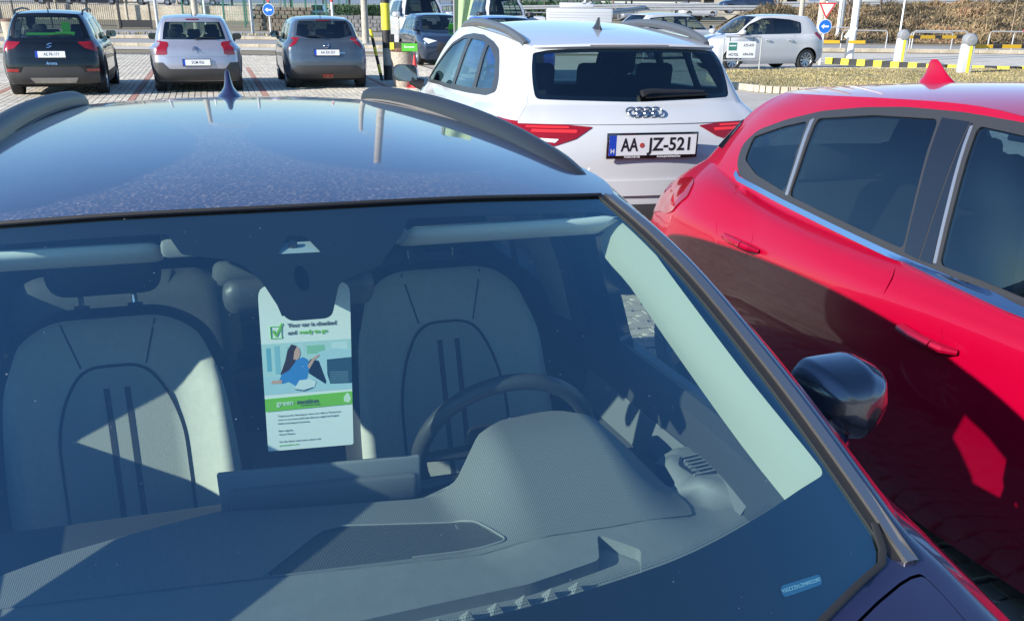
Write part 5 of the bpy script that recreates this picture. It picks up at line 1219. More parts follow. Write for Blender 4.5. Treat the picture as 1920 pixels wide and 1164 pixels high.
def red_car():
    rings = (red_levels(), [(-1.55, 1.392), (-1.0, 1.443), (-.3, 1.483), (.1, 1.476), (.4, 1.44)], .045, .56)
    P_RED = paint('candy_red_paint', (.32, .0, .020), .0, .3, .0, .7)
    dlo = [(1.02, .952), (.80, 1.13), (.52, 1.36), (.3, 1.402), (.1, 1.412), (-.2, 1.416), (-.454, 1.408), (-.674, 1.388), (-.927, 1.352), (-1.163, 1.296), (-1.353, 1.236), (-1.425, 1.17), (-1.38, 1.10), (-1.30, 1.055), (-1.2, 1.045), (-.707, 1.015), (-.13, .978), (.4, .957)]
    wins = [[(-.092, 1.385), (.11, 1.38), (.34, 1.355), (.52, 1.30), (.90, .995), (.395, .982), (.038, .99)], [(-.925, 1.325), (-.60, 1.368), (-.273, 1.387), (-.14, 1.0), (-.872, 1.047)], [(-1.363, 1.206), (-1.15, 1.272), (-.982, 1.310), (-.912, 1.052), (-1.179, 1.078), (-1.33, 1.12)]]
    dr = [(-1.26, 1.03), (-1.20, .98), (-1.19, .92), (-1.11, .78), (-1.04, .60), (-.95, .45), (-.85, .27), (-.052, .27), (-.026, .734), (-.048, .86), (-.135, .968), (-.707, 1.005)]
    df = [(-.125, .966), (-.040, .86), (-.018, .734), (-.044, .27), (1.0, .27), (1.06, .6), (1.03, .93), (.4, .947)]
    root, B = build_car(dict(name='red_hatchback', label='glossy red hatchback with chrome strip under its side windows, parked close on the right', cat='car',
        loc=NU(2.78, .80), rz=A_N+math.pi, L=4.45, W=1.8, H=1.48, rings=rings, paint=P_RED, axles=(1.33, -1.36), wr=.325, yB=-.1, yC=-1.0, yA=1.0, yA1=.4, yD=-1.4, zb=.965, zt=1.4, dlo=dlo, dlo_r=.035, wins=wins, doorpolys=(df, dr),
        handles=False, ds=.12, dk=.14, dr=.1, trim=mat('window_rubber', (.03, .03, .032), .38), privacy=False, glass_side=glass('red_car_glass', (.42, .52, .50), .11, gcol=(.8, .92, 1)), mirrors=True, spokes=5, rimmat=DARKALLOY,
        lamps=[('tail_light', REDLENS, [('k', 3.15, 4.17), ('k', 3.475, 4.587), ('k', 4.03, 4.934), ('k', 4.124, 4.795), ('k', 4.216, 4.309), ('k', 4.17, 3.683), ('k', 4.1, 3.55), ('k', 3.3, 3.3), ('k', 2.2, 3.45), ('k', 1.6, 4.0), ('k', 2.4, 4.3)], .12),
               ('quarter_blade', GLOSSBLACK, [('k', 3.15, 7.42), ('k', 3.6, 7.30), ('k', 3.985, 6.5), ('k', 3.15, 6.5)], .05)]))
    CH = mat('chrome_strip', (.62, .66, .74), .10, 1)
    for sg in (1, -1):
        fx = (lambda p: p) if sg > 0 else mirror_sk
        low = [(-1.34, 1.072), (-1.29, 1.053), (-1.2, 1.046), (-.707, 1.016), (-.13, .979), (.4, .958), (1.03, .952)]
        st = low+[(y, z-.019) for y, z in low[::-1]]
        body_panel(B, 'chrome_strip', fx(sideR(B, st, .006, .05)), [], CH, root, off=.010, thick=.018, ds=.1, dk=.1)
        bar = [(-.940, 1.323), (-.962, 1.313), (-.897, 1.045), (-.877, 1.045)]
        body_panel(B, 'window_divider', fx(sideR(B, bar, .003, .05)), [], SATIN, root, off=.006, thick=.01, ds=.1, dk=.1)
        bar = [(-.110, 1.383), (-.122, 1.38), (.012, .99), (.026, .99)]
        body_panel(B, 'window_divider', fx(sideR(B, bar, .003, .05)), [], SATIN, root, off=.005, thick=.01, ds=.1, dk=.1)
        # glossy post covers
        post = [(-.135, 1.392), (-.262, 1.392), (-.128, .992), (-.055, .985)]
        body_panel(B, 'door_post_cover', fx(sideR(B, post, .003, .05)), [], GLOSSBLACK, root, off=.003, thick=.004, ds=.1, dk=.1)
        post = [(-.120, 1.39), (-.129, 1.39), (-.048, .985), (.008, .985)]
        body_panel(B, 'door_post_cover', fx(sideR(B, post, .003, .05)), [], GLOSSBLACK, root, off=.0035, thick=.004, ds=.1, dk=.1)
        doors = [c for c in root.children if c.name.startswith('door') and not c.name.startswith('door_') and 'mirror' not in c.name]
        for (yy, zz) in ((-.93, .853), (.20, .811)):
            # recessed cup behind a pull handle with a lock button cap
            s_, k_ = B.inv('side', [(yy, zz)])[0]
            P = Vector(B.eval([s_], [k_])[0]); N = Vector(B.normal([s_], [k_])[0]); 
            if sg < 0: P.x *= -1; N.x *= -1
            b = MB(); t = Vector((0, 1, -.03)).normalized(); u = N.cross(t).normalized()
            b.tube([P-t*.118+N*.004, P-t*.10+N*.030, P-t*.02+N*.046, P+t*.055+N*.044], [.014, .020, .022, .020], 10, flat=.75, up=tuple(u)); hd = b.build('handle', P_RED, root, smooth=True)
            b = MB(); b.tube([P+t*.057+N*.044, P+t*.09+N*.036, P+t*.118+N*.004], [.020, .020, .012], 10, flat=.75, up=tuple(u)); b.build('lock_cap', P_RED, hd, smooth=True)
            c = round_poly([(yy-.062, zz+.045), (yy+.045, zz+.045), (yy+.045, zz-.05), (yy-.062, zz-.05)], .04, step=.03)
            body_panel(B, 'handle_cup', fx(B.inv('side', c)), [], P_RED, hd, off=.0015, thick=.003, ds=.05, dk=.05)
    shark_fin(root, 0, -1.02, float(B.H(0, -1.02)), P_RED, 1.25, .8)
    return root
red_car()
# ------------------------------------------------------------------ white crossover coupe in front
def audi_levels():
    return [(.86, -2.12, 2.05, (.30, .24, .24), .2, .22, .05, .06, .96, .95), (.905, -2.22, 2.15, (.42, .38, .38), .22, .26, .06, .1, .96, .95),
    (.92, -2.26, 2.2, (.62, .58, .58), .24, .3, .07, .12, .96, .95), (.92, -2.25, 2.18, (.80, .80, .75), .24, .3, .07, .14, .965, .95),
    (.915, -2.23, 2.1, (.98, .98, .90), .24, .3, .07, .16, .96, .94), (.885, -2.16, 1.7, (1.10, 1.08, 1.02), .22, .26, .07, .20, .93, .95),
    (.83, -2.02, 1.15, (1.19, 1.14, 1.10), .15, .06, .07, .22, .88, .97, 0, .05), (.77, -1.94, .82, (1.30, 1.29, 1.30), .12, .055, .06, .16, .87, .985, 0, .02),
    (.70, -1.85, .55, (1.43, 1.46, 1.46), .10, .05, .06, .12, .87, 1.0, 0, -.01), (.64, -1.80, .42, (1.48, 1.54, 1.52), .08, .045, .06, .09, .88, 1.0, 0, 0)]
A_W = .240
def white_crossover():
    rings = (audi_levels(), [(-1.8, 1.505), (-1.2, 1.575), (-.5, 1.61), (0., 1.61), (.4, 1.57)], .045, .64)
    rwp = round_poly([(-2.25, 6.30), (-2.75, 7.4), (-3.2, 8.50), (-1.8, 8.78), (1.8, 8.78), (3.2, 8.50), (2.75, 7.4), (2.25, 6.30), (0, 6.15)], .25, step=.15)
    ha = round_poly([(-2.30, 3.0), (-2.85, 5.1), (-2.62, 6.1), (-3.32, 8.9), (3.32, 8.9), (2.62, 6.1), (2.85, 5.1), (2.30, 3.0)], .1, step=.15)
    dlo = [(.72, 1.145), (.40, 1.30), (.10, 1.455), (-.12, 1.512), (-.43, 1.532), (-.75, 1.53), (-1.06, 1.50), (-1.25, 1.462), (-1.36, 1.405), (-1.50, 1.30), (-1.56, 1.235), (-1.38, 1.20), (-.9, 1.18), (0, 1.155)]
    wins = [[(.62, 1.17), (.36, 1.30), (.09, 1.435), (-.12, 1.488), (-.30, 1.496), (-.33, 1.19)], [(-.42, 1.498), (-.72, 1.497), (-.90, 1.49), (-.98, 1.215), (-.42, 1.20)], [(-.98, 1.478), (-1.06, 1.465), (-1.28, 1.40), (-1.40, 1.30), (-1.44, 1.245), (-1.06, 1.225)]]
    o = (.720217, 5.7738); loc = (o[0]-2.245*math.sin(A_W), o[1]+2.245*math.cos(A_W), 0)
    gr = glass('crossover_rear_glass', (.46, .60, .60), .085, gcol=(.8, .92, 1))
    root, B = build_car(dict(name='white_crossover', label='white coupe crossover with four-ring badge, parked nose away beside the red car', cat='car',
        loc=loc, rz=A_W, L=4.5, W=1.84, H=1.61, rings=rings, paint=P_WHITE, axles=(1.33, -1.35), wr=.35, yB=-.37, yC=-.95, yA=.70, yA1=-.1, yD=-1.5, zb=1.15, zt=1.5, dlo=dlo, dlo_r=.04, wins=wins, zh=1.0,
        doorpolys=([(-.36, .32), (-.36, 1.165), (0, 1.145), (.70, 1.135), (.85, .9), (.8, .32)], [(-.37, .32), (-.37, 1.166), (-1.0, 1.175), (-1.18, 1.18), (-1.2, .9), (-.95, .62), (-.9, .32)]),
        ds=.15, dk=.18, dr=.1, rw=rwp, rw_black=.24, hatch=ha, glass_rear=gr, glass_side=glass('crossover_side_glass', (.35, .48, .50), .12, gcol=(.75, .9, 1)), trim=mat('window_rubber', (.03, .03, .032), .38),
        clad=CLAD, clad_arch=True, sillz=.45, zi=.18, mirrors=False,
        lamps=[('tail_light', REDLENS, [('k', 1.06, 4.87), ('k', 1.9, 5.06), ('k', 2.76, 5.12), ('k', 4.0, 5.22), ('k', 4.0, 4.9), ('k', 2.7, 4.5), ('k', 2.1, 4.22), ('k', 1.75, 4.08), ('k', 1.36, 4.38)], .03)],
        patches=[('rear_bumper', CLAD, [('k', -4.1, 2.30), ('k', -1.8, 2.28), ('k', 1.8, 2.28), ('k', 4.1, 2.30), ('k', 4.1, .3), ('k', -4.1, .3)], .05, .006),
                 ('bumper_ridge', P_WHITE, [('k', -3.6, 3.02), ('k', 3.6, 3.02), ('k', 3.5, 2.55), ('k', -3.5, 2.55)], .08, .016),
                 ('skid_plate', SATIN, [('k', -1.7, 1.75), ('k', 1.7, 1.75), ('k', 1.7, 1.55), ('k', -1.7, 1.55)], .02, .018), ('skid_plate', SATIN, [('k', -1.7, 1.25), ('k', 1.7, 1.25), ('k', 1.7, 1.05), ('k', -1.7, 1.05)], .02, .018)]))
    # inner detail of the lamps
    for sg in (1, -1):
        for (a, b_, c, d) in ((1.35, 2.3, 4.62, 4.74), (1.5, 2.5, 4.82, 4.90)):
            p = round_poly([(a, c), (b_, c+.03), (b_, d+.03), (a, d)], .02, step=.1); p = p if sg > 0 else np.array([(-x, y) for x, y in p])[::-1]
            body_panel(B, 'lamp_bar', p, [], mat('bright_red_lens', (.85, .03, .03), .15, coat=1), root, off=.0065, thick=.003, ds=.1, dk=.1)
        p = round_poly([(1.72, 4.22), (2.05, 4.30), (2.05, 4.40), (1.66, 4.36)], .02, step=.1); p = p if sg > 0 else np.array([(-x, y) for x, y in p])[::-1]
        body_panel(B, 'reversing_lens', p, [], WHITELENS, root, off=.007, thick=.003, ds=.1, dk=.1)
    # crease of the tailgate above the plate
    cr = round_poly([(-2.80, 5.02), (-1.05, 4.98), (1.05, 4.98), (2.80, 5.02), (2.60, 5.9), (-2.60, 5.9)], .06, step=.12)
    body_panel(B, 'tailgate_ridge', cr, [], P_WHITE, root, off=.007, thick=.012, ds=.12, dk=.14)
    rec = round_poly([(-.62, 3.55), (.62, 3.55), (.74, 4.72), (-.74, 4.72)], .08, step=.1)
    M = frame((0, -2.262, .998), (1, 0, 0), (0, -.06, 1)); pl = plate(root, M, '', .085); 
    for t_, x, w_ in (('AA', -.140, .74), ('JZ-521', .106, .98)): lettering(t_, .100, M @ Matrix.Translation((x, .003, .0138)), PLATE_INK, pl, 'plate_lettering', sx=w_, bold=.002)
    lettering('H', .034, M @ Matrix.Translation((-.239, -.028, .0138)), PLATE_W, pl, 'plate_lettering', bold=.0008)
    q = MB(); q.lathe([(.014, 0), (.014, .001), (0, .001)], 12); w_ = MB(); w_.add(q.v, q.f, M @ Matrix.Translation((-.066, .003, .0136))); w_.build('plate_crest', mat('crest_red', (.45, .06, .05), .5), pl)
    lettering('PORSCHE M5', .017, M @ Matrix.Translation((-.12, -.0605, .0112)), PLATE_W, pl, 'frame_lettering', sx=.95, bold=.0004); lettering('www.porschem5.hu', .0175, M @ Matrix.Translation((.10, -.0605, .0112)), PLATE_W, pl, 'frame_lettering', bold=.0004)
    for i in range(4):
        Mb = surf_frame(B, 0, 5.46, .020); c = Mb @ Vector(((i-1.5)*.0495, 0, 0)); xx = Mb.col[0].xyz; yy = Mb.col[1].xyz
        q = MB(); q.tube([c+xx*(.0350*math.cos(a))+yy*(.0350*math.sin(a)) for a in np.linspace(0, 2*math.pi, 29)], .0058, 8, cap=False); q.build('badge_ring', mat('badge_chrome', (.42, .44, .47), .22, 1), root, smooth=True)
    # wiper
    pv = surf_frame(B, .05, 6.42, .03); e = surf_frame(B, 1.45, 6.50, .025); q = MB(); q.tube([pv.translation, pv.translation.lerp(e.translation, .12)+Vector((0, 0, .012)), e.translation], [.026, .018, .008], 8, flat=.8); q.build('rear_wiper', BLACK, root, smooth=True)
    q = MB(); q.tube([surf_frame(B, .15, 6.33, .012).translation, surf_frame(B, 1.55, 6.42, .012).translation], .009, 6); q.build('wiper_blade', RUBBER, root, smooth=True)
    p = round_poly([(-1.0, 8.82), (1.0, 8.82), (1.0, 8.90), (-1.0, 8.90)], .01, step=.1); body_panel(B, 'brake_light', p, [], DARKRED, root, off=.006, thick=.004, ds=.15, dk=.1)
    body_panel(B, 'spoiler', round_poly([(-3.3, 8.80), (3.3, 8.80), (3.3, 8.98), (-3.3, 8.98)], .02, step=.12), [p*np.array([1, 1])], P_WHITE, root, off=.018, thick=.035, ds=.15, dk=.1)
    for s in (-1, 1): rail(root, [(s*.575, -1.58, 1.495), (s*.585, -1.46, 1.53), (s*.600, -1.1, 1.575), (s*.615, -.5, 1.602), (s*.615, .0, 1.590), (s*.61, .2, 1.565), (s*.605, .3, 1.545)], .022, mat('rail_grey', (.09, .095, .10), .35, .2))
    shark_fin(root, 0, -1.15, float(B.H(0, -1.15)), BLACK, 1.0, .7)
    for sx in (-1, 1): door_mirror(root, sx*.90, .72, 1.20, sx, BLACK, size=.95)
    return root
white_crossover()
# ------------------------------------------------------------------ vehicles in the middle distance
HEADL = mat('headlamp_glass', (.55, .58, .6), .08, coat=1, spec=1)
def front_lamps(zl, hl=.1): return [('headlight', HEADL, [('f', .44, zl), ('f', .74, zl+.06), ('s', 1.62, zl+.08), ('s', 1.66, zl-.02), ('f', .66, zl-hl)], .02)]
def grille(z0, z1, w): return [('grille', BLACK, [('f', -w, z0), ('f', w, z0), ('f', w*1.1, z1), ('f', -w*1.1, z1)], .02, .008)]
def veh(name, label, loc, rz, L, W, H, P, zb, yA, yA1, yC, yD, axles, wr=.31, lamps=None, patches=None, group=None, cat='car', **k):
    ro = k.pop('ropt', {}); rings = rings_hatch(L, W, H, zb=zb, **ro)
    d = dict(name=name, label=label, cat=cat, group=group, loc=loc, rz=rz, L=L, W=W, H=H, rings=rings, paint=P, axles=axles, wr=wr, yB=-.02, yC=yC, yA=yA, yA1=yA1, yD=yD, zb=zb, zt=H-.115, lamps=lamps or [], patches=patches or [], ds=.35, dk=.4); d.update(k)
    return build_car(d)
# dark blue car facing the viewer
root, B = veh('parked_saloon', 'dark navy hatchback facing the viewer with a small green card behind its windscreen', (-2.85, 33.8, 0), A_F+math.pi, 4.35, 1.80, 1.45, P_NAVY, .94, 1.10, .40, -.95, -1.55, (1.32, -1.32),
    lamps=[('headlight', HEADL, [('f', .40, .70), ('f', .70, .78), ('k', 9.0, 3.9), ('k', 8.85, 3.5), ('f', .66, .62)], .02)], patches=grille(.66, .40, .40), mirror_mat=P_NAVY)
q = MB(); q.box((-.28, 1.0, 1.08), (.14, .01, .2), Euler((R(-30), 0, 0))); q.build('green_card', mat('bright_green_card', (.10, .55, .05), .6), root)
# big white pickup behind it
root, B = veh('white_pickup', 'tall white pickup truck with raised bonnet, standing behind the navy hatchback', (-4.1, 40.6, 0), A_F+math.pi, 5.1, 1.92, 1.93, P_WHITE, 1.27, 1.20, .70, -.75, -1.2, (1.55, -1.55), wr=.40, sill=.45, zh=1.1,
    ropt=dict(fb=1.30, ft=1.75, nose=1.20, roofw=.70, beltw=.92), lamps=[('headlight', HEADL, [('f', .52, 1.02), ('f', .80, 1.06), ('k', 9.0, 4.1), ('k', 8.9, 3.6), ('f', .56, .86)], .02)], patches=grille(1.04, .72, .46), msize=1.4)
# bright blue car, only its roof shows over the white crossover
root, B = veh('blue_hatchback', 'bright blue hatchback whose roof shows above the white crossover', (-.55, 27.4, 0), A_F+math.pi, 4.2, 1.78, 1.46, P_BLUE, .93, 1.05, .38, -.95, -1.5, (1.28, -1.28), patches=grille(.68, .40, .42), lamps=[('headlight', HEADL, [('f', .42, .72), ('f', .70, .80), ('k', 9.0, 3.9), ('k', 8.85, 3.5), ('f', .66, .64)], .02)])
# white van with wide windscreen
root, B = veh('white_van', 'white van with wide dark windscreen and black mirrors, behind the blue car', (-1.15, 42.2, 0), A_F+math.pi, 4.6, 1.86, 2.0, P_WHITE, 1.28, 1.45, .95, -.8, -1.9, (1.45, -1.35), wr=.33, zh=1.05,
    ropt=dict(fb=.75, ft=1.25, nose=1.12, roofw=.74, beltw=.93, rb=.1, rt=.25), mirror_mat=BLACK, msize=1.3, lamps=[('headlight', HEADL, [('f', .50, .95), ('f', .78, 1.0), ('k', 9.0, 4.1), ('k', 8.9, 3.7), ('f', .60, .82)], .02)])
# low white refrigerated van seen from the side, with roof unit
def reefer():
    root = empty('refrigerated_van', (2.25, 45.2, 0), 0); tag(root, 'plain white box van with a rounded cooling unit on its roof', 'van')
    q = MB(); q.box((0, .2, 1.02), (2.75, 1.7, 1.16), ch=.07); q.build('cargo_box', P_WHITE, root, smooth=True)
    for z in (1.25, 1.35, 1.45): q = MB(); q.box((0, -.655, z), (2.6, .012, .012)); q.build('box_rib', P_WHITE, root)
    q = MB(); q.box((-1.85, .2, .85), (1.1, 1.62, .85), ch=.12, taper=(.8, .9)); q.build('cab', P_WHITE, root, smooth=True)
    q = MB(); q.box((-.1, .2, 1.71), (1.45, .8, .22), ch=.07); q.build('cooling_unit', P_WHITE, root, smooth=True)
    for x in (.15, .45): q = MB(); q.box((x, -.2, 1.83), (.1, .1, .05)); q.build('vent_cap', P_WHITE, root)
    for x in (-1.7, .9):
        for s in (-1, 1): wheel(root, x, .2+s*.72, .32, .2, s) if False else None
    for x in (-1.7, .9):
        for y, a in ((-.55, -1), (.95, 1)):
            o = WHEELS[list(WHEELS)[0]][0].copy(); COL.objects.link(o); o.parent = root; o.location = (x, y, .33); o.rotation_euler = (R(90), 0, 0)
reefer()
root, B = veh('white_estate', 'white estate car seen from behind its right side, partly hidden by the white hatchback', (5.35, 38.4, 0), R(-62), 4.4, 1.8, 1.50, P_WHITE, .96, 1.15, .45, -.95, -1.65, (1.32, -1.32), lamps=[('tail_light', REDLENS, [('r', .60, .98), ('r', .8, 1.0), ('s', -1.9, .95), ('s', -1.9, .84), ('r', .62, .84)], .02)], ropt=dict(rt=.62, rb=.12))
# white small hatchback side-on
root, B = veh('white_hatchback', 'small white hatchback parked side-on behind the hotel sign frame', (6.9, 31.7, 0), R(110.4), 3.95, 1.695, 1.53, P_WHITE, .97, 1.12, .30, -.80, -1.22, (1.25, -1.26), wr=.30, ds=.2, dk=.22, spokes=9,
    wins=[[(1.08, 1.0), (.72, 1.22), (.28, 1.395), (.04, 1.40), (.03, .99)], [(-.10, 1.0), (-.09, 1.40), (-.62, 1.375), (-.98, 1.30), (-.98, 1.055)]], zb_rear=1.03, dlo=[(1.18, .975), (.74, 1.25), (.27, 1.42), (-.1, 1.43), (-.65, 1.395), (-1.04, 1.32), (-1.05, 1.02)], glass_side=glass('hatch_side_glass', (.62, .74, .72), .09),
    ropt=dict(fb=.78, ft=1.55, nose=.82, rb=.16, rt=.52), lamps=[('headlight', HEADL, [('f', .36, .74), ('f', .62, .86), ('k', 8.7, 4.4), ('k', 8.5, 4.2), ('f', .70, .70)], .02), ('tail_light', REDLENS, [('s', -1.60, 1.06), ('s', -1.50, 1.03), ('s', -1.66, .86), ('r', .76, .84), ('r', .60, .95), ('r', .70, 1.06)], .02)],
    patches=[('grille', BLACK, [('f', -.4, .55), ('f', .4, .55), ('f', .5, .32), ('f', -.5, .32)], .02, .008)])
root, B = veh('silver_hatchback', 'silver car beyond the red one, only the rear of its roof in view', NU(5.55, 1.9), A_N+math.pi, 4.3, 1.8, 1.45, paint('silver_paintwork', (.52, .54, .58), .6, .3, .03), .95, 1.1, .4, -.95, -1.55, (1.32, -1.32), ds=.2, dk=.22)
# row of cars beyond the fence, far left, and one on the upper road
P_DG = paint('dark_grey_paintwork', (.03, .035, .045), .3, .3, .03)
base_far, _ = veh('distant_car', 'dark car at the left end of the distant raised row', (-49, 112, 1.32), R(-75), 4.3, 1.8, 1.48, P_DG, .95, 1.1, .4, -.95, -1.55, (1.32, -1.32), ds=.8, dk=.8, group='cars in the distant raised row', interior=False)
pal = [P_DG, P_WHITE, P_SILVER, P_BLACKCAR]
for i, (x, y, z, rz, pm, lb) in enumerate([(-44.2, 111, 1.32, R(-75), P_NAVY, 'navy car second in the distant raised row'), (-39, 113, 1.32, R(-80), P_WHITE, 'white car third in the distant raised row'), (-34, 112, 1.32, R(-78), P_SILVER, 'silver car fourth in the distant raised row'), (16.5, 80, 1.25, R(85), P_NAVY, 'dark blue car driving on the upper road above the white hatchback'), (-6, 95, .2, R(-80), P_SILVER, 'silver car parked far off under the solar carport roofs'), (19, 118, .6, R(-80), P_WHITE, 'white car far off behind the guard rail')]):
    c = copy_tree(base_far); c.location = (x, y, z); c.rotation_euler = (0, 0, rz); c['label'] = lb
    if i > 2: del c['group']
    for ch in c.children:
        if ch.type == 'MESH' and ch.data.materials and ch.data.materials[0] and ch.data.materials[0].name == P_DG.name:
            ch.data = ch.data.copy(); ch.data.materials[0] = pm
# ------------------------------------------------------------------ paper tag hanging from the mirror
def paper_tag():
    # card plane through four measured corners (near-car u, v, z)
    bl = Vector((-.0950, -.070, 1.002)); br = Vector((.0505, -.090, 1.005)); tl = Vector((-.0855, -.085, 1.2965))
    o_ = (bl+br)/2
    X = Vector((-(br-bl).x, -(br-bl).y, (br-bl).z)).normalized(); Y = Vector((-(tl-bl).x, -(tl-bl).y, (tl-bl).z))
    Y = Y.normalized(); base = NL(*o_); w = (br-bl).length; hgt = .298
    root = empty('paper_tag', NU(0, 0), A_N+math.pi); tag(root, 'tall white hanging card with green check box and picture of woman by car', 'tag')
    Z = X.cross(Y).normalized(); Z = Z if Z.y > 0 else -Z; M = Matrix(((X.x, Y.x, Z.x, base.x), (X.y, Y.y, Z.y, base.y), (X.z, Y.z, Z.z, base.z), (0, 0, 0, 1)))
    WHITE = mat('card_white', (.93, .95, .93), .5); GRN = mat('card_green', (.22, .62, .02), .5); INK = mat('card_ink', (.10, .11, .12), .6)
    hw = w/2; q = MB(); out = round_poly([(-hw, 0), (hw, 0), (hw, hgt), (-hw, hgt)], [.004, .004, .022, .022], step=.03)
    q.prism([tuple(p) for p in out], .0008, M); card = q.build('card', WHITE, root)
    def P(name, pts, m_, z=.0012, par=None):
        q = MB(); q.add([(x*w, y*hgt, z) for x, y in pts], [tuple(range(len(pts)))], M); return q.build(name, m_, par or card)
    def C(r, g, b): return mat('print_%d_%d_%d' % (r, g, b), ((r/255)**2.2, (g/255)**2.2, (b/255)**2.2), .5)
    # check box (card x -.5..+.5, y 0..1)
    def tx(s, sz, x, y, m_, al='LEFT', b=.0): return lettering(s, sz, M @ Matrix.Translation((x*w, y*hgt, .0016)), m_, card, 'print_text', depth=.0002, align=al, bold=b)
    box = [(-.39, .695), (-.27, .695), (-.27, .765), (-.39, .765)]; q = MB(); q.tube([M @ Vector((x*w, y*hgt, .0014)) for x, y in box+box[:1]], .0007, 4); q.build('check_box', GRN, card)
    P('check_mark', [(-.37, .735), (-.33, .700), (-.25, .775), (-.262, .787), (-.33, .722), (-.355, .747)][::1], GRN, .0018)
    tx('Your car is checked', .0098, -.20, .765, INK, b=.00025); tx('and', .0098, -.20, .722, INK, b=.00025); tx('ready to go', .0098, -.075, .722, GRN, b=.00025)
    # picture band
    P('picture_sky', [(-.5, .36), (.5, .36), (.5, .665), (-.5, .665)], C(196, 226, 226), .0010)
    for x, y, ww, hh, c in ((-.45, .50, .05, .14, (120, 185, 205)), (-.36, .48, .06, .17, (150, 200, 215)), (-.22, .56, .1, .08, (165, 210, 210)), (.0, .59, .2, .05, (150, 205, 170)), (.28, .60, .18, .05, (220, 238, 240)), (-.10, .60, .07, .06, (205, 230, 232))):
        P('picture_building', [(x, y), (x+ww, y), (x+ww, y+hh), (x, y+hh)], C(*c), .0011)
    P('picture_car', [(-.5, .36), (.5, .36), (.5, .60), (.32, .615), (.14, .60), (.02, .545), (-.02, .46), (-.5, .47)], C(190, 222, 232), .0012)
    P('picture_window', [(.02, .47), (.20, .40), (.205, .42), (.13, .545), (.04, .56), (-.02, .52)], C(28, 40, 58), .0013)
    P('picture_screen', [(.25, .40), (.5, .395), (.5, .555), (.22, .55), (.22, .46)], C(52, 82, 102), .0013)
    for k in range(6): P('picture_louvre', [(.25, .41+.012*k), (.46, .405+.012*k), (.46, .409+.012*k), (.25, .414+.012*k)], C(120, 150, 165), .00135)
    P('picture_shirt', [(-.29, .42), (-.22, .43), (-.14, .40), (-.02, .43), (.03, .52), (.0, .56), (-.05, .575), (-.14, .555), (-.20, .53), (-.28, .49), (-.33, .44)], C(66, 138, 208), .0014)
    P('picture_hair', [(-.31, .475), (-.21, .50), (-.14, .545), (-.10, .60), (-.115, .645), (-.17, .655), (-.215, .62), (-.245, .56)], C(66, 42, 34), .0015)
    P('picture_face', [(-.155, .565), (-.105, .56), (-.075, .59), (-.08, .625), (-.11, .64), (-.14, .61)], C(226, 172, 150), .0016)
    P('picture_arm', [(.0, .52), (.06, .565), (.13, .585), (.14, .577), (.08, .55), (.02, .50)], C(222, 170, 148), .0016)
    P('picture_arm', [(-.42, .425), (-.30, .425), (-.29, .445), (-.40, .445)], C(222, 170, 148), .0016)
    P('picture_mirror', [(-.16, .385), (-.05, .375), (.07, .39), (.09, .42), (.02, .44), (-.10, .435)], C(232, 240, 242), .0017); P('picture_mirror_shade', [(-.16, .385), (-.05, .372), (.07, .388), (.04, .380), (-.05, .366), (-.14, .376)], C(70, 96, 120), .0018)
    P('green_band', [(-.5, .255), (.5, .265), (.5, .345), (-.5, .335)], GRN, .0019)
    P('leaf', [(.40, .285), (.46, .275), (.485, .30), (.46, .335), (.43, .335), (.40, .31)], C(225, 245, 215), .0021)
    lettering('green', .0125, M @ Matrix.Translation((-.37*w, .302*hgt, .0024)), C(235, 250, 235), card, 'print_text', .0002, 'LEFT', .0002); lettering('motion', .0125, M @ Matrix.Translation((-.14*w, .302*hgt, .0024)), INK, card, 'print_text', .0002, 'LEFT', .0002)
    lettering('car and van rental', .0045, M @ Matrix.Translation((-.10*w, .280*hgt, .0024)), INK, card, 'print_text', .0002, 'LEFT')
    g2 = C(110, 120, 125)
    for i, s in enumerate(['Thank you for choosing to rent a car with us. Please turn', 'over to see some useful tips that you might find helpful', 'before starting your journey.', '', 'Best regards,', 'Green Motion', '', 'For the latest rental news, please visit']): 
        if s: tx(s, .0046, -.37, .222-.0235*i, g2)
    tx('greenmotion.com', .0046, -.37, .222-.0235*8, GRN)
    # loop round the mirror foot
    return root
paper_tag()
# ------------------------------------------------------------------ street furniture
M_CP = two_tone('pole_concrete', (.38, .34, .27), (.50, .46, .38), 4, fine=40); M_WH = mat('white_post_paint', (.72, .72, .70), .5, var=.08); M_REDP = mat('red_paint', (.55, .03, .03), .5); M_GREENF = mat('green_fence', (.02, .13, .09), .6); M_BLUE = mat('sign_blue', (.01, .13, .50), .4); M_SW = mat('sign_white', (.80, .80, .80), .4)
def pole(name, label, x, y, h, r0, r1=None, m=M_GALV, z=0, cat='pole', extra=None):
    q = MB(); q.tube([(0, 0, 0), (0, 0, h*.15), (0, 0, h)], [r0, r0*.97, r1 or r0], 14); root = empty(name, (x, y, z)); tag(root, label, cat); q.build('shaft', m, root, smooth=True); return root
def arm(root, h, d, m=M_GALV):
    q = MB(); q.tube([(0, 0, h), (d*.3, 0, h+.4), (d, 0, h+.6)], .05, 8); q.build('arm', m, root, smooth=True); q = MB(); q.box((d+.3, 0, h+.6), (.7, .22, .12), ch=.03); q.build('lamp_head', m, root)
p = pole('street_lamp', 'concrete lamp post rising between the slate blue car and the striped pole', -7.44, 49.4, 8, .16, .10, M_CP, cat='street lamp'); arm(p, 8, 1.2)
p = pole('street_lamp', 'concrete lamp post behind the silver hatchback', -17.3, 56, 8, .17, .11, M_CP, cat='street lamp'); arm(p, 8, 1.2)
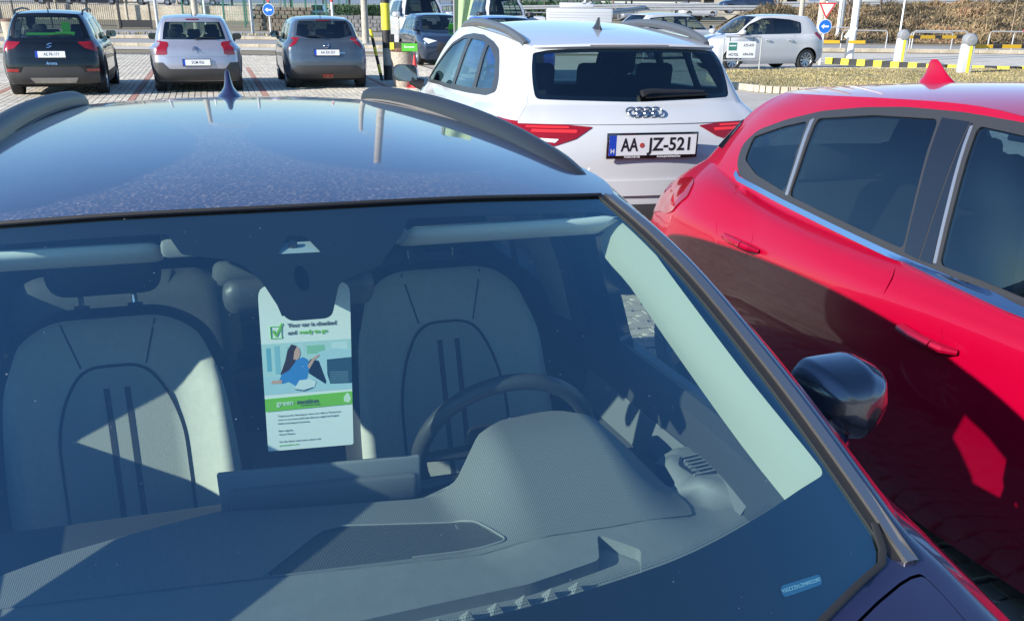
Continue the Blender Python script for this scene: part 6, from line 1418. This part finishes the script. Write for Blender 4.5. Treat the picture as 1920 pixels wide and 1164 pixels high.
# painted lamp post: black and yellow bands
def painted_post():
    root = empty('painted_post', (-3.30, 25.2, 0)); tag(root, 'thick round post with yellow, black and grey bands beside the leaning bollard', 'post')
    zz = [(0, .20, M_BLK), (.20, .62, M_CP), (.62, .62, M_CP), (.62, 1.08, M_BLK), (1.08, 1.62, M_YEL), (1.62, 2.1, M_BLK), (2.1, 7.5, M_CP)]
    zz = [(0, .36, M_BLK), (.36, .74, M_CP), (.74, 1.14, M_BLK), (1.14, 1.72, M_YEL), (1.72, 2.2, M_BLK), (2.2, 7.5, M_CP)]
    for a, b, m in zz: q = MB(); q.tube([(0, 0, a), (0, 0, b)], .105, 18); q.build('band', m, root, smooth=True)
    q = MB(); q.box((.13, -.02, .92), (.10, .12, .26), ch=.01); q.build('switch_box', BLACK, root)
painted_post()
def lean_bollard():
    root = empty('leaning_bollard', (-3.42, 25.0, 0)); tag(root, 'thin black and yellow bollard leaning left beside the painted post', 'bollard'); root.rotation_euler = (0, R(-11), 0)
    n = 6
    for i in range(n): q = MB(); q.tube([(0, 0, i*1.18/n), (0, 0, (i+1)*1.18/n)], .037, 12); q.build('band', (M_BLK, M_YEL)[i % 2] if i else M_BLK, root, smooth=True)
    q = MB(); q.box((0, 0, .01), (.22, .22, .02)); q.build('foot_plate', M_GREY, root)
lean_bollard()
M_PEB = two_tone('pebble_concrete', (.30, .25, .19), (.52, .46, .37), 30, fine=90, bump=.8, bscale=90)
def litter_bin(x, y, r, h, label):
    root = empty('litter_bin', (x, y, 0)); tag(root, label, 'bin'); q = MB(); q.lathe([(r*.86, 0), (r, h*.98), (r*.97, h), (r*.86, h), (r*.8, h*.8)], 28); q.build('drum', M_PEB, root, smooth=True)
    q = MB(); q.lathe([(r*.98, h-.02), (r*1.04, h+.02), (r*1.02, h+.06), (r*.7, h+.10), (0, h+.11)], 24); q.build('lid', mat('rusty_lid', (.14, .075, .05), .7, var=.4, vscale=14), root, smooth=True); return root
litter_bin(-20.8, 43.0, .36, .92, 'pebbled concrete litter bin left of the black crossover')
b = litter_bin(-2.71, 23.2, .25, .76, 'pebbled concrete litter bin with green notice box beside the traffic cone')
q = MB(); q.box((.0, -.08, .87), (.44, .26, .14)); q.build('notice_box', mat('dark_box', (.05, .045, .03), .6), b)
q = MB(); q.box((-.19, -.215, .87), (.09, .02, .14)); q.build('yellow_panel', M_YEL, b)
q = MB(); q.box((.20, -.30, .85), (.34, .02, .16)); gp = q.build('green_notice', mat('notice_green', (.08, .42, .03), .5), b); lettering('Europcar', .062, frame((.20, -.312, .86), (1, 0, 0), (0, 0, 1)), M_SW, b, 'notice_lettering', bold=.001)
def cone(x, y):
    root = empty('traffic_cone', (x, y, 0)); tag(root, 'red and white traffic cone behind the white crossover mirror', 'traffic cone')
    q = MB(); q.box((0, 0, .02), (.36, .36, .04), ch=.008); q.build('cone_base', M_REDP, root)
    r = lambda z: .125*(1-z/.80); seg = [(.04, .20, M_REDP), (.20, .36, M_SW), (.36, .52, M_REDP), (.52, .56, M_SW), (.56, .74, M_REDP)]
    for a, b_, m in [(.04, .18, M_REDP), (.18, .44, M_SW), (.44, .74, M_REDP)]: q = MB(); q.lathe([(r(a), a), (r(b_), b_)], 20); q.build('cone_band', m, root, smooth=True)
cone(-2.42, 23.0)
# sign frame for the hotel bays
def hotel_sign():
    root = empty('hotel_sign_frame', (5.45, 29.1, 0), math.atan2(1.15, 1.2)); tag(root, 'grey tube frame holding white hotel bay notice on the grass island edge', 'sign frame'); root.rotation_euler = (0, 0, .22); w = 1.12
    q = MB(); q.tube([(0, 0, 0), (0, 0, .92), (.05, 0, .97), (w-.05, 0, .97), (w, 0, .92), (w, 0, 0)], .022, 8); q.build('tube_frame', M_GALV, root, smooth=True)
    q = MB(); q.tube([(0, 0, .36), (w, 0, .36)], .02, 8); q.build('cross_tube', M_GALV, root, smooth=True)
    for x in (.18, .86): q = MB(); q.tube([(x, 0, .98), (x, -.03, .84)], .012, 6); q.build('hook', BLACK, root)
    q = MB(); q.box((.52, -.035, .64), (.84, .012, .42)); bd = q.build('notice_board', M_SW, root)
    F = lambda x, z: frame((x, -.043, z), (1, 0, 0), (0, 0, 1)); lettering('HOTEL', .105, F(.30, .51), PLATE_INK, bd, 'notice_lettering', sx=.9, bold=.001); lettering('A75-A93', .10, F(.73, .75), PLATE_INK, bd, 'notice_lettering', sx=.85, bold=.001); lettering('A94-A96', .10, F(.73, .52), PLATE_INK, bd, 'notice_lettering', sx=.85, bold=.001)
    q = MB(); q.box((.26, -.043, .72), (.24, .004, .20)); q.build('green_logo', mat('hotel_green', (.05, .22, .17), .5), bd); q = MB(); q.box((.26, -.046, .74), (.20, .004, .03)); q.build('logo_bar', M_SW, bd)
hotel_sign()
# barrier machines
def barrier(x, y, h, label, rz=0):
    root = empty('barrier_post', (x, y, 0), rz); tag(root, label, 'barrier post')
    q = MB(); q.box((0, 0, h*.39), (.34, .30, h*.78), ch=.04, taper=(.92, .92)); q.build('cabinet', mat('barrier_grey', (.50, .51, .52), .45, var=.05), root, smooth=True)
    q = MB(); q.box((.04, -.148, h*.40), (.075, .02, h*.72)); q.build('yellow_strip', M_YEL, root)
    q = MB(); q.lathe([(.0, -.20), (.12, -.185), (.175, -.12), (.18, .10), (.13, .18), (0, .20)], 20, Matrix.Translation((.02, 0, h*.86)) @ Matrix.Rotation(R(90), 4, 'X')); q.build('motor_head', mat('barrier_head', (.24, .25, .26), .5), root, smooth=True); return root
barrier(12.5, 35.2, 1.06, 'grey barrier post with yellow strip, farther of the two'); barrier(12.12, 29.0, 1.10, 'grey barrier post with yellow strip, nearer one beside the red car roof')
def boom(x, y, z, n, L, rz, label, c1=None, c2=None):
    root = empty('barrier_boom', (x, y, z), rz); tag(root, label, 'barrier'); 
    for i in range(n): q = MB(); q.box((L*(i+.5)/n, 0, 0), (L/n, .04, .10)); q.build('boom_band', (c1 or M_YELO, c2 or M_BLK)[i % 2] if i % 3 != 1 else (c2 or M_BLK), root)
    return root
M_YELO = mat('orange_yellow', (.72, .42, .02), .5)
for k, (x, y, z, L, rz, lb) in enumerate([(12.7, 36.2, .83, 3.2, .35, 'yellow and black boom reaching right from the farther barrier post'), (9.6, 37.5, .62, 2.9, 0.05, 'yellow and black boom left of the farther barrier post'), (12.35, 29.2, .78, 2.9, .25, 'yellow and black boom reaching right from the nearer barrier post')]):
    root = empty('barrier_boom', (x, y, z), rz); tag(root, lb, 'barrier', None); xs = 0; i = 0
    for wd, m in [(.62, M_YELO), (.30, M_BLK)]*5:
        if xs+wd > L: break
        q = MB(); q.box((xs+wd/2, 0, 0), (wd, .04, .10)); q.build('boom_band', m, root); xs += wd
root = empty('red_white_boom', (21.5, 46, .9), .1); tag(root, 'red tipped white boom at the far right edge', 'barrier')
for i in range(4): q = MB(); q.box((i*.6+.3, 0, 0), (.6, .04, .10)); q.build('boom_band', (M_REDP, M_SW, M_SW, M_SW)[i], root)
def hoop(x, y, w, h, rz=0, z=0):
    root = empty('cycle_hoop', (x, y, z), rz); q = MB(); r = .12
    pts = [(0, 0, 0), (0, 0, h-r), (r*.3, 0, h-r*.3), (r, 0, h), (w-r, 0, h), (w-r*.3, 0, h-r*.3), (w, 0, h-r), (w, 0, 0)]; q.tube(pts, .03, 6); q.build('hoop_tube', M_GALV, root, smooth=True); return root
for i, (x, y, w, h) in enumerate([(14.0, 47, 2.0, .82), (16.6, 45.5, 2.3, .86), (17.4, 48, 1.9, .75), (20.3, 46.5, 2.3, .84), (24.0, 47, 2.4, .86), (13.3, 49, 1.8, .9), (22.5, 49, 2.0, .8)]):
    r_ = hoop(x, y, w, h); tag(r_, 'galvanised tube hoop below the brushy bank, %s counted from the left' % ['first', 'third', 'fourth', 'fifth', 'last', 'second', 'sixth'][i], 'railing', 'tube hoops below the bank')
# traffic signs
def disc_sign(x, y, z, r, label, post_h, tri=True, arrow=1, m=M_WH):
    root = empty('traffic_sign', (x, y, 0)); tag(root, label, 'traffic sign'); q = MB(); q.tube([(0, 0, 0), (0, 0, post_h)], .04, 8); q.build('post', m, root, smooth=True)
    MM = frame((0, -.06, z), (1, 0, 0), (0, 0, 1)); q = MB(); q.lathe([(r, 0), (r, .02), (0, .02)], 28, MM); d = q.build('sign_rim', M_SW, root); q = MB(); q.lathe([(r*.93, .02), (r*.93, .024), (0, .024)], 28, MM); q.build('blue_disc', M_BLUE, d)
    q = MB(); a = [(-.62, 0), (-.15, .36), (-.15, .12), (.6, .12), (.6, -.12), (-.15, -.12), (-.15, -.36)]; q.prism([(p[0]*r*.95, p[1]*r*.95) for p in a], .006, MM @ Matrix.Translation((0, 0, .022))); q.build('white_arrow', M_SW, d)
    if tri:
        R_ = r*1.5; T = [(-R_*.87, R_*.5), (0, -R_), (R_*.87, R_*.5)]; MT = frame((0, -.06, z+r+R_*1.02), (1, 0, 0), (0, 0, 1)); q = MB(); q.prism(T, .012, MT); t_ = q.build('red_triangle', M_REDP, root); q = MB(); q.prism([(a_*.72, b_*.72+R_*.0) for a_, b_ in T], .006, MT @ Matrix.Translation((0, 0, .010))); q.build('white_triangle', M_SW, t_)
disc_sign(-14.15, 59.0, 1.33, .32, 'blue round arrow sign with give-way triangle, left of the slate blue car', 2.6)
disc_sign(9.75, 34.8, 1.16, .215, 'blue round arrow sign under a give-way triangle, right of the white hatchback', 1.9)
for (x, y, h, r0, m, lb) in [(9.85, 35.6, 6, .14, M_CP, 'pale concrete post directly behind the right arrow sign'), (11.73, 38.1, 7, .13, M_WH, 'tall white lamp post between the arrow sign and the barriers'), (18.3, 52, 3.0, .05, M_WH, 'thin pale post standing in front of the brushy bank'), (-15.8, 61.6, 5.5, .09, M_GALV, 'steel post with white sleeve behind the slate blue car'), (-11.2, 62, 4, .07, M_WH, 'red and white banded post right of the slate blue car'), (19.3, 38.5, 6, .12, M_GALV, 'galvanised post at the far right edge'), (-18.0, 60, 4.5, .06, M_WH, 'slim white post left of the left arrow sign'), (14.4, 56, 6, .13, M_CP, 'brown concrete pole behind the white estate'), (17.6, 60, 6, .10, M_WH, 'white pole above the white hatchback roof'), (18.3, 62, 6, .16, M_GALV, 'thick steel pole above the white hatchback roof'), (3.2, 58, 5, .07, M_WH, 'thin white pole above the white estate, left one'), (-22.8, 66, 5, .10, M_GALV, 'grey pole by the black gate')]:
    p = pole('signpost', lb, x, y, h, r0, r0*.8, m)
    if 'banded' in lb:
        for k in range(3): q = MB(); q.tube([(0, 0, 1.75+k*.7), (0, 0, 2.1+k*.7)], r0*1.1, 10); q.build('red_band', M_REDP, p)
# info board by the kerb
root = empty('info_board', (10.6, 34.9, 0), -.2); tag(root, 'small tilted white information board on dark post by the striped kerb', 'sign'); q = MB(); q.box((0, 0, .42), (.07, .07, .84)); q.build('post', M_GREY, root); q = MB(); q.box((.06, 0, .98), (.18, .03, .42), Euler((0, R(32), 0))); q.build('board', M_SW, root)
# striped flag
def feather_flag():
    root = empty('feather_flag', (-1.17, 20.0, 0)); tag(root, 'pale green feather flag rising behind the white crossover', 'flag'); V = []; F = []
    n = 40
    for i in range(n+1):
        t = i/n; z = .9+2.6*t; x0 = -.16+.05*t; w = .12+.52*min(1, t*1.4)
        for j in range(13): s = j/12; V.append((x0+w*s, .05*math.sin(s*9+t*2)*min(1, .4+t), z+.10*s*s))
    for i in range(n):
        for j in range(12): a = i*13+j; F.append((a, a+1, a+14, a+13))
    q = MB(); q.add(V, F); q.build('cloth', mat('flag_cloth', (.30, .42, .22), .8, var=.15, vscale=6), root, smooth=True); q = MB(); q.tube([(-.17, 0, 0), (-.16, 0, 2.2), (-.12, 0, 3.4), (.1, 0, 3.8)], .018, 8); q.build('pole', M_GREY, root, smooth=True); q = MB(); q.box((-.17, 0, .03), (.5, .5, .06), ch=.01); q.build('foot', M_GREY, root)
feather_flag()
# ------------------------------------------------------------------ fences and far structures
def bar_fence(x0, x1, y, h, label, step=.14, m=None, posts=2.5):
    m = m or BLACK; root = empty('bar_fence', (x0, y, 0)); tag(root, label, 'fence'); n = int((x1-x0)/step); proto = None
    for i in range(n):
        if proto is None: q = MB(); q.box((0, 0, h/2), (.024, .024, h)); proto = q.build('bar', m, root); o = proto
        else: o = proto.copy(); COL.objects.link(o)
        o.parent = root; o.location = (i*step, 0, .05)
    for z in (.18, h-.05): q = MB(); q.box(((x1-x0)/2, 0, z), (x1-x0, .04, .05)); q.build('rail', m, root)
    for i in range(int((x1-x0)/posts)+1): q = MB(); q.box((i*posts, 0, h/2), (.09, .09, h+.1)); q.build('post', m, root)
    return root
bar_fence(-37, -27.6, 72, 1.62, 'black vertical bar fence behind the black crossover')
root = empty('gate', (-27.4, 72, 0)); tag(root, 'black framed gate leaf standing open at the end of the bar fence', 'gate')
for c, d in (((0, 0, .95), (.14, .14, 1.95)), ((2.1, 0, .85), (.10, .10, 1.7)), ((1.05, 0, .30), (2.0, .05, .45)), ((1.05, 0, 1.62), (2.0, .05, .08))): q = MB(); q.box(c, d); q.build('gate_frame', BLACK, root)
M_WALLB = two_tone('pale_render', (.38, .33, .25), (.50, .45, .36), .8, fine=8)
root = mesh('terrace_wall', *( _bx(46, .4, 1.32, (-50, 104.8, .66))), M_WALLB); tag(root, 'long pale retaining wall below the distant raised row of cars', 'wall')
sheet('terrace', [(-73, 105), (-27, 105), (-27, 140), (-73, 140)], 1.30, M_ASPH2)
for i in range(6): pole('terrace_post', 'pale post on the terrace wall beyond the bar fence, %s from the left' % ['first', 'second', 'third', 'fourth', 'fifth', 'sixth'][i], -66+i*6.8, 104.0, 3.2, .14, .14, M_WALLB)['group'] = 'posts along the terrace wall'
# green mesh fences
def panel_fence(x0, x1, y, h, label, m=M_GREENF, n=8, z=0):
    root = empty('panel_fence', (x0, y, z)); tag(root, label, 'fence'); w = (x1-x0)/n
    for i in range(n+1): q = MB(); q.box((i*w, 0, h/2), (.09, .09, h)); q.build('post', m, root)
    for i in range(n):
        mm = MB()
        for k in range(9): mm.box((i*w+w*(k+.5)/9, 0, h/2), (.012, .012, h*.94))
        for k in range(4): mm.box((i*w+w/2, 0, h*(.1+.27*k)), (w, .014, .02))
        o = mm.build('wire_panel', m, root); o['kind'] = 'stuff'
    return root
panel_fence(-25, -13, 78, 2.4, 'green wire panel fence behind the silver hatchback'); panel_fence(-26, -8, 92, 2.6, 'farther green wire fence with tall posts', n=9); panel_fence(-8.5, -2.2, 74.5, 1.9, 'dark slatted fence right of the grey gabion wall', mat('dark_slats', (.06, .07, .08), .6), n=5)
def gabion(x0, x1, y, h, label, hedge, m):
    root = empty('gabion_wall', (x0, y, 0)); tag(root, label, 'wall'); nx = int((x1-x0)/.42); nz = int(h/.24)
    for j in range(nz):
        for i in range(nx):
            q = MB(); q.box(((i+.5+(j % 2)*.4)*.42, random.uniform(-.03, .03), (j+.5)*.24), (.42*random.uniform(.82, .98), .4, .24*random.uniform(.8, .96)), ch=.03); q.build('stone', m, root)
    return root
M_ST1 = two_tone('brown_stone', (.10, .085, .065), (.20, .17, .13), 1.5); M_ST2 = two_tone('grey_stone', (.14, .14, .145), (.27, .27, .27), 1.5)
gabion(-17.8, -13.8, 70, 1.5, 'brown stone gabion wall behind the left arrow sign', False, M_ST1); gabion(-12.8, -7.6, 71, 1.05, 'grey stone gabion wall topped by a clipped green hedge', True, M_ST2)
def leaf_mass(name, lo, hi, n, sz, m, label, cat, kind='stuff', parent=None):
    P = RNG.uniform(lo, hi, (n, 3)); k = n; d = RNG.normal(0, 1, (k, 3)); e = RNG.normal(0, 1, (k, 3)); s_ = RNG.uniform(.5, 1.3, k)[:, None]*sz; d = d/np.linalg.norm(d, axis=1, keepdims=True)*s_; e = e/np.linalg.norm(e, axis=1, keepdims=True)*s_
    V = np.zeros((k, 3, 3)); V[:, 0] = P; V[:, 1] = P+d; V[:, 2] = P+e; me = bpy.data.meshes.new(name); me.vertices.add(3*k); me.vertices.foreach_set('co', V.ravel()); me.loops.add(3*k); me.loops.foreach_set('vertex_index', np.arange(3*k)); me.polygons.add(k); me.polygons.foreach_set('loop_start', np.arange(0, 3*k, 3)); me.polygons.foreach_set('loop_total', np.full(k, 3))
    at = me.attributes.new('tone', 'FLOAT', 'FACE'); at.data.foreach_set('value', RNG.uniform(0, 1, k)); me.update(); me.materials.append(m); o = bpy.data.objects.new(name, me); COL.objects.link(o)
    if kind: o['kind'] = kind
    if label: tag(o, label, cat)
    if parent: o.parent = parent
    return o
M_HEDGE = leafmat('hedge_leaves', [(.015, .05, .025), (.03, .09, .04), (.05, .12, .05)]); M_TWIG = leafmat('bare_twigs', [(.10, .07, .05), (.20, .15, .10)])
leaf_mass('clipped_hedge', (-12.8, 70.8, 1.0), (-7.6, 71.6, 1.6), 6000, .09, M_HEDGE, 'dark green hedge on top of the grey gabion wall', 'hedge', None)
leaf_mass('bank_hedge', (-2, 100, 0.2), (8, 104, 2.0), 5000, .25, M_HEDGE, 'dark green hedge far behind the refrigerated van', 'hedge', None)
# solar carports
M_CARP = mat('carport_roof', (.07, .075, .085), .5, .3); 
def carport(x0, x1, y, z, label):
    root = empty('carport', (x0, y, 0)); tag(root, label, 'carport'); q = MB(); q.box(((x1-x0)/2, 0, z), (x1-x0, 5.5, .18), Euler((R(6), 0, 0))); q.build('roof', M_CARP, root); q = MB(); q.box(((x1-x0)/2, -2.6, z-.42), (x1-x0, .12, .2)); q.build('beam', M_GREY, root)
    for i in range(int((x1-x0)/7)+1): q = MB(); q.box((i*7, 0, z/2), (.22, .22, z)); q.build('post', M_GREY, root); q = MB(); q.box((i*7, 0, z-.3), (.16, 4.8, .2)); q.build('bracket', M_GREY, root)
carport(-42, -4, 128, 2.55, 'long dark solar carport roof, left one'); carport(-14, 24, 150, 2.75, 'long dark solar carport roof, middle one'); carport(6, 48, 132, 3.1, 'long dark solar carport roof, right one'); carport(-40, 12, 175, 2.7, 'farthest solar carport roof')
base2 = base_far
for i, (x, y) in enumerate([(-36, 129), (-31, 128), (-25, 130), (-18, 128), (-2, 150), (5, 149), (12, 133), (20, 132)]):
    c = copy_tree(base_far); c.location = (x, y, .05); c.rotation_euler = (0, 0, R(-10+i*5)); c['label'] = '%s car far off under the solar carports, %s from the left' % (['dark grey', 'white', 'silver', 'black'][i % 4], ['first', 'second', 'third', 'fourth', 'fifth', 'sixth', 'seventh', 'last'][i]); c['group'] = 'cars parked under the solar carports'
    pm = pal[i % 4]
    for ch in c.children:
        if ch.type == 'MESH' and ch.data.materials and ch.data.materials[0] and ch.data.materials[0].name == P_DG.name: ch.data = ch.data.copy(); ch.data.materials[0] = pm
# pale cabins far off
for (x, y, w_, h_, lb) in [(33, 160, 16, 4.2, 'pale low building far behind the guard rails'), (-60, 165, 22, 3.6, 'pale low building far behind the left fences'), (4, 190, 14, 3.2, 'beige hall far behind the refrigerated van')]:
    root = empty('low_building', (x, y, 0)); tag(root, lb, 'building'); q = MB(); q.box((0, 0, h_/2), (w_, 8, h_)); q.build('wall', M_WALLB, root); q = MB(); q.box((0, 0, h_+.1), (w_+.6, 8.6, .2)); q.build('roof', M_GREY, root)
    for i in range(int(w_/3)): q = MB(); q.box((-w_/2+1.5+i*3, -4.03, h_*.55), (1.4, .1, 1.3)); q.build('window', GLOSSBLACK, root)
# bare trees
def bare_tree(x, y, z, h, label, seed):
    rs = random.Random(seed); root = empty('bare_tree', (x, y, z)); tag(root, label, 'tree'); q = MB(); br = MB()
    def grow_(p, d, L, r, dep):
        n = 3; pts = [p]; c = p
        for i in range(n): d = (d+Vector((rs.uniform(-.18, .18), rs.uniform(-.18, .18), rs.uniform(-.02, .12)))).normalized(); c = c+d*(L/n); pts.append(c)
        (q if dep == 0 else br).tube(pts, [r*(1-.35*i/n) for i in range(n+1)], 6 if dep < 2 else 4, cap=False)
        if dep < 4:
            for _ in range(3 if dep else 5):
                dd = (d+Vector((rs.uniform(-.8, .8), rs.uniform(-.8, .8), rs.uniform(-.1, .6)))).normalized(); grow_(pts[rs.choice([1, 2, 3])], dd, L*rs.uniform(.55, .8), r*.55, dep+1)
    grow_(Vector((0, 0, 0)), Vector((0, 0, 1)), h*.4, .07*h/3, 0); mt = mat('bark', (.16, .12, .09), .9, var=.3); q.build('trunk', mt, root, smooth=True); o = br.build('branches', mt, root)
for i, (x, y, z, h, lb) in enumerate([(19.9, 66, 1.2, 4.2, 'bare young tree on the bank just left of the give-way sign'), (17.0, 72, 1.2, 4.0, 'bare tree behind the white hatchback roof'), (22.5, 68, 1.5, 3.4, 'bare tree right of the give-way sign'), (8.0, 98, .8, 5, 'bare tree above the white estate')]): bare_tree(x, y, z, h, lb, 30+i)
for i, (x, y) in enumerate([(27.6, 60.5), (28.3, 61), (28.9, 60.5)]): pole('tree_stake', 'thin wooden stake on the brushy bank, %s of three' % ['left', 'middle', 'right'][i], x, y, 2.2, .03, .02, mat('stake_wood', (.35, .26, .17), .8))['group'] = 'wooden stakes on the bank'
root = pole('sign_back', 'grey post with two oval sign backs at the right edge', 26.5, 52, 2.9, .05, .05, M_GALV, cat='sign')
for z in (2.0, 2.5): q = MB(); q.lathe([(.22, 0), (.22, .02)], 20, frame((0, -.08, z), (1, 0, 0), (0, 0, 1))); q.build('sign_plate', M_GALV, root)
